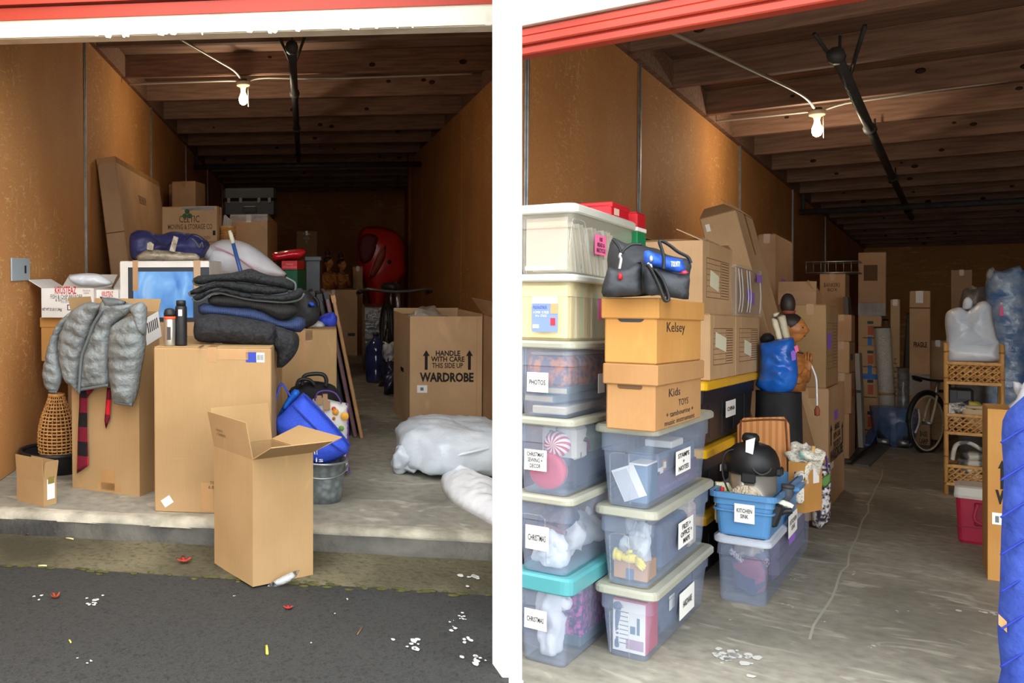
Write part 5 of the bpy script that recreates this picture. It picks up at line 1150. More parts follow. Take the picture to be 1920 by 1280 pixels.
def rr(hw, hd, r, n=4):
    P = []
    for cx, cy, a0 in ((hw-r, hd-r, 0), (-hw+r, hd-r, 90), (-hw+r, -hd+r, 180), (hw-r, -hd+r, 270)):
        for k in range(n+1): a = R(a0+90*k/n); P.append((cx+r*cos(a), cy+r*sin(a)))
    return P
def loft(levels, n=4, bottom=True, top=False):
    m = MB(); V_ = []; k = 4*(n+1)
    for hw, hd, r, z in levels: V_ += [(x, y, z) for x, y in rr(hw, hd, r, n)]
    f = [(i*k+j, i*k+(j+1) % k, (i+1)*k+(j+1) % k, (i+1)*k+j) for i in range(len(levels)-1) for j in range(k)]
    if bottom: f.append(tuple(range(k))[::-1])
    if top: f.append(tuple(range((len(levels)-1)*k, len(levels)*k)))
    m.add(V_, f, False); return m
class Bin(Box):
    def __init__(s, F, name, label, c, phi, top, mat, lid, xl=None, xr=None, taper=0.035, lidh=0.035, over=0.014, cat='storage bin', **kw):
        super().__init__(F, name, label, c, phi, top, xl, xr, body=False, cat=cat, **kw)
        hw, hd, h = s.w/2, s.d/2, s.h; t = taper
        if lid: bh = h-lidh*0.6
        else: bh = h
        s.bh = bh; s.taper = t
        lv = [(hw-t, hd-t, 0.03, 0.0), (hw-t+0.006, hd-t+0.006, 0.035, 0.012), (hw-t*0.35, hd-t*0.35, 0.035, bh*0.70), (hw-t*0.35+0.008, hd-t*0.35+0.008, 0.035, bh*0.715), (hw-0.002, hd-0.002, 0.04, bh-0.004), (hw+0.006, hd+0.006, 0.04, bh)]
        if not lid: lv += [(hw+0.016, hd+0.016, 0.045, bh), (hw+0.016, hd+0.016, 0.045, bh-0.03), (hw+0.004, hd+0.004, 0.04, bh-0.03)][:2]+[]
        loft(lv).build('bin_body', mat, s.root)
        if not lid and mat is not m_clear:
            il = [(hw-t-0.006, hd-t-0.006, 0.03, 0.008), (hw-0.008, hd-0.008, 0.04, bh)]
            loft(il).build('bin_inside', mat, s.root)
        else:
            o = over
            loft([(hw+o-.006, hd+o-.006, 0.045, h-lidh), (hw+o, hd+o, 0.05, h-lidh+0.006), (hw+o, hd+o, 0.05, h-0.012), (hw+o-0.010, hd+o-0.010, 0.045, h-0.002), (hw-0.02, hd-0.02, 0.03, h), (hw-0.035, hd-0.035, 0.03, h-0.006)], top=True, bottom=True).build('lid', lid, s.root)
        for f, u in (('R', 0.5), ('L', 0.5)):
            ln = s.w if f == 'R' else s.d; q = s.faces[f]; e = MB()
            if not (mat is m_btub): continue
    def mold(s, face, u0, v0, u1, v1, mat=None):
        o, u, v, n = s.faces[face]; m = MB(); pts_ = [o+u*u0+v*v0, o+u*u0+v*v1, o+u*(u0+0.02)+v*(v1+0.012), o+u*(u1-0.02)+v*(v1+0.012), o+u*u1+v*v1, o+u*u1+v*v0]
        m.tube([p-n*(s.taper*(1-0.65*min(1, p.z/(s.bh*0.7)))-0.001) for p in pts_], 0.002, 5); return m.build('moulded_panel', mat or m_clearw, s.root)
    def note(s, face, x0, y0, x1, y1, body, mat=None, ink=None, name='paper_label', lift=-0.006, sp=1.0, pad=0.12):
        p = s.patch(face, x0, y0, x1, y1, mat or m_paper, name, 0.0012, lift=lift)
        if body: k = min(0.38, 0.13*(body.count('\n')+1)); yc = (y0+y1)/2; s.text(face, body, x0+(x1-x0)*pad, yc-(y1-y0)*k, x1-(x1-x0)*pad, yc+(y1-y0)*k, ink or m_pen, off=0.015, lift=lift+0.003, parent=p, sp=sp)
        return p
    def put(s, name, label, cat, x, y, z, rz=0.0, rx=0.0):
        """something lying inside, in fractions of the bin: x along the right face, y across the front (0 = near corner), z metres"""
        M4 = s.root.matrix_world @ Matrix.Translation(((x-0.5)*(s.w-2*s.taper), (y-0.5)*(s.d-2*s.taper), z)) @ Matrix.Rotation(R(rz), 4, 'Z') @ Matrix.Rotation(R(rx), 4, 'X')
        t = thing(name, label, cat, M4); FITS.append((s, t)); return t
FITS = []
def fit_contents():
    KIDS = {t: [] for _, t in FITS}
    for o in bpy.data.objects:
        if o.parent in KIDS and o.type == 'MESH': KIDS[o.parent].append(o)
    for b, t in FITS:
        inv = b.root.matrix_world.inverted() @ t.matrix_world; pts_ = [inv @ (c.matrix_basis @ q.co) for c in KIDS[t] for q in c.data.vertices]
        lo = [min(p[i] for p in pts_) for i in range(3)]; hi = [max(p[i] for p in pts_) for i in range(3)]
        m = b.taper+0.008; A = (-b.w/2+m, -b.d/2+m, 0.012); Bb = (b.w/2-m, b.d/2-m, b.bh-0.03); sc = []; tr = []
        for i in range(3):
            s_ = min(1.0, (Bb[i]-A[i])/max(1e-6, hi[i]-lo[i])); c = (lo[i]+hi[i])/2; h = (hi[i]-lo[i])/2*s_; n = min(max(c, A[i]+h), Bb[i]-h); sc.append(s_); tr.append(n-c*s_)
        if min(sc) < 0.999 or max(abs(v) for v in tr) > 1e-4:
            t.matrix_world = b.root.matrix_world @ Matrix.Translation(tr) @ Matrix.Diagonal((sc[0], sc[1], sc[2], 1)) @ inv

# ---- stack A at the pier: six bins
AC = (1066, 1262); Az = [0, .40, .745, 1.086, 1.425, 1.72, 2.03]
PA = Rr.z(AC[0], AC[1], 0)
def binA(i, name, label, mat, lid, **kw):
    P = V((PA.x, PA.y, Az[i]+(0.0005 if i else 0))); return Bin(Rr, name, label, None, 90, None, mat, lid, xl=962, xr=None, P=P, wr=0.95, h=Az[i+1]-Az[i]-0.001, **kw)
a0 = binA(0, 'storage_bin', 'clear bin with teal lid at the bottom of the stack beside the pier', m_clear, m_teal, lidh=0.075)
a0.note('L', 982, 1143, 1024, 1180, 'CHRISTMAS')
m_tis = M('white_tissue', (232, 232, 236), (218, 218, 224), 6, 0.8, 0.4, 12)
t = a0.put('tissue_bundle', 'white tissue bundle in the teal lidded bin', 'tissue', 0.14, 0.45, 0.02); MB().blob((0, 0, 0.14), (0.10, a0.d*0.40, 0.145), 0.7, 0.7, 0.08, 9, 1, zmin=0).build('bundle', m_tis, t); MB().blob((0, -0.06, 0.24), (0.07, 0.09, 0.05), amp=0.05, fr=12).build('bundle_top', m_tis, t)
def floral(name, cols, sc=14):
    tex, mapping, ramp, mix, finish = node_mat(name); v = tex('ShaderNodeTexVoronoi', sc); n = tex('ShaderNodeTexNoise', sc*1.5, 4)
    return finish(mix(ramp(n.outputs[0], [(0.45, BW[0]), (0.6, BW[1])]), ramp(v.outputs['Color'], [(0.2, cols[0]), (0.5, cols[1]), (0.8, cols[2])]), cols[3]), 0.8)
m_mag = floral('magenta_batik', [(120, 50, 120), (160, 60, 140), (70, 60, 110), (190, 90, 160)], 26)
t = a0.put('patterned_box', 'magenta patterned box in the teal lidded bin', 'box', 0.62, 0.40, 0.015); MB().box((-0.28, -a0.d*0.30, 0.04), (0.28, a0.d*0.30, 0.28), 0.01).build('box_body', m_mag, t); MB().box((-0.29, -a0.d*0.31, 0.0), (0.29, a0.d*0.31, 0.05), 0.01).build('box_base', M('slate_blue', (70, 96, 110), rough=0.7), t)
a1 = binA(1, 'storage_bin', 'clear bin of white bundles labelled CHRISTMAS, second from bottom beside the pier', m_clear, m_lidg)
a1.note('L', 984, 986, 1028, 1031, 'CHRISTMAS'); a1.mold('L', 0.02, 0.02, a1.d*0.55, 0.24)
for i, (y, x, s) in enumerate(((0.15, 0.10, 0.075), (0.38, 0.08, 0.085), (0.62, 0.10, 0.07), (0.12, 0.38, 0.09), (0.12, 0.7, 0.08))):
    t = a1.put('wrapped_ornament', 'white tissue wrapped bundle, %s in the CHRISTMAS bin' % ['nearest the corner', 'second from the corner', 'leftmost', 'at the side', 'furthest back at the side'][i], 'bundle', x, y, 0.012); MB().blob((0, 0, s), (s, s*0.9, s), 0.9, 0.9, 0.06, 13, i, 24, 16, zmin=0).build('wrap', m_tis, t); MB().blob((s*0.2, 0, s*1.8), (s*0.3, s*0.3, s*0.5), amp=0.03, fr=20, seed=i).build('twist', m_tis, t)
t = a1.put('bead_garland', 'rust and blue bead garland above the bundles in the CHRISTMAS bin', 'garland', 0.25, 0.42, 0.185); MB().blob((0, 0, 0.05), (0.19, a1.d*0.34, 0.06), 0.8, 0.8, 0.05, 9, 3).build('garland_heap', M('rust_garland', (120, 92, 84), (70, 84, 120), 6, 0.7, 0.5, 30), t); MB().tube(bezier([(-0.17, -0.12, 0.02), (-0.15, 0, 0.03), (-0.16, 0.1, 0.01)]), 0.012, 6).build('string', M('rust_string', (130, 80, 70)), t)
a2 = binA(2, 'storage_bin', 'clear bin with a red tin labelled CHRISTMAS SEWING, third from bottom beside the pier', m_clear, m_lidg)
a2.note('L', 982, 843, 1024, 882, 'CHRISTMAS\nSEWING +\nDECOR')
t = a2.put('round_tin', 'round red tin standing in the Christmas sewing bin', 'tin', 0.06, 0.10, 0.095, 0, 0)
tn = MB().lathe([(0.001, -0.03), (0.078, -0.03), (0.08, -0.026), (0.08, 0.02), (0.075, 0.024), (0.05, 0.026), (0.001, 0.026)], 32).build('tin_body', M('tin_red', (206, 40, 70), rough=0.35), t); tn.matrix_local = Matrix.Rotation(R(90), 4, 'Y') @ Matrix.Rotation(R(180), 4, 'X')
MB().tube([(0.0, 0.081*cos(2*pi*k/32), 0.081*sin(2*pi*k/32)) for k in range(33)], 0.004, 6, False).build('tin_rim', M('tin_dark_red', (150, 20, 44), rough=0.4), t)
t = a2.put('peppermint_ball', 'red and white striped peppermint ball ornament', 'ornament', 0.10, 0.07, 0.225)
pb = MB(); nb = 24
for k in range(nb):
    pb.mat(k % 2); pb.grid(lambda u, v, k=k: V((-0.058*math.cos(pi*v), 0.058*sin(pi*v)*cos(2*pi*(k+u)/nb+v*1.2), 0.058*sin(pi*v)*sin(2*pi*(k+u)/nb+v*1.2))), 3, 10)
pb.build('ball', [M('mint_white', (240, 238, 236), rough=0.4), M('mint_red', (204, 40, 60), rough=0.4)], t)
MB().tube([(0, 0, 0.056), (0, 0, 0.075)], 0.006, 6).build('loop', m_steel, t)
t = a2.put('gift_box', 'white faceted paper box in the Christmas sewing bin', 'box', 0.3, 0.55, 0.02); MB().box((-0.09, -0.08, 0.12), (0.09, 0.09, 0.29), 0.02).build('box_body', m_krw, t); MB().box((-0.095, -0.085, 0.0), (0.095, 0.095, 0.12), 0.01).build('box_base', M('navy_cloth', (60, 64, 84), rough=0.9), t)
t = a2.put('ribbon_roll', 'crimson ribbon heaped behind the red tin', 'ribbon', 0.40, 0.14, 0.02); MB().blob((0, 0, 0.09), (0.14, 0.07, 0.09), 0.8, 0.8, 0.05, 12, 2, zmin=0).build('ribbon_heap', M('crimson_ribbon', (150, 40, 60), (80, 50, 70), 10, 0.6), t); MB().tube(bezier([(-0.12, -0.05, 0.16), (-0.04, -0.07, 0.20), (0.06, -0.06, 0.15)]), 0.02, 8).build('ribbon_tube', M('crimson_ribbon', (150, 40, 60)), t)
t = a2.put('green_fabric', 'olive green fabric folded at the top of the Christmas sewing bin', 'fabric', 0.55, 0.3, 0.13); MB().blob((0, 0, 0.08), (0.34, 0.13, 0.07), 0.6, 0.6, 0.04, 9).build('fold', M('olive_fabric', (130, 148, 110), (112, 128, 96), 12, 0.9), t); MB().box((-0.34, -0.14, -0.11), (0.34, 0.14, 0.02), 0.03).build('fold_lower', M('dark_fabric', (66, 68, 80), rough=0.9), t)
a3 = binA(3, 'storage_bin', 'clear bin labelled PHOTOS with flowered cloth inside beside the pier', m_clear, m_lidg)
a3.note('L', 987, 698, 1027, 735, 'PHOTOS'); a3.patch('R', 1119, 700, 1131, 736, m_paper, 'paper_label', lift=0.006)
m_flo = floral('brown_flower_cloth', [(226, 160, 96), (150, 104, 90), (206, 124, 70), (110, 96, 110)], 16)
t = a3.put('photo_album', 'flower covered photo albums heaped in the PHOTOS bin', 'album', 0.38, 0.42, 0.13); MB().box((-0.36, -a3.d*0.40, 0), (0.34, a3.d*0.40, 0.14), 0.02).build('album_cover', m_flo, t); MB().box((-0.34, -a3.d*0.38, 0.145), (0.30, a3.d*0.36, 0.16), 0.006).build('album_page', M('page_cream', (190, 176, 150), rough=0.8), t)
for i, (z, rx, c, lb) in enumerate(((0.012, 2, (206, 198, 176), 'cream covered album at the bottom of the PHOTOS bin'), (0.06, -4, (120, 132, 140), 'grey album second from bottom of the PHOTOS bin'), (0.10, 3, (96, 118, 116), 'teal patterned album under the flowered albums'))):
    t = a3.put('photo_album', lb, 'album', 0.40, 0.45, z, rx*1.2); MB().box((-0.36, -a3.d*0.36, 0), (0.36, a3.d*0.38, 0.034), 0.004).build('cover', M('album_%d' % i, c, rough=0.7), t); MB().box((-0.362, -a3.d*0.35, 0.006), (-0.35, a3.d*0.37, 0.028)).build('pages', M('page_cream', (190, 176, 150)), t)
a4 = binA(4, 'file_bin', 'cream plastic file bin with blue product label beside the pier', M('cream_plastic_bin', (244, 230, 178), (238, 224, 172), 4, 0.4, alpha=0.35), m_lidw, taper=0.02)
lb = a4.patch('L', 998, 556, 1046, 622, M('label_periwinkle', (128, 150, 208), rough=0.5), 'product_label', lift=0.004)
a4.patch('L', 998, 556, 1046, 569, m_paper, 'label_band', lift=0.0055, parent=lb); a4.patch('L', 1033, 569, 1046, 588, M('label_orange', (222, 160, 110), rough=0.5), 'label_picture', lift=0.0055, parent=lb); a4.patch('L', 1033, 596, 1042, 610, M('label_red', (214, 50, 60), rough=0.5), 'label_seal', lift=0.0058, parent=lb)
a4.text('L', 'FILE-N-STACK', 1001, 573, 1027, 579, M('label_navy', (40, 56, 120)), parent=lb, lift=0.008); a4.text('L', '4 OPEN  12 FILES\n10 in  STACK', 1001, 583, 1030, 594, m_paper, parent=lb, lift=0.008); a4.patch('L', 1000, 608, 1011, 615, m_paper, 'barcode', lift=0.0058, parent=lb)
def folders(bn, n, cols, label, x0, x1, y0, y1, z1, lean=0.0):
    t = bn.put('hanging_files', label, 'files', 0.5, 0.5, 0.014)
    hw, hd = bn.w/2-bn.taper, bn.d/2-bn.taper
    for k in range(n):
        x = -hw+2*hw*(x0+(x1-x0)*k/(n-1)); c = cols[k % len(cols)]; ln = lean*(0.5+0.5*noise.noise(V((k*1.3, 0, 0))))
        MB().slab([V((x, -hd+2*hd*y0, 0)), V((x, -hd+2*hd*y1, 0)), V((x+ln, -hd+2*hd*y1, z1-0.01*(k % 3))), V((x+ln, -hd+2*hd*y0, z1-0.01*(k % 3)))], (0.006, 0, 0)).build('folder', M('folder_%d_%d_%d' % c, c, rough=0.8), t)
    return t
t = a4.put('file_divider', 'cream plastic sheet at the front of the cream file bin', 'divider', 0.0, 0.5, 0.014); MB().box((0, -a4.d*0.46, 0), (0.006, a4.d*0.46, 0.25), 0.002).build('sheet', M('cream_sheet', (246, 232, 180), rough=0.6), t); MB().box((0, -a4.d*0.46, 0.25), (0.02, a4.d*0.46, 0.258), 0.002).build('sheet_top', M('cream_sheet', (246, 232, 180)), t)
folders(a4, 22, [(206, 190, 156), (190, 172, 140), (226, 222, 208), (180, 160, 130), (140, 190, 176), (214, 200, 168)], 'tan file folders standing in the cream file bin', 0.06, 0.9, 0.03, 0.9, 0.25)
a4.note('R', 1124, 560, 1131, 600, None, m_pink, name='sticky_note')
# the cream bin's side is clear: the cream front sheet stands inside
a5 = binA(5, 'file_bin', 'milky clear file bin full of papers on top of the stack beside the pier', m_clearw, m_lidw, taper=0.03, lidh=0.045)
t = a5.put('paper_sheet', 'large beige paper sheet against the front of the top file bin', 'paper', 0.02, 0.5, 0.02); MB().box((-0.004, -a5.d*0.42, 0), (0.01, a5.d*0.42, 0.235), 0.003).build('sheet', M('beige_sheet', (206, 186, 166), (214, 194, 174), 3, 0.8), t); MB().box((-0.012, -a5.d*0.2, 0.0), (-0.006, a5.d*0.43, 0.02), 0.003).build('sheet_fold', m_paper, t)
folders(a5, 26, [(226, 216, 190), (212, 202, 176), (236, 232, 220), (200, 190, 164)], 'sagging cream folders in the top file bin', 0.10, 0.85, 0.02, 0.9, 0.22, -0.16)
a5.note('R', 1118, 441, 1139, 478, 'FIX\nREAD &\nRECYCLE', m_pink, name='sticky_note'); a5.mold('R', 0.02, 0.03, 0.2, 0.23)
tb_ = Az[6]+0.0
b = Box(Rr, 'gift_box', 'red lidded gift box lying on the top file bin', None, 90, None, None, None, P=(PA.x-0.02, PA.y+0.62, tb_), wr=0.3, wl=0.28, h=0.07, mat=m_rd, tape=False)
b.rect('R', 0.05, 0.012, 0.13, 0.055, M('ribbon_pale', (226, 190, 170), rough=0.7), 'label'); MB().box((-0.15, -0.145, 0.045), (0.155, 0.145, 0.072), 0.004).build('lid', m_rd, b.root)
b = Box(Rr, 'gift_box', 'small red and green box behind the duffel on the top file bin', None, 90, None, None, None, P=(PA.x-0.0, PA.y+1.0, tb_-0.16), wr=0.16, wl=0.2, h=0.22, mat=m_rd, tape=False)
MB().box((-0.082, -0.102, 0.0), (0.082, 0.102, 0.12), 0.004).build('lower_band', M('christmas_green', (20, 130, 76), rough=0.5), b.root); MB().box((-0.084, -0.104, 0.12), (0.084, 0.104, 0.14), 0.002).build('white_band', m_paper, b.root)

# ---- stack B: three putty-lidded bins, two archive boxes, duffel
BC = (1222, 1250); PB = Rr.z(BC[0], BC[1], 0); Bz = [0, .325, .679, 1.05]
def binB(i, label):
    P = V((PB.x, PB.y, Bz[i]+(0.0005 if i else 0))); return Bin(Rr, 'storage_bin', label, None, 90, None, m_clear, m_lidg, xl=1121, xr=1331, P=P, h=Bz[i+1]-Bz[i]-0.001, over=0.022, lidh=0.04)
b0_ = binB(0, 'clear bin with a red and white product box, bottom of the near stack')
b0_.note('R', 1277, 1102, 1304, 1150, 'HARDWARE', pad=0.2)
b1_ = binB(1, 'clear bin with a yellow glove, middle of the near stack'); b1_.note('R', 1275, 973, 1302, 1020, 'FILES +\nOFFICE +\nMAPS')
b2_ = binB(2, 'clear bin with letters and notebooks, top bin of the near stack'); b2_.note('R', 1270, 842, 1297, 885, 'STAMPS\n+\nNOTES')
for q in (b0_, b1_, b2_):
    q.mold('L', q.d*0.2, 0.012, q.d*0.55, q.h*0.62)
m_slate = M('slate_cloth', (84, 96, 122), (98, 110, 136), 14, 0.85, 0.3, 30)
# bottom bin
t = b0_.put('product_box', 'white and red product box printed DETAILS in the bottom bin', 'box', 0.13, 0.40, 0.014)
hw = b0_.d*0.33
MB().box((-0.10, -hw, 0), (0.10, hw, 0.235), 0.003).build('box_body', M('product_red', (206, 50, 84), rough=0.5), t); fr_ = MB().box((-0.103, -hw+0.004, 0), (-0.1, hw, 0.225)).build('front_print', m_krw, t)
text(t, 'DETAILS', (-0.105, hw-0.015, 0.195), (0, -1, 0), (0, 0, 1), hw*0.45, 0.014, M('product_red', (206, 50, 84)), 0.01)
for k in range(8): MB().box((-0.1045, hw-0.03-hw*0.55, 0.175-k*0.02), (-0.103, hw-0.03, 0.178-k*0.02)).build('print_line', m_edge, t); MB().box((-0.1045, hw-0.026, 0.172-k*0.02), (-0.103, hw-0.014, 0.181-k*0.02)).build('print_icon', M('icon_grey', (110, 104, 108)), t)
MB().box((-0.1045, -hw*0.35, 0.085), (-0.103, -hw*0.05, 0.12)).box((-0.1045, -hw*0.62, 0.085), (-0.103, -hw*0.45, 0.16)).build('printed_picture', M('picture_teal', (96, 120, 134)), t); MB().box((-0.1045, -hw*0.85, 0.015), (-0.103, hw*0.2, 0.06)).build('printed_panel', M('panel_mauve', (176, 140, 156)), t)
t = b0_.put('cloth_stack', 'slate blue cloth filling the rest of the bottom bin', 'cloth', 0.60, 0.45, 0.014); MB().blob((0, 0, 0.12), (b0_.w*0.32, b0_.d*0.36, 0.125), 0.35, 0.35, 0.03, 9, zmin=0).build('cloth', m_slate, t); MB().box((-0.2, -b0_.d*0.40, 0.10), (-0.1, -b0_.d*0.375, 0.17), 0.006).build('paper_scrap', m_paper, t)
t = b0_.put('cloth_roll', 'slate blue roll beside the product box in the bottom bin', 'cloth', 0.10, 0.86, 0.014); MB().blob((0, 0, 0.11), (0.08, b0_.d*0.08, 0.115), 0.4, 0.5, 0.03, 9, zmin=0).build('cloth', m_slate, t); MB().tube([(-0.08, 0, 0.2), (0.06, 0, 0.21)], 0.02, 8).build('roll_edge', m_slate, t)
# middle bin
t = b1_.put('cardboard_carton', 'small brown carton in the middle bin of the near stack', 'cardboard box', 0.12, 0.36, 0.014); MB().box((-0.08, -b1_.d*0.30, 0), (0.08, b1_.d*0.34, 0.085), 0.003).build('carton_body', m_cardO, t); MB().box((-0.082, -b1_.d*0.05, 0), (-0.08, b1_.d*0.10, 0.05)).build('label', m_slate, t)
t = b1_.put('rubber_glove', 'yellow rubber glove lying in the middle bin', 'glove', 0.045, 0.66, 0.10); gl = MB(); gl.blob((0, 0, 0.012), (0.018, 0.055, 0.022), 0.8, 0.8)
for k, (a_, ln) in enumerate(((-0.035, 0.05), (-0.012, 0.06), (0.01, 0.055), (0.03, 0.045))): gl.tube([(-0.01, -0.04, 0.02-0.008*k), (-0.014, -0.04-ln*0.6, 0.012-0.010*k), (-0.012, -0.04-ln, 0.0-0.010*k)], [0.010, 0.010, 0.007], 8)
gl.tube([(-0.01, 0.02, 0.03), (-0.02, 0.0, 0.045), (-0.02, -0.02, 0.05)], [0.010, 0.009, 0.007], 8); gl.tube([(0, 0.05, 0.012), (0.0, 0.09, 0.02)], [0.022, 0.028], 10)
gl.build('glove_hand', M('glove_yellow', (240, 214, 40), rough=0.5), t); MB().tube([(0, 0.085, 0.02), (0, 0.098, 0.022)], 0.030, 10).build('cuff', M('glove_yellow', (240, 214, 40)), t)
t = b1_.put('plastic_bag', 'crumpled clear plastic bag in the middle bin', 'bag', 0.14, 0.42, 0.10); MB().blob((0, 0, 0.09), (0.10, b1_.d*0.32, 0.10), 0.8, 0.8, 0.08, 11, 2, 40, 26).build('bag_body', M('bag_milky', (206, 208, 206), (188, 190, 190), 10, 0.3, 0.6, 20), t); MB().blob((0.02, 0, 0.19), (0.04, 0.05, 0.02), amp=0.02, fr=20).build('bag_knot', m_plw, t)
t = b1_.put('cloth_stack', 'slate blue folders filling the back of the middle bin', 'cloth', 0.58, 0.45, 0.014); MB().box((-b1_.w*0.3, -b1_.d*0.40, 0), (b1_.w*0.16, b1_.d*0.38, 0.21), 0.02).build('cloth', m_slate, t); MB().box((-b1_.w*0.3, -b1_.d*0.3, 0.215), (b1_.w*0.1, b1_.d*0.3, 0.26), 0.02).build('cloth_top', M('mauve_cloth', (120, 112, 124), rough=0.9), t)
t = b1_.put('pale_packet', 'pale pink packet at the far end of the middle bin', 'packet', 0.88, 0.2, 0.014); MB().box((-0.07, -0.10, 0), (0.06, 0.1, 0.23), 0.02).build('packet_body', M('pale_packet', (214, 190, 182), (226, 220, 206), 4, 0.6), t); MB().box((-0.06, -0.09, 0.23), (0.05, 0.09, 0.25), 0.008).build('packet_top', m_paper, t)
# top bin
t = b2_.put('blue_notebook', 'blue grey notebook standing in the top bin of the near stack', 'notebook', 0.12, 0.22, 0.014, 0, 0); MB().box((-0.09, -b2_.d*0.14, 0), (0.09, b2_.d*0.2, 0.17), 0.004).build('cover', M('notebook_blue', (92, 122, 150), rough=0.6), t); MB().box((-0.088, -b2_.d*0.13, 0.17), (0.088, b2_.d*0.19, 0.178)).build('pages', m_paper, t)
t = b2_.put('letter', 'white letter leaning in the front of the top bin', 'letter', 0.03, 0.6, 0.02, 0, -24); MB().box((-0.004, -0.055, 0), (0.004, 0.055, 0.15), 0.001).build('sheet', m_paper, t); MB().box((-0.006, -0.02, 0.0), (-0.004, 0.05, 0.14)).build('print', M('print_pale', (200, 200, 204)), t)
t = b2_.put('purple_magazine_box', 'mauve flat box with pale lettering along the side of the top bin', 'box', 0.55, 0.10, 0.014); MB().box((-b2_.w*0.34, -0.03, 0), (b2_.w*0.36, 0.03, 0.11), 0.004).build('box_body', M('mauve_box', (112, 100, 136), (124, 110, 146), 5, 0.6), t); text(t, 'The Home Sewing Notions Box', (-b2_.w*0.30, -0.0315, 0.02), (1, 0, 0), (0, 0, 1), b2_.w*0.5, 0.03, M('lavender_print', (176, 164, 200)))
t = b2_.put('cloth_stack', 'blue grey paper stack in the middle of the top bin', 'paper', 0.55, 0.5, 0.014); MB().box((-b2_.w*0.30, -b2_.d*0.22, 0), (b2_.w*0.34, b2_.d*0.40, 0.20), 0.01).build('stack', M('paper_bluegrey', (120, 134, 158), (132, 146, 168), 5, 0.8), t); MB().box((-b2_.w*0.1, -b2_.d*0.24, 0.205), (b2_.w*0.1, b2_.d*0.3, 0.24), 0.004).build('stack_top', m_paper, t)
t = b2_.put('small_box', 'tiny orange box lying on papers in the top bin', 'box', 0.33, 0.13, 0.13); MB().box((-0.03, -0.02, 0), (0.03, 0.02, 0.05), 0.003).build('box_body', M('tiny_orange', (206, 150, 90), rough=0.6), t); MB().box((-0.02, -0.022, 0.012), (0.02, -0.02, 0.04)).build('label', m_paper, t)
t = b2_.put('envelope', 'white envelopes lying against the side of the top bin', 'envelope', 0.24, 0.035, 0.06, 0, 0); MB().box((-0.07, -0.003, 0), (0.02, 0.003, 0.05), 0.001).box((-0.02, -0.006, 0.035), (0.07, -0.003, 0.09), 0.001).build('envelope_paper', m_paper, t); MB().box((-0.06, -0.008, 0.055), (0.0, -0.006, 0.075), 0.001).build('window', m_edge, t)

def archive_box(P, xl, xr, top, label, mat, hole):
    b = Box(Rr, 'archive_box', label, None, 90, None, xl, xr, P=P, h=Rr.hgt(P, top)-P.z, mat=mat, tape=False, cat='cardboard box')
    o = 0.012; lid = MB().box((-b.w/2-o, -b.d/2-o, b.h-0.085), (b.w/2+o, b.d/2+o, b.h+0.004), 0.005).build('lid', mat, b.root)
    c = b.uv('L', *hole[:2]); P_ = rr(hole[2], hole[3], hole[3]*0.98, 5); oo, u, v, n = b.faces['L']
    m = MB(); m.add([oo+u*(c[0]+x)+v*(c[1]+y)+n*0.0015 for x, y in P_], [tuple(range(len(P_)))]); m.build('hand_hole', hole[4], b.root)
    return b
PK = V((PB.x+0.0, PB.y+0.0, Bz[3])); PK = Rr.z(1228, 811, Bz[3])
kb = archive_box(PK, 1136, 1314, 686, 'brown archive box marked Kids Toys on the near stack of clear bins', mk_card('cardboard_tan', (166, 122, 76), (180, 136, 88)), (1181, 724, 0.05, 0.012, m_inkf))
kb.text('R', 'Kids', 1254, 727, 1275, 742, m_pen, off=-0.004); kb.text('R', 'TOYS', 1272, 746, 1290, 758, m_pen, off=-0.004); kb.text('R', '+ tambourine +\nmusic instrument', 1246, 766, 1302, 790, m_pen, off=0)
PK2 = V((PK.x+0.003, PK.y, kb.ztop+0.005))
ke = archive_box(PK2, 1133, 1314, 560, 'ochre archive box with a handwritten name under the duffel bag', m_cardO, (1183, 594, 0.055, 0.022, m_black))
ke.text('R', 'Kelsey', 1250, 604, 1284, 628, m_pen, off=-0.003)
# duffel: black body with blue pocket, straps
m_dufb = M('black_nylon', (44, 46, 50), (58, 60, 64), 7, 0.55, 0.4, 14); m_dufblue = M('blue_nylon', (44, 92, 200), (54, 104, 212), 12, 0.6, 0.3, 30)
zd = zm(1110, 430, 200/1707)
dz_ = ke.ztop+0.006; DP = V((ke.ctr.x, ke.ctr.y, dz_))
t = Pl(Rr, 'duffel_bag', 'black duffel bag with blue pocket on the ochre archive box', 'bag', None, P=V((ke.P.x-0.05, ke.P.y+0.05, dz_)), rz=24)
t.part('bag_body', zd([(150, 1000), (170, 880), (250, 620), (240, 480), (290, 220), (330, 130), (430, 170), (560, 230), (700, 220), (800, 235), (900, 280), (1050, 310), (1200, 400), (1400, 450), (1540, 470), (1590, 560), (1560, 760), (1550, 1000), (1545, 1120), (1250, 1085), (1040, 1050), (700, 1075), (350, 1085), (180, 1075)]), 0.15, 0.018, m_dufb, amp=0.022, fr=10, power=0.4)
t.part('end_panel', zd([(170, 1010), (200, 850), (270, 600), (400, 640), (560, 620), (780, 520), (790, 800), (790, 1040), (600, 1060), (300, 1070)]), 0.03, 0.018, m_dufb, y=-0.135, amp=0.01, fr=14)
t.part('pocket', zd([(835, 350), (900, 330), (1000, 370), (1130, 420), (1300, 450), (1450, 480), (1490, 600), (1500, 680), (1350, 690), (1180, 640), (1000, 590), (850, 540)]), 0.03, 0.018, m_dufblue, y=-0.158, amp=0.006)
t.part('side_pocket', zd([(850, 590), (1000, 610), (1200, 670), (1400, 710), (1560, 730), (1550, 1000), (1545, 1110), (1250, 1085), (1050, 1050), (870, 1030)]), 0.03, 0.02, m_dufb, y=-0.152, amp=0.012, fr=9)
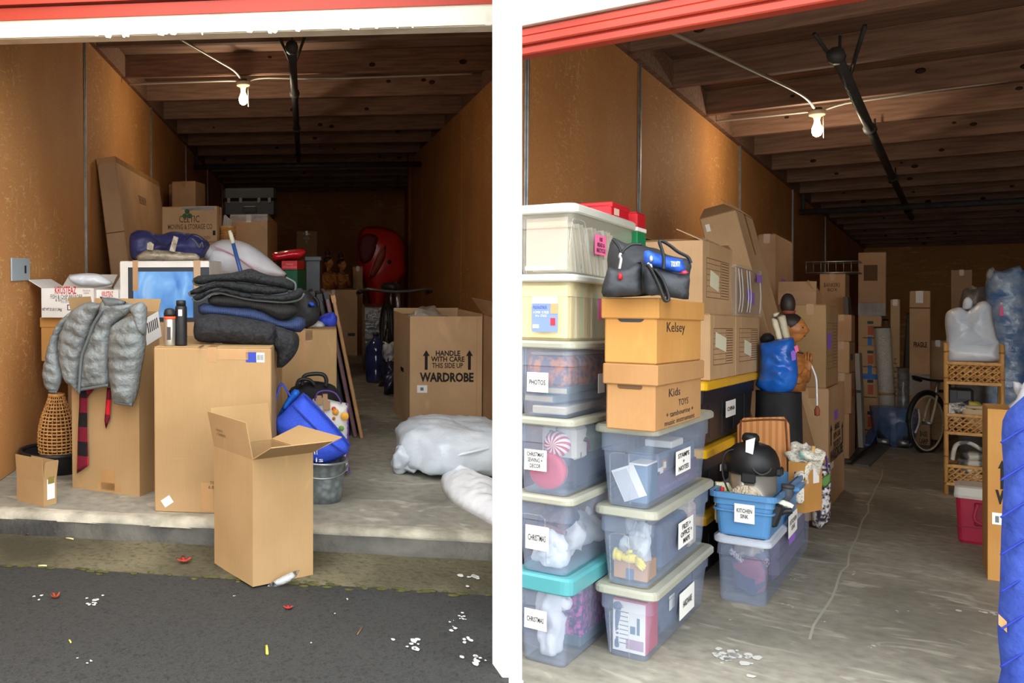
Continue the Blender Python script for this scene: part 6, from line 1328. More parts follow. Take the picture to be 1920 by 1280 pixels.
t.tube('handle', zd([(1140, 640), (1150, 480), (1120, 330), (1080, 200), (1130, 190), (1250, 260), (1380, 360), (1530, 440), (1580, 540)]), 0.014, m_black, y=-0.195, flat=0.45)
t.tube('shoulder_strap', zd([(880, 560), (950, 660), (1060, 880), (1130, 1060), (1170, 1140), (1220, 1120), (1200, 1000), (1120, 800), (1000, 640)]), 0.02, m_black, y=-0.20, flat=0.35)
t.tube('zip_seam', zd([(330, 150), (430, 280), (470, 380), (520, 320), (640, 240), (800, 240)]), 0.006, m_black, y=-0.13)
t.tube('zip_pull', zd([(465, 380), (445, 430), (465, 480), (445, 600), (440, 630)]), 0.007, m_steel, y=-0.165)
t.part('tag', zd([(425, 700), (455, 690), (490, 720), (490, 790), (450, 820), (420, 790)]), 0.006, 0.01, m_rd, y=-0.17)
for q in ((950, 470), (905, 580), (940, 600)): MB().blob(t.p(*zd([q])[0], -0.18), (0.008, 0.006, 0.014), nu=10, nv=6).build('buckle', m_steel, t.root)
t.part('red_tab', zd([(1390, 700), (1500, 650), (1545, 690), (1500, 715)]), 0.01, 0.012, M('tab_red', (220, 60, 90)), y=-0.185)
a = t.p(*zd([(1265, 595)])[0], -0.192); c = t.p(*zd([(1410, 595)])[0], -0.192); text(t.root, 'TOLVITY', a, (c-a).normalized(), V((0, 0, 1)), (c-a).length, 0.022, m_paper, 0.01)

# ---- black totes with yellow lids and the moving cartons on them
PT = Rr.z(1317, 1092, 0); TZ = [0, .385, .775, 1.175]
for i in range(3):
    P = V((PT.x, PT.y, TZ[i]+(0.0005 if i else 0)))
    b = Bin(Rr, 'storage_tote', ['black tote with yellow lid, lowest, behind the near stack of clear bins', 'black tote with yellow lid, middle of its stack behind the near bins', 'black tote with yellow lid carrying the printed moving cartons'][i], None, 90, None, m_btote, m_yel, xl=1240, xr=1416, P=P, h=TZ[i+1]-TZ[i]-0.001, lidh=0.055, over=0.02)
    if i == 2: b.note('R', 1363, 750, 1381, 780, 'CHINA'); TT = b
    if i == 1: b.note('R', 1352, 868, 1362, 880, None)
    for k in range(4): b.rect('R', b.w*(0.12+0.22*k), 0.05, b.w*(0.12+0.22*k)+0.012, b.h*0.8, m_btote, 'rib', 0.004, -0.012)
z0 = TZ[3]+0.001
def moving(name, label, P, xl, xr, top, wl=None, form=True, note=None, notepx=None, mat=None, wr=None, **kw):
    b = Box(Rr, name, label, None, 90, None, xl, xr, P=P, wl=wl, wr=wr, h=Rr.hgt(P, top)-P[2], mat=mat or m_card, **kw)
    if form: b.frame_print('R', b.w*0.12, b.h*0.22, b.w*0.88, b.h*0.78, m_inkf, rows=7)
    b.rect('L', 0.012, b.h*0.32, 0.032, b.h*0.40, m_ink, 'printed_mark'); b.rect('L', 0.012, b.h*0.24, 0.032, b.h*0.27, m_ink, 'printed_mark')
    if note: b.patch('R', *notepx, note, 'sticky_note', lift=0.002, rot=-0.12)
    return b
p1_ = Rr.z(1331, 714, z0)
c1 = moving('moving_carton', 'moving carton with cream note, lower left of the four on the yellow lidded tote', p1_, 1316, 1379, 587, note=m_ynote, notepx=(1341, 628, 1361, 655), wl=0.42)
p2_ = V((p1_.x-0.0, p1_.y+c1.w+0.012, z0))
c2 = moving('moving_carton', 'moving carton with cream note, lower right of the four on the yellow lidded tote', p2_, 1370, 1425, 590, note=m_ynote, notepx=(1395, 640, 1408, 665), wl=0.42)
p3_ = V((Rr.z(1313, 584, c1.ztop+0.001).x, Rr.z(1313, 584, c1.ztop+0.001).y, c1.ztop+0.001)); p3_ = V((p1_.x-0.03, p1_.y-0.06, c1.ztop+0.001))
c3 = moving('moving_carton', 'half open moving carton with cream note, upper left above the duffel', p3_, 1265, 1372, 450, note=m_ynote, notepx=(1331, 512, 1347, 542), wl=0.5, closed=False)
c3.flap('R', 0.16, -62); c3.flap('B', 0.16, -75); c3.flap('L', 0.14, -80); c3.flap('N', 0.14, -78)
p4_ = V((p2_.x, p2_.y-0.0, c2.ztop+0.001))
c4 = moving('moving_carton', 'moving carton wrapped in shiny film with purple notes, upper right', p4_, 1371, 1424, 498, form=False, note=m_note, notepx=(1400, 545, 1414, 568), wl=0.40, wr=c2.w*0.96)
m_film2 = M('stretch_film_thin', (220, 216, 210), rough=0.1, spec=0.8, alpha=0.12)
c4.rect('R', -0.004, -0.004, c4.w+0.004, c4.h+0.01, m_film2, 'stretch_film', 0.012); c4.rect('L', -0.004, -0.004, c4.d+0.004, c4.h+0.01, m_film2, 'stretch_film', 0.012); c4.patch('R', 1415, 515, 1424, 530, m_note, 'sticky_note', lift=0.014)
fs = MB()
for k in (0, 1, 3, 4, 8):
    u = 0.02+c4.w*k/9; oo, uu, vv, nn = c4.faces['R']; fs.tube(bezier([oo+uu*u+vv*0.02+nn*0.012, oo+uu*(u+0.02)+vv*c4.h*0.4+nn*0.018, oo+uu*(u-0.012)+vv*c4.h*0.95+nn*0.012], 4), 0.003, 5)
fs.build('film_crease', M('film_shine', (236, 236, 236), rough=0.1, spec=0.9, alpha=0.55), c4.root)['kind'] = 'stuff'
# tall cartons behind
LY = p2_.y+c2.w+0.42; tT = Rr.y(1380, 411, LY); bB = Rr.y(1442, 640, LY); wL = (tT-Rr.y(1313, 432, LY)).length; la = math.atan2(bB.x-tT.x, tT.z-bB.z)
LH = tT.z/cos(la)+wL*sin(la)*0.3; xb_ = bB.x+bB.z*math.tan(la)
lt = thing('leaning_carton', 'tall open carton leaning towards the wall behind the moving cartons', 'cardboard box', at(Rr, (xb_-wL*cos(la), LY, 0.0), 0, 0, -la))
MB().box((0, 0, 0.0), (wL, 0.75, LH), 0.008).build('carton_body', m_card, lt); MB().slab([V((0, 0.0, LH)), V((wL, 0, LH)), V((wL-0.1, 0.2, LH+0.10)), V((0.02, 0.2, LH+0.10))], (0, 0.005, 0)).build('flap', m_card, lt); MB().slab([V((wL, 0.0, LH)), V((wL, 0.75, LH)), V((wL-0.10, 0.72, LH+0.13)), V((wL-0.10, 0.1, LH+0.13))], (0.005, 0, 0)).build('flap', m_card, lt)
MB().box((wL, 0.33, LH-0.35), (wL+0.002, 0.40, LH)).build('tape', m_tape, lt); MB().box((0.03, -0.002, LH-0.12), (0.06, 0, LH-0.06)).build('printed_mark', m_paper, lt)
tb2 = Box(Rr, 'cardboard_box', 'tall brown carton with purple note behind the leaning carton', (1452, 905), 90, 438, 1419, 1484, mat=m_cardD)
tb2.patch('R', 1465, 523, 1472, 541, m_note, 'sticky_note', lift=0.002)
# ---- blue tub on a clear bin
PC_ = Rr.z(1440, 1142, 0)
cb = Bin(Rr, 'storage_bin', 'clear bin of folded textiles on the floor under the blue tub', None, 90, None, m_clear, None, xl=1342, xr=1521, P=PC_, h=0.352, taper=0.02)
t = cb.put('folded_textile', 'magenta and navy woven textile in the clear bin', 'textile', 0.14, 0.45, 0.01); m_tex1 = M('magenta_weave', (150, 60, 96), (70, 64, 104), 5, 0.9, 0.3, 40, kind='wave', stretch=(1, 1, 2)); MB().blob((0, 0, 0.10), (0.12, cb.d*0.44, 0.11), 0.5, 0.5, 0.06, 7, 1, zmin=0).build('fold', m_tex1, t); MB().blob((0.1, 0, 0.17), (0.14, cb.d*0.4, 0.06), 0.6, 0.6, 0.05, 8, 2).build('fold', M('navy_weave', (64, 70, 108), rough=0.9), t)
t = cb.put('lace_cloth', 'cream lace cloth on top of the textiles in the clear bin', 'cloth', 0.2, 0.35, 0.22); MB().blob((0, 0, 0.04), (0.20, cb.d*0.36, 0.055), 0.6, 0.7, 0.06, 9, 4).build('cloth', M('cream_cloth', (214, 204, 186), rough=0.9), t); MB().tube(bezier([(-0.2, 0.1, 0.03), (-0.21, 0.0, -0.02), (-0.2, -0.1, -0.05), (-0.1, -0.14, -0.02)]), 0.02, 8).build('lace_edge', floral('lace_dots', [(190, 80, 90), (230, 220, 220), (90, 90, 140), (220, 200, 200)], 60), t)
t = cb.put('folded_textile', 'blue grey textile filling the back of the clear bin', 'textile', 0.62, 0.45, 0.01); MB().box((-cb.w*0.30, -cb.d*0.44, 0), (cb.w*0.36, cb.d*0.42, 0.30), 0.04).build('fold', M('violet_grey', (106, 100, 136), (118, 112, 148), 5, 0.8), t); MB().box((-cb.w*0.3, -cb.d*0.445, 0.12), (cb.w*0.36, -cb.d*0.43, 0.14), 0.004).build('hem', m_slate, t)
PU = Rr.z(1467, 1020, 0.353); PU = V((PC_.x+0.02, PC_.y+0.03, 0.354))
tub = Bin(Rr, 'plastic_tub', 'sky blue plastic tub labelled KITCHEN SINK', None, 90, None, m_btub, None, xl=1334, xr=1503, P=PU, h=Rr.hgt(PU, 933)-0.354, taper=0.03, cat='tub')
tub.note('L', 1377, 945, 1415, 980, 'KITCHEN\nSINK', lift=0.004); tub.note('R', 1477, 960, 1493, 1000, 'KITCHEN\nSINK', lift=0.004); tub.patch('R', 1481, 996, 1492, 1016, m_note, 'sticky_note', lift=-0.004)
MB().box((tub.w*0.05, -tub.d/2-0.045, tub.h-0.05), (tub.w*0.30, -tub.d/2-0.004, tub.h-0.02), 0.008).build('handle', m_btub, tub.root)
loft([(tub.w/2-0.008, tub.d/2-0.008, 0.035, tub.h*0.55), (tub.w/2-0.001, tub.d/2-0.001, 0.04, tub.h*0.56), (tub.w/2-0.001, tub.d/2-0.001, 0.04, tub.h*0.60), (tub.w/2-0.008, tub.d/2-0.008, 0.035, tub.h*0.61)], bottom=False).build('rib_band', m_btub, tub.root)
def intub(name, label, cat, px, py, x, z=0.03, rz=0.0, rx=0.0, ry=0.0):
    """stands in the tub: x = metres behind the tub's front wall; column px"""
    Y = tub.P.y+x; p = Rr.y(px, py, Y); return thing(name, label, cat, at(Rr, (p.x, Y, tub.z0+z), R(rz), R(rx), R(ry))), p
t, p = intub('pressure_cooker', 'black and steel electric pressure cooker in the blue tub', 'cooker', 1411, 900, 0.26, 0.02)
pot = thing  # (name kept short)
k = 1.0; H0 = Rr.hgt((p.x, p.y), 880)-(tub.z0+0.02)
rc = 0.115
MB().lathe([(0.001, 0), (rc, 0), (rc+0.002, 0.02), (rc+0.002, H0), (0.001, H0)], 32).build('pot_body', M('steel_pot', (196, 192, 180), rough=0.28, metal=0.75), t)
MB().lathe([(rc+0.004, H0-0.02), (rc+0.014, H0-0.01), (rc+0.018, H0+0.04), (rc+0.012, H0+0.075), (rc-0.005, H0+0.115), (rc-0.03, H0+0.14), (0.04, H0+0.155), (0.001, H0+0.158)], 32).build('lid', m_black, t)
MB().lathe([(0.035, H0+0.15), (0.045, H0+0.17), (0.042, H0+0.19), (0.03, H0+0.205), (0.001, H0+0.208)], 20, (-0.01, 0, 0)).build('lid_knob', m_black, t)
MB().lathe([(0.014, H0+0.10), (0.018, H0+0.14), (0.001, H0+0.145)], 12, (0.05, 0.03, 0)).build('valve', m_pipe, t)
for s in (-1, 1): MB().box((s*(rc+0.012)-0.02, -0.04, H0-0.02), (s*(rc+0.012)+0.02, 0.04, H0+0.03), 0.01).build('side_handle', m_black, t)
MB().box((-0.035, -rc-0.022, H0-0.06), (0.035, -rc, H0-0.005), 0.006).build('control_panel', m_black, t)
MB().tube(bezier([(-0.05, -0.05, H0+0.12), (-0.12, -0.09, H0+0.09), (-0.135, -0.09, H0-0.02), (-0.10, -0.12, H0-0.12)]), 0.005, 6).build('cord', m_black, t)
MB().tube(bezier([(0.0, -0.06, H0+0.12), (0.01, -0.12, H0+0.04), (0.06, -0.13, H0-0.005), (0.10, -0.08, H0+0.03), (0.05, -0.04, H0+0.12)]), 0.005, 6).build('cord', m_pipe, t)
MB().slab([V((-0.02, -0.085, H0+0.17)), V((0.025, -0.08, H0+0.19)), V((0.02, -0.118, H0+0.10)), V((-0.015, -0.122, H0+0.11))], (0, -0.002, 0)).build('paper_tag', m_paper, t)
t, p = intub('mop_head', 'cream looped mop head bulging over the front of the blue tub', 'mop', 1398, 930, 0.10, 0.06); mh = MB(); random.seed(5)
for q in range(260):
    a = random.uniform(0, 2*pi); e = random.uniform(-0.2, 1); r_ = 0.085; x = r_*math.sqrt(max(0, 1-e*e))*cos(a); y = r_*0.8*math.sqrt(max(0, 1-e*e))*sin(a); z = 0.10+0.10*e; mh.blob((x, y, z), (0.009, 0.009, 0.011), nu=6, nv=4)
mh.blob((0, 0, 0.10), (0.08, 0.065, 0.095)); mh.build('mop_loops', M('mop_cream', (214, 202, 178), (194, 180, 154), 40, 0.95), t)['kind'] = 'stuff'
t, p = intub('spray_bottle', 'grey metal bottle with red cap in the blue tub', 'bottle', 1354, 925, 0.12, 0.04); MB().lathe([(0.001, 0), (0.03, 0), (0.032, 0.01), (0.032, 0.12), (0.024, 0.15), (0.012, 0.165), (0.001, 0.166)], 18).build('bottle_body', M('grey_metal', (176, 178, 180), rough=0.3, metal=0.5), t); MB().lathe([(0.011, 0.16), (0.011, 0.20), (0.001, 0.202)], 12).build('cap', m_rd, t)
t, p = intub('juice_carton', 'white carton with green fruit print in the blue tub', 'carton', 1358, 925, 0.24, 0.03, 20); MB().box((-0.045, -0.02, 0), (0.045, 0.02, 0.22), 0.003).build('carton_body', M('carton_cream', (232, 230, 190), rough=0.5), t); MB().lathe([(0.022, 0), (0.022, 0.002)], 18).build('fruit_print', M('lime_green', (150, 200, 60), rough=0.5), t).matrix_local = Matrix.Translation((0.015, -0.0215, 0.16)) @ Matrix.Rotation(R(90), 4, 'X'); MB().box((-0.04, -0.0215, 0.13), (-0.015, -0.02, 0.20)).build('red_print', m_rd, t)
t, p = intub('brush', 'black plastic brush head in the blue tub', 'brush', 1441, 935, 0.10, 0.07, 0, 0, 18); MB().box((-0.035, -0.03, 0), (0.04, 0.03, 0.13), 0.012).build('brush_block', m_black, t); MB().box((-0.045, -0.025, 0.01), (-0.035, 0.025, 0.12), 0.003).build('bristles', m_pipe, t)
t, p = intub('vacuum_nozzle', 'grey bent hose nozzle standing in the blue tub', 'nozzle', 1462, 930, 0.30, 0.05); MB().tube(bezier([(-0.04, 0, 0.0), (-0.01, 0, 0.09), (0.03, 0, 0.15), (0.038, 0, 0.215)]), [0.022]*9+[0.026]*8+[0.029]*8, 14).build('hose', M('hose_grey', (74, 78, 86), rough=0.5), t) ; MB().tube([(0.038, 0, 0.20), (0.039, 0, 0.22)], 0.032, 14).build('collar', m_pipe, t)
t, p = intub('hand_mixer', 'cream and black kitchen hand tool lying on the tub edge', 'hand tool', 1462, 925, 0.13, 0.115); MB().tube(bezier([(-0.07, 0, 0.0), (-0.03, -0.01, 0.05), (0.02, 0, 0.075), (0.06, 0, 0.06)]), [0.016]*9+[0.02]*8+[0.016]*8, 10).build('tool_body', M('cream_plastic', (228, 226, 206), rough=0.4), t); MB().tube(bezier([(-0.02, -0.02, 0.0), (0.02, -0.025, 0.035), (0.06, -0.02, 0.045)]), 0.016, 10).build('grip', m_black, t)
# cutting board, newspaper carton, printed bag
CBY = tub.P.y+tub.w+0.03
t = Pl(Rr, 'cutting_board', 'wooden cutting board with juice groove standing behind the pressure cooker', 'cutting board', (1432, 905), Y=CBY, rz=CZ)
bl = t.poly([(1384, 905), (1383, 797), (1394, 783), (1470, 781), (1480, 795), (1485, 905)])
m_cb = M('striped_wood', (188, 120, 62), (208, 144, 82), 4, 0.5, kind='wave', stretch=(2.2, 2.2, 0.12))
mm_ = MB(); mm_.prism([(x, z) for x, z in bl], -0.014, 0.014, 'y'); mm_.build('board', m_cb, t.root)
t.tube('juice_groove', [(1390, 900), (1389, 800), (1398, 789), (1466, 787), (1474, 799), (1478, 900)], 0.006, M('groove_brown', (120, 66, 30), rough=0.6), y=-0.016)
PN = V((PC_.x+0.0, CBY+0.02, 0.353)); PN = V((cb.P.x, cb.P.y+cb.w-0.5, 0.353))
PN = Rr.z(1508, 962, 0.353)
nb_ = Box(Rr, 'cardboard_box', 'open carton stuffed with newspaper behind the blue tub', None, 72, None, 1478, 1541, P=PN, h=Rr.hgt(PN, 868)-0.353, mat=m_cardO, closed=False)
hh = nb_.uv('L', 1499, 892); nb_.rect('L', hh[0]-0.03, hh[1]-0.022, hh[0]+0.03, hh[1]+0.022, m_black, 'hand_hole', 0.001); nb_.patch('R', 1524, 877, 1535, 905, m_paper, 'paper_label', lift=0.002); nb_.patch('L', 1500, 915, 1508, 938, m_paper, 'paper_label', lift=0.002)
sp_ = Box(Rr, 'storage_bin', 'violet grey lidded bin under the newspaper carton', None, 72, None, None, None, P=V((PN.x+0.0, PN.y+0.0, 0)), wr=nb_.w+0.02, wl=nb_.d, h=0.35, mat=M('violet_grey', (106, 100, 136)), tape=False, cat='storage bin') if False else None
t = thing('newspaper', 'crumpled printed newspaper in the carton behind the cutting board', 'newspaper', nb_.root.matrix_world @ Matrix.Translation((0, 0, nb_.h*0.55)))
def newsprint():
    tex, mapping, ramp, mix, finish = node_mat('newsprint'); n = tex('ShaderNodeTexNoise', 60, 2, mapping((1, 1, 3))); n2 = tex('ShaderNodeTexNoise', 7, 2)
    return finish(mix(ramp(n2.outputs[0], [(0.6, BW[0]), (0.66, (0.7, 0.7, 0.7, 1))]), mix(ramp(n.outputs[0], [(0.52, BW[0]), (0.6, (0.55, 0.55, 0.55, 1))]), (226, 220, 204), (90, 86, 84)), (120, 190, 180)), 0.9)
m_news = newsprint(); MB().blob((0, 0, 0.06), (nb_.w*0.47, nb_.d*0.46, 0.15), 0.6, 0.6, 0.09, 8, 3, 40, 24).build('paper_heap', m_news, t); MB().blob((-0.05, -0.02, 0.17), (0.08, 0.08, 0.05), 0.8, 0.8, 0.06, 14, 5).build('paper_ball', m_news, t)
t = thing('wooden_spatula', 'pale wooden paddle sticking out of the newspaper carton', 'spatula', nb_.root.matrix_world @ Matrix.Translation((-0.02, -nb_.d*0.22, nb_.h*0.7)) @ Matrix.Rotation(R(24), 4, 'Y')); MB().box((-0.03, -0.006, -0.05), (0.03, 0.006, 0.08), 0.005).build('blade', M('pale_beech', (222, 180, 116), rough=0.6), t); MB().tube([(0, 0, 0.07), (0, 0, 0.20)], 0.011, 8).build('handle', M('pale_beech', (222, 180, 116)), t)
t = Pl(Rr, 'shopping_bag', 'printed shopping bag with berries and purple handle by the aisle cartons', 'bag', (1540, 990), P=Rr.z(1538, 992, 0), rz=CZ+20)
m_berry = floral('berry_print', [(180, 40, 50), (236, 230, 226), (60, 44, 60), (240, 236, 232)], 22)
t.part('bag_side', [(1523, 984), (1522, 930), (1524, 885), (1534, 872), (1556, 866), (1559, 900), (1557, 975), (1537, 992)], 0.06, 0.02, m_berry, smoothpts=False, amp=0.004); t.tube('handle', [(1536, 885), (1538, 862), (1545, 850), (1550, 862), (1550, 880)], 0.012, m_purp, y=-0.03, flat=0.5); t.part('green_patch', [(1534, 905), (1545, 892), (1558, 888), (1557, 904), (1545, 915)], 0.012, 0.02, M('leaf_green', (110, 150, 80), rough=0.7), y=-0.055)
# ---- pedestal with black cloth, blue bag, statue
PD = Rr.z(1458, 1004, 0); PDh = Rr.hgt((PD.x, PD.y), 733)
t = thing('draped_stand', 'round stand covered by a black cloth under the blue bag', 'stand', at(Rr, PD))
def dr(u, v): r = 0.140*(1.0+0.12*(1-v))*(1+0.06*(1-v)*sin(16*pi*u)+0.02*sin(10*pi*u)); return V((r*cos(2*pi*u), r*sin(2*pi*u), PDh*v))
MB().grid(dr, 96, 8, wrapu=True).build('cloth', M('black_drape', (26, 26, 28), (36, 36, 38), 8, 0.75), t); MB().lathe([(0.001, PDh-0.012), (0.140, PDh-0.012), (0.141, PDh), (0.001, PDh+0.001)], 32).build('stand_top', m_black, t)
MB().tube(bezier([(-0.19, -0.10, PDh*0.45), (-0.185, -0.12, PDh*0.7), (-0.20, -0.10, PDh*0.9)]), 0.012, 8).build('white_cord', m_plw, t)
zi = zm(1400, 560, 200/1280)
t = Pl(Rr, 'shopping_bag', 'shiny blue woven plastic bag on the black draped stand', 'bag', None, P=PD+V((0, 0, PDh+0.004)), rz=CZ)
m_ikea = M('blue_tarp', (22, 92, 190), (32, 108, 208), 9, 0.25, 0.7, 13, spec=0.7)
t.part('bag_body', zi([(160, 540), (250, 520), (350, 490), (430, 475), (520, 462), (560, 470), (580, 560), (600, 700), (615, 850), (610, 980), (560, 1090), (480, 1130), (400, 1150), (300, 1155), (200, 1110), (110, 1040), (130, 960), (160, 860), (165, 700)]), 0.12, 0.016, m_ikea, amp=0.03, fr=11, y=-0.06)
t.part('black_lining', zi([(160, 480), (200, 420), (280, 410), (330, 450), (345, 500), (250, 525), (170, 540)]), 0.08, 0.02, M('black_cloth', (24, 23, 24)), y=0.03)
t.plate('paper_tag', zi([(570, 575), (608, 552), (628, 625), (590, 648)]), 0.003, m_pink, y=-0.17); t.plate('paper_tag', zi([(530, 640), (560, 615), (590, 640), (590, 730), (545, 745)]), 0.003, m_note, y=-0.168)
t2 = Pl(Rr, 'paper_bag', 'cream folded paper bag standing in the shiny blue bag', 'bag', None, P=PD+V((0, 0, PDh+0.1)), rz=CZ)
t2.part('front', zi([(285, 240), (360, 215), (430, 470), (440, 560), (370, 560), (350, 480)]), 0.012, 0.02, M('cream_paper', (226, 216, 186), rough=0.8), smoothpts=False, y=-0.05); t2.part('side', zi([(360, 215), (430, 190), (465, 200), (520, 450), (520, 560), (440, 560), (425, 470)]), 0.012, 0.02, M('cream_paper_b', (206, 196, 168), rough=0.8), smoothpts=False, y=-0.03); t2.part('flap', zi([(285, 240), (300, 180), (340, 165), (400, 160), (455, 170), (430, 195), (360, 215)]), 0.01, 0.02, M('cream_paper', (226, 216, 186)), smoothpts=False, y=-0.02)
SH = PDh+0.002
st = statue(Rr, (PD.x+0.06, PD.y+0.15, SH), R(84), 'carved wooden woman with topknot and joined hands beside the blue bag', 0.66, 0.15, 0.62)
MB().tube(bezier([(0.0, -0.12, 0.2), (0.02, -0.15, 0.1), (0.0, -0.16, -0.02), (0.01, -0.16, -0.1)]), 0.006, 6).build('tassel_cord', m_plw, st); MB().lathe([(0.006, 0), (0.018, -0.03), (0.016, -0.07), (0.001, -0.075)], 10, (0.01, -0.16, -0.1)).build('tassel', M('rust_band', (140, 70, 50)), st)

# ---- aisle cartons
PW = Rr.z(1553, 957, 0)
wr_ = Box(Rr, 'wardrobe_box', 'wardrobe carton with dark print standing along the right unit aisle', (1553, 957), 90, 728, 1494, 1583, mat=m_card)
wr_.text('R', 'HANDLE\nWITH CARE\nTHIS SIDE UP', 1562, 792, 1576, 835, m_ink, off=0.03); wr_.text('R', 'WARDROBE', 1556, 836, 1580, 858, m_ink, off=0.04); arrow(wr_, 'R', 1558, 796, 836, 2.2); arrow(wr_, 'R', 1579, 790, 828, 1.8)
wr_.patch('R', 1564, 768, 1570, 786, m_note, 'sticky_note', lift=0.002); wr_.patch('R', 1556, 866, 1562, 878, m_paper, 'sticker', lift=0.002)
PW2 = V((PW.x-0.02, PW.y, wr_.ztop+0.001)); up = moving('moving_carton', 'moving carton with purple note on top of the aisle wardrobe carton', PW2, 1489, 1571, 570, mat=m_cardToned)
up.patch('R', 1551, 624, 1558, 654, m_note, 'sticky_note', lift=0.003)
PW3 = V((PW2.x-0.1, PW2.y+0.3, up.ztop+0.001)); b = Box(Rr, 'cardboard_box', 'small open carton on the wall side behind the moving carton', None, 90, None, None, None, P=PW3, wl=0.28, wr=0.35, h=0.11, mat=m_cardD, closed=False); b.flap('R', 0.12, -30); b.flap('L', 0.1, -20)
# stack further along, dim
q0 = Rr.z(1592, 868, 0); zz = 0.0; tops = (775, 700, 640, 590); lbs = ('dim carton at the bottom of the third stack along the wall', 'dim carton second from bottom of the third stack', 'dim carton third from bottom of the third stack', 'dim carton on top of the third stack along the wall')
for i, tp_ in enumerate(tops):
    P = V((q0.x+(0.02 if i % 2 else 0), q0.y, zz+0.0008)); b = Box(Rr, 'cardboard_box', lbs[i], None, 90, None, 1560, 1603, P=P, h=Rr.hgt(P, tp_)-P.z, mat=m_cardD if i != 2 else m_card, group='third stack along the wall'); zz = b.ztop
    if i in (1, 2): b.rect('R', b.w*0.2, b.h*0.4, b.w*0.6, b.h*0.6, m_kred if i == 1 else m_pipe, 'printed_band', 0.001)
q1 = Rr.z(1584, 838, 0); b = Box(Rr, 'cardboard_box', 'tall dark carton in the far corner carrying a wire basket', None, 90, None, 1536, 1592, P=q1, h=Rr.hgt(q1, 512)-0.0, mat=m_cardD)
o_, u_, v_, n_ = b.faces['L']; b.text('L', 'BANKERS', 1545, 530, 1575, 538, m_ink); b.text('L', 'BOX', 1552, 540, 1570, 546, m_ink)
t = thing('wire_basket', 'wire basket on the tall dark carton in the far corner', 'basket', at(Rr, (b.ctr.x, b.ctr.y-b.w*0.2, b.ztop+0.01))); g = MB()
for z in (0.0, 0.14): g.tube([(x*0.28, y*0.2, z) for x, y in ((-1, -1), (1, -1), (1, 1), (-1, 1), (-1, -1))], 0.008, 5)
g.build('rim', m_steel, t); g = MB()
for k in range(8):
    x = -0.28+0.08*k; g.tube([(x, -0.2, 0), (x, -0.2, 0.14)], 0.004, 4)
g.build('wires', m_steel, t)
# back stack with blue tape
qb = Rr.z(1632, 822, 0); qb = Rr.z(1652, 824, 0); zz = 0.0; m_btape = M('blue_tape', (44, 110, 190), rough=0.5); m_uprint = M('faded_red_print', (190, 96, 70), rough=0.8)
for i, tp_ in enumerate((761, 702, 648, 592)):
    P = V((qb.x, qb.y, zz+0.0008)); b = Box(Rr, 'moving_carton', ['small moving carton, bottom of the blue taped stack at the back', 'small moving carton, second up in the blue taped stack', 'small moving carton, third up in the blue taped stack', 'small moving carton, top of the blue taped stack'][i], None, 90, None, 1609, None, P=P, wr=0.2, h=Rr.hgt(P, tp_)-P.z, mat=m_card, group='blue taped stack at the back'); zz = b.ztop
    b.rect('L', b.d*0.40, b.h*0.72, b.d*0.66, b.h*0.82, m_black, 'hand_hole'); b.rect('L', b.d*0.42, b.h*0.35, b.d*0.66, b.h*0.66, m_uprint, 'printed_logo'); b.rect('L', b.d*0.2, b.h*0.24, b.d*0.8, b.h*0.27, m_inkf, 'printed_line')
    if i in (1,): b.rect('L', 0, b.h-0.07, b.d, b.h-0.005, m_btape, 'blue_tape')
    if i in (0, 2, 3): b.rect('L', b.d*0.42, 0.0, b.d*0.60, 0.12, m_btape, 'blue_tape')
P = V((qb.x+0.05, qb.y, zz+0.001)); b = Box(Rr, 'cardboard_box', 'tall dark carton standing on the blue taped stack', None, 90, None, 1609, None, P=P, wr=0.25, h=Rr.hgt(P, 472)-P.z, mat=m_cardD); b.rect('L', b.d*0.2, b.h*0.55, b.d*0.7, b.h*0.8, m_inkf, 'printed_form', 0.001); b.rect('L', 0, 0.0, b.d, b.h*0.2, m_film, 'stretch_film', 0.006)
# leaning rolls
def pole(name, label, cat, x0, y0, x1, y1, dy, r, mat, parts=None, lean=0.0):
    a = Rr.z(x0, y0, 0); a.y += dy; p0 = V((a.x, a.y, 0)); top_ = Rr.y(x1, y1, a.y+lean); d = top_-p0
    t = thing(name, label, cat, at(Rr, p0)); MB().tube([V((0, 0, 0)), d*0.5, d], r, 14).build('roll', mat, t); MB().tube([d*0.985, d*1.0], r*1.04, 14).build('end', m_inkf, t); MB().tube([d*0.4, d*0.42], r*1.02, 14).build('tie', m_tape, t); return t, d
m_rug = M('grey_rug', (190, 186, 176), (210, 206, 196), 40, 0.95, 0.4, 60)
pole('rolled_rug', 'pale grey rolled rug leaning at the back wall', 'rug', 1668, 826, 1654, 612, 0, 0.09, m_rug)
pole('cardboard_tube', 'brown cardboard tube leaning behind the grey rug', 'tube', 1672, 822, 1660, 598, 0.2, 0.035, m_cardD)
pole('cardboard_tube', 'dark thin tube leaning left of the grey rug', 'tube', 1662, 822, 1644, 622, 0.1, 0.03, m_pipe)
pole('cardboard_tube', 'grey thin tube slanting right beside the FRAGILE carton', 'tube', 1690, 822, 1706, 586, 0.15, 0.035, m_edge)
pole('wrapped_roll', 'roll wrapped in grey shiny plastic left of the FRAGILE carton', 'roll', 1694, 826, 1694, 688, 0.0, 0.08, M('grey_shrink', (110, 112, 114), (150, 152, 154), 12, 0.15, 0.5, 16, spec=0.8))
we = Box(Rr, 'long_carton', 'narrow long carton with vertical lettering between the rolls', (1687, 826), 90, 561, 1669, None, wr=0.12, mat=m_card)
oo, uu, vv, nn = we.faces['L']; text(we.root, 'WEST ELM', oo+uu*(we.d*0.68)+vv*(we.h*0.30)+nn*0.002, vv, -uu, we.h*0.28, we.d*0.3, m_inkf)
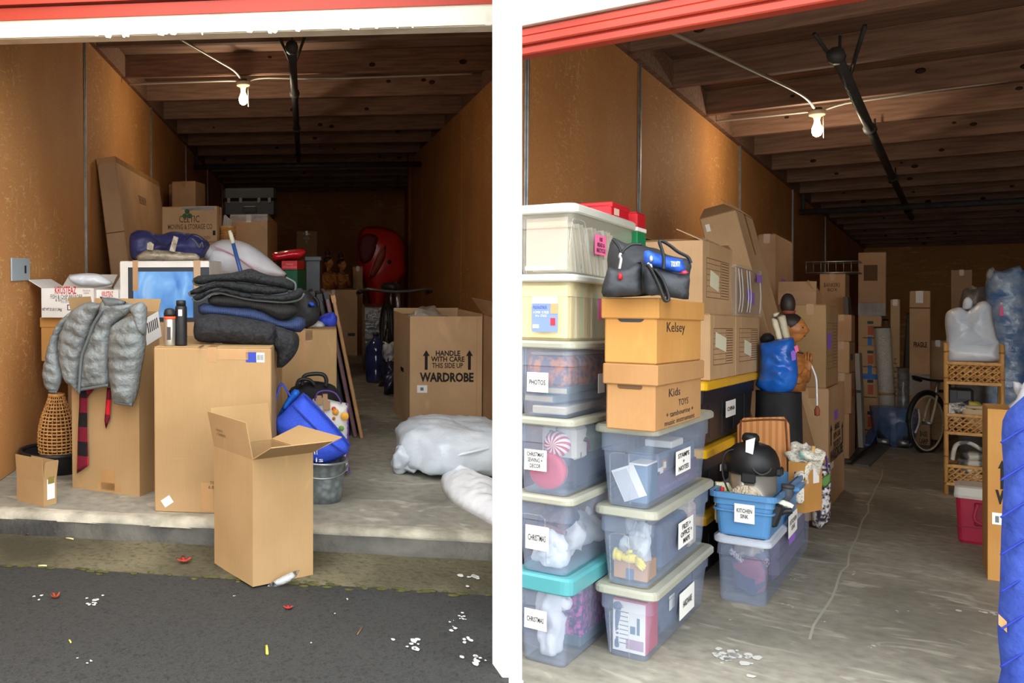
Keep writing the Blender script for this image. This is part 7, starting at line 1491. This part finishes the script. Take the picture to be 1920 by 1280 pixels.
fg = Box(Rr, 'long_carton', 'tall carton lettered FRAGILE standing at the back behind the bicycle', (1744, 835), 90, 545, 1705, None, wr=0.35, mat=m_card)
fg.text('L', 'FRAGILE', 1713, 641, 1738, 651, m_ink, off=0.03); fg.text('L', 'BASE\nLAMP', 1724, 808, 1740, 832, m_inkf, off=0.03); fg.patch('L', 1717, 546, 1731, 568, m_paper, 'torn_label', lift=0.002); fg.rect('L', 0, fg.h*0.32, fg.d, fg.h*0.46, m_film, 'stretch_film', 0.008); fg.rect('L', 0.0, fg.h*0.885, fg.d, fg.h*0.892, m_inkf, 'fold_line', 0.001)
b = Box(Rr, 'cardboard_box', 'plain carton behind the FRAGILE carton and the bicycle', (1775, 826), 90, 638, 1742, None, wr=0.4, mat=m_card)
b = Box(Rr, 'cardboard_box', 'dark tall carton by the back wall above the shelf', (1783, 800), 0, 506, None, 1823, wl=0.5, mat=m_cardD)
b = Box(Rr, 'cardboard_box', 'orange brown carton behind the rattan shelf', (1842, 862), 0, 722, None, 1882, wl=0.3, mat=m_cardO)
t = thing('blue_bag', 'dark blue translucent bag holding black rollerblades on the floor', 'bag', at(Rr, Rr.z(1676, 836, 0))); m_bfilm = M('blue_film', (70, 100, 150), (100, 130, 176), 10, 0.15, 0.5, 16, alpha=0.55, spec=0.8)
MB().lathe([(0.001, 0), (0.19, 0), (0.22, 0.12), (0.24, 0.3), (0.26, 0.50), (0.255, 0.50)], 28, sy=0.8).build('bag_body', m_bfilm, t)
for s in (-1, 1): MB().blob((s*0.10, -0.10, 0.17), (0.075, 0.06, 0.16), 0.7, 0.8, 0.04, 9, s).build('black_boot', m_black, t); MB().tube([(s*0.10-0.06, -0.15, 0.06), (s*0.10+0.06, -0.15, 0.06)], 0.04, 10).build('boot_toe', m_steel, t)
MB().tube(bezier([(0.22, -0.12, 0.2), (0.26, -0.1, 0.35), (0.25, -0.05, 0.5)]), 0.010, 6).build('white_strap', m_plw, t)
bf = Rr.z(1738, 848, 0); hw_ = 1.05*1.09/2*0.9; a_ = R(-30); bx = V((bf.x+(-sin(a_))*hw_, bf.y+cos(a_)*hw_, 0))
bicycle(Rr, bx, a_, 'black bicycle with cream wheel rims behind the rattan shelf', m_black, 1.09, rim_mat=M('cream_rim', (196, 186, 156), rough=0.5), wl=0.9)
# skis and board on the floor
sa = Rr.z(1588, 868, 0.02); sb = Rr.z(1640, 826, 0.02); t = thing('ski_pair', 'blue and black skis lying on the floor along the cartons', 'skis', at(Rr, (sa.x, sa.y, 0.0))); d = sb-sa
MB().slab([V((-0.04, 0, 0.03)), V((0.04, 0, 0.03)), d+V((0.04, 0, 0.05)), d+V((-0.04, 0, 0.05))], (0, 0, 0.02)).build('ski', m_black, t); MB().slab([d*0.6+V((-0.05, 0, 0.06)), d*0.6+V((0.05, 0, 0.06)), d*1.02+V((0.05, 0, 0.16)), d*1.02+V((-0.05, 0, 0.16))], (0, 0, 0.02)).build('ski_tip', M('ski_blue', (30, 96, 160), rough=0.4), t); MB().slab([V((0.06, 0, 0.0)), V((0.2, 0, 0.0)), d*0.9+V((0.2, 0, 0.0)), d*0.9+V((0.06, 0, 0.0))], (0, 0, 0.02)).build('base_board', m_edge, t)
bd = Rr.z(1604, 850, 0)
for i, (dx, hh, c) in enumerate(((0.0, 1.9, (90, 84, 78)), (0.10, 1.2, (150, 146, 136)))):
    t = thing('upright_board', ['dark upright board between the stacks at the back', 'pale thin upright board in front of the dark board'][i], 'board', at(Rr, (bd.x+dx-0.06, bd.y+0.3-0.12*i, 0), 0, 0, R(-2))); MB().box((-0.025, 0, 0), (0.025, 0.35, hh), 0.004).build('plank', M('board_%d' % i, c, rough=0.7), t); MB().box((-0.03, -0.004, hh*0.6), (0.03, 0, hh*0.63)).build('strap', m_pipe, t)
# ---- rattan shelf
RS = Rr.z(1774, 926, 0); um = V((cos(R(1)), sin(R(1)), 0)); SW = Rr.run(RS, um, 1879); SD = 0.30
t = thing('rattan_shelf', 'rattan shelf with three woven basket tiers and bamboo posts', 'shelf', at(Rr, RS, R(1))); m_bam = M('bamboo', (212, 160, 92), (190, 136, 70), 14, 0.5, stretch=(1, 1, 0.4))
SHt = Rr.hgt(RS, 643)
for x in (0, SW):
    for y in (0, SD):
        po = MB().tube([(x, y, 0), (x, y, SHt*0.5), (x, y, SHt)], 0.018, 10).build('post', m_bam, t)
        for k in range(6): MB().tube([(x, y, 0.1+k*0.24), (x, y, 0.115+k*0.24)], 0.021, 10).build('node', M('bamboo_node', (160, 106, 52), rough=0.6), po)
tiers = [(Rr.hgt(RS, 908), Rr.hgt(RS, 868)), (Rr.hgt(RS, 813), Rr.hgt(RS, 773)), (Rr.hgt(RS, 719), Rr.hgt(RS, 676))]
def lattice(m, o, u, W, z0, z1):
    n = max(4, int(W/0.045)); hgt_ = (z1-z0)-0.06; b = z0+0.025; nrm = V((u.y, -u.x, 0))
    sp_ = W/n
    for k in range(-4, n+4):
        for sg in (1, -1):
            x0 = sp_*k; x1 = x0+sg*hgt_; xa, xb = x0, x1; za, zb = b, b+hgt_
            if xa < 0 and xb < 0 or xa > W and xb > W: continue
            def cl(xa, za, xb, zb):
                if xa < 0: f = (0-xa)/(xb-xa); xa, za = 0, za+(zb-za)*f
                if xb < 0: f = (0-xb)/(xa-xb); xb, zb = 0, zb+(za-zb)*f
                if xa > W: f = (W-xa)/(xb-xa); xa, za = W, za+(zb-za)*f
                if xb > W: f = (W-xb)/(xa-xb); xb, zb = W, zb+(za-zb)*f
                return xa, za, xb, zb
            xa, za, xb, zb = cl(xa, za, xb, zb); m.tube([o+u*xa+V((0, 0, za))+nrm*0.004*sg, o+u*xb+V((0, 0, zb))+nrm*0.004*sg], 0.0085, 5)
    for z in (b+hgt_*0.33, b+hgt_*0.66): m.tube([o+u*0.0+V((0, 0, z)), o+u*W+V((0, 0, z))], 0.008, 4)
for i, (z0, z1) in enumerate(tiers):
    bk_ = MB(); W = SW-0.03
    for o, u, w_ in ((V((0.015, -0.012, 0)), V((1, 0, 0)), W), (V((0.015, SD+0.012, 0)), V((1, 0, 0)), W), (V((0.0, 0.0, 0)), V((0, 1, 0)), SD), (V((SW, 0.0, 0)), V((0, 1, 0)), SD)): lattice(bk_, o, u, w_, z0, z1)
    br = bk_.build('woven_side', m_wick, t)
    rm = MB()
    for z in (z0+0.012, z1-0.02): rm.box((0.0, -0.024, z-0.014), (SW, -0.004, z+0.016), 0.004).box((0.0, SD+0.004, z-0.014), (SW, SD+0.024, z+0.016), 0.004).box((-0.01, 0, z-0.014), (0.01, SD, z+0.016), 0.004).box((SW-0.01, 0, z-0.014), (SW+0.01, SD, z+0.016), 0.004)
    rm.build('basket_rim', m_wick, t); MB().box((0.01, 0.0, z0+0.004), (SW-0.01, SD, z0+0.016)).build('shelf_board', m_wick, t)
def onshelf(name, label, cat, x, y, z): return thing(name, label, cat, at(Rr, RS, R(1)) @ Matrix.Translation((x, y, z)))
tz = [q[0]+0.018 for q in tiers]
b = onshelf('laundry_bag', 'large white plastic bag of laundry on top of the rattan shelf', 'bag', SW/2, SD/2, tz[2])
b_ = b; pl_ = Pl.__new__(Pl); pl_.F = Rr; pl_.ML = Rr.M.inverted() @ b.matrix_world; pl_.MI = pl_.ML.inverted(); pl_.root = b; zb_ = zm(1580, 440, 310/1280)
pl_.part('bag_body', zb_([(800, 610), (850, 572), (920, 562), (960, 590), (1000, 560), (1060, 520), (1110, 514), (1150, 545), (1160, 610), (1170, 690), (1190, 780), (1200, 830), (1150, 860), (1000, 870), (850, 880), (795, 880), (803, 800), (792, 700)]), 0.13, 0.02, m_plg, amp=0.03, fr=10, seed=2)
pl_.part('bag_lower', zb_([(790, 870), (850, 850), (1000, 840), (1120, 850), (1200, 810), (1218, 860), (1222, 960), (1180, 985), (1000, 990), (850, 988), (800, 975)]), 0.135, 0.02, m_plw, amp=0.03, fr=12, seed=5)
pl_.part('bag_knot', zb_([(930, 570), (940, 500), (980, 480), (1010, 520), (990, 570)]), 0.05, 0.015, m_plg, amp=0.02, fr=16)
b = onshelf('toaster', 'black appliance on the middle tier of the rattan shelf', 'appliance', SW*0.25, SD*0.6, tz[1]); MB().box((-0.09, -0.08, 0), (0.10, 0.08, 0.40), 0.02).build('body', m_black, b); MB().box((-0.02, -0.085, 0.30), (0.08, -0.08, 0.38), 0.002).build('panel', m_pipe, b)
b = onshelf('snack_bag', 'red white and green packet on the middle tier of the rattan shelf', 'packet', SW*0.26, SD*0.22, tz[1]+0.02); MB().blob((0, 0, 0.16), (0.12, 0.05, 0.11), 0.6, 0.7, 0.03, 9, 2).build('packet_body', floral('packet_print', [(200, 40, 40), (230, 226, 216), (60, 56, 56), (222, 214, 200)], 12), b); MB().blob((0.10, 0.01, 0.20), (0.05, 0.05, 0.07), 0.6, 0.7, 0.03, 9, 5).build('green_packet', M('lime_packet', (130, 176, 60), (210, 170, 70), 8, 0.5), b)
b = onshelf('folded_cloth', 'beige cloth folded on the middle tier of the rattan shelf', 'cloth', SW*0.62, SD*0.4, tz[1]+0.02); MB().blob((0, 0, 0.10), (0.13, 0.12, 0.12), 0.5, 0.6, 0.04, 8, zmin=0).build('cloth', M('beige_cloth', (196, 172, 134), rough=0.9), b); MB().blob((0.0, -0.02, 0.22), (0.12, 0.10, 0.02), 0.5, 0.6).build('cloth_top', M('beige_cloth', (196, 172, 134)), b)
b = onshelf('folded_rug', 'white and grey striped rug folded on the lowest tier of the rattan shelf', 'rug', SW*0.5, SD*0.4, tz[0]+0.01); m_rugs = M('striped_rug', (206, 200, 184), (110, 108, 104), 12, 0.95, 0.3, 60, kind='wave', stretch=(0.2, 1, 3), lo=0.4, hi=0.75)
for k in range(4): MB().blob((0.02*(k % 2), 0, 0.06+0.06*k), (SW*0.40-0.02*k, 0.13, 0.038), 0.6, 0.5, 0.02, 8, k).build('fold', m_rugs, b)
MB().tube(bezier([(-0.15, -0.1, 0.20), (-0.12, -0.1, 0.34), (-0.02, -0.08, 0.36), (0.10, -0.06, 0.27)]), 0.03, 8, flat=0.6).build('loose_fold', m_rugs, b)
# cooler, wardrobe carton, wrapped furniture at the right edge
PCo = Rr.z(1792, 1016, 0)
t = thing('cooler', 'red picnic cooler with white lid on the floor by the shelf', 'cooler', at(Rr, PCo, R(0))); W, D, H = 0.46, 0.34, Rr.hgt(PCo, 932)
m_cool = M('cooler_red', (196, 44, 78), (186, 38, 70), 4, 0.4); loft([(W/2-0.02, D/2-0.02, 0.03, 0), (W/2-0.012, D/2-0.012, 0.035, 0.02), (W/2, D/2, 0.04, H)], top=True).build('cooler_body', m_cool, t)
loft([(W/2+0.008, D/2+0.008, 0.04, H), (W/2+0.012, D/2+0.012, 0.04, H+0.02), (W/2+0.006, D/2+0.006, 0.04, H+0.075), (W/2-0.02, D/2-0.02, 0.03, H+0.085)], top=True).build('lid', M('cooler_white', (240, 236, 220), rough=0.4), t)
MB().box((-W/2+0.10, -D/2-0.012, H*0.42), (W/2-0.05, -D/2, H*0.93), 0.008).build('handle_recess', M('cooler_dark', (150, 26, 56), rough=0.4), t); MB().tube(bezier([(-W/2+0.12, -D/2-0.01, H*0.9), (-W/2+0.12, -D/2-0.022, H*0.5), (W/2-0.07, -D/2-0.022, H*0.5), (W/2-0.07, -D/2-0.01, H*0.9)]), 0.010, 7).build('handle', m_cool, t); MB().lathe([(0.014, 0), (0.018, 0.02), (0.01, 0.04)], 10).build('spigot', m_paper, t).matrix_local = Matrix.Translation((-W/2+0.17, -D/2, H*0.16)) @ Matrix.Rotation(R(90), 4, 'X')
MB().box((-W/2+0.005, -D/2-0.004, H*0.36), (W/2-0.005, -D/2+0.002, H*0.38)).build('groove', M('cooler_dark', (150, 26, 56)), t)
t.matrix_world = at(Rr, PCo+V((cos(R(0)), sin(R(0)), 0))*W/2+V((-sin(R(0)), cos(R(0)), 0))*D/2, R(0))
ew = Box(Rr, 'wardrobe_box', 'open wardrobe carton at the right edge beside the red cooler', (1852, 1086), 2, 766, 1842, None, wr=0.50, mat=m_cardO, closed=False)
ew.text('R', 'WARDROBE', 1866, 924, 2010, 952, m_ink, off=0.06); arrow(ew, 'R', 1879, 862, 917, 8); ew.patch('R', 1860, 961, 1880, 983, m_paper, 'sticker', lift=0.002); ew.patch('R', 1866, 967, 1873, 979, M('grey_print', (110, 120, 120)), 'sticker_print', lift=0.004)
ew.flap('N', 0.1, 10)
t = thing('paper_wad', 'crumpled white paper rising from the right edge wardrobe carton', 'paper', at(Rr, (ew.ctr.x-0.02, ew.ctr.y-0.02, ew.h*0.75))); MB().blob((0, 0, ew.h*0.26), (0.10, 0.08, ew.h*0.17), 0.8, 0.8, 0.08, 12, 3).build('wad', m_tis, t); MB().blob((-0.06, 0.02, ew.h*0.2), (0.08, 0.06, 0.05), amp=0.04, fr=14).build('wad_lower', m_tis, t)
bp_ = Rr.z(1885, 1320, 0)
t = Pl(Rr, 'blanket_wrapped_furniture', 'blue moving blanket wrapped piece at the far right foreground', 'furniture', None, P=bp_, rz=0)
t.part('blanket', [(1888, 770), (1882, 900), (1877, 1000), (1874, 1110), (1870, 1180), (1877, 1255), (1876, 1320), (2010, 1320), (2010, 765)], 0.06, 0.05, M('royal_quilt', (44, 66, 150), (58, 82, 168), 10, 0.85, 0.5, 24), back=4, amp=0.01, fr=10)
for k in range(7): t.tube('quilt_seam', [(1876, 830+k*70), (1925, 800+k*70), (2000, 760+k*70)], 0.004, M('blue_binding', (34, 54, 160)), y=-0.055)
t.plate('tape', [(1872, 1150), (1888, 1165), (1888, 1185), (1872, 1170)], 0.004, m_tape, y=-0.04)
gp = Rr.z(1872, 882, 0); t = Pl(Rr, 'garment_bag', 'blue clothes hanging in clear plastic behind the rattan shelf', 'garment bag', None, P=gp, rz=0)
t.part('garment', [(1850, 880), (1850, 640), (1846, 560), (1850, 522), (1862, 506), (1880, 508), (1925, 512), (1930, 700), (1928, 880)], 0.12, 0.05, M('denim_film', (72, 108, 156), (150, 170, 192), 7, 0.25, 0.6, 14, spec=0.7), amp=0.03, fr=9)
t.part('film_knot', [(1848, 520), (1852, 505), (1862, 500), (1866, 512), (1858, 526)], 0.05, 0.03, m_film, y=-0.06); t.plate('paper_tag', [(1876, 572), (1880, 572), (1882, 592), (1874, 592)], 0.004, m_pink, y=-0.125)
t = thing('dark_bag', 'dark grey plastic sack behind the white laundry bag', 'bag', at(Rr, Rr.z(1836, 868, 0))); q_ = Rr.hgt(Rr.z(1836, 868, 0), 545); MB().blob((0, 0, q_*0.5), (0.22, 0.2, q_*0.52), 0.6, 0.8, 0.03, 5, 4, 36, 30, zmin=0).build('sack', M('sack_grey', (84, 82, 80), (104, 102, 100), 8, 0.3, 0.4, 12), t); MB().blob((-0.05, 0, q_*1.0), (0.06, 0.06, 0.06), amp=0.04, fr=14).build('sack_knot', m_gpar, t)
# floor litter in the right unit
random.seed(31); sp = MB()
for px, py, s, n in ((1480, 1136, .02, 5), (1368, 1230, .05, 14), (1385, 1236, .05, 10), (1688, 1145, .02, 4), (1490, 1085, .015, 3), (1600, 1075, .02, 4), (1360, 1160, .01, 2), (1850, 1150, .03, 6), (1640, 1215, .02, 3), (1628, 946, .02, 4), (1540, 1165, .012, 3)): splat(Rr, sp, px, py, 0.0, s, n)
o = tag(sp.build('paint_splatter', M('white_splatter', (206, 204, 198))), 'white chips scattered over the right unit floor', 'chips', kind='stuff'); o.matrix_world = Rr.M
ck = MB(); cp = [Rr.z(*q, 0.0015) for q in ((1518, 1198), (1540, 1150), (1560, 1120), (1572, 1085), (1590, 1060), (1600, 1020), (1612, 990), (1628, 960), (1636, 930), (1648, 905), (1655, 880))]
for p, q in zip(cp[:-1], cp[1:]):
    d = (q-p); nn_ = V((-d.y, d.x, 0)).normalized()*0.006; m0 = p.lerp(q, 0.5)+nn_*random.uniform(-2.5, 2.5); ck.add([p-nn_, p+nn_, m0+nn_, m0-nn_], [(0, 1, 2, 3)]); ck.add([m0-nn_, m0+nn_, q+nn_, q-nn_], [(0, 1, 2, 3)])
o = ck.build('trim_7', M('crack_filler', (176, 172, 156), rough=0.9)); struct(o, 'pale filled crack in the right unit floor'); o.matrix_world = Rr.M

fit_contents()
flush_texts()
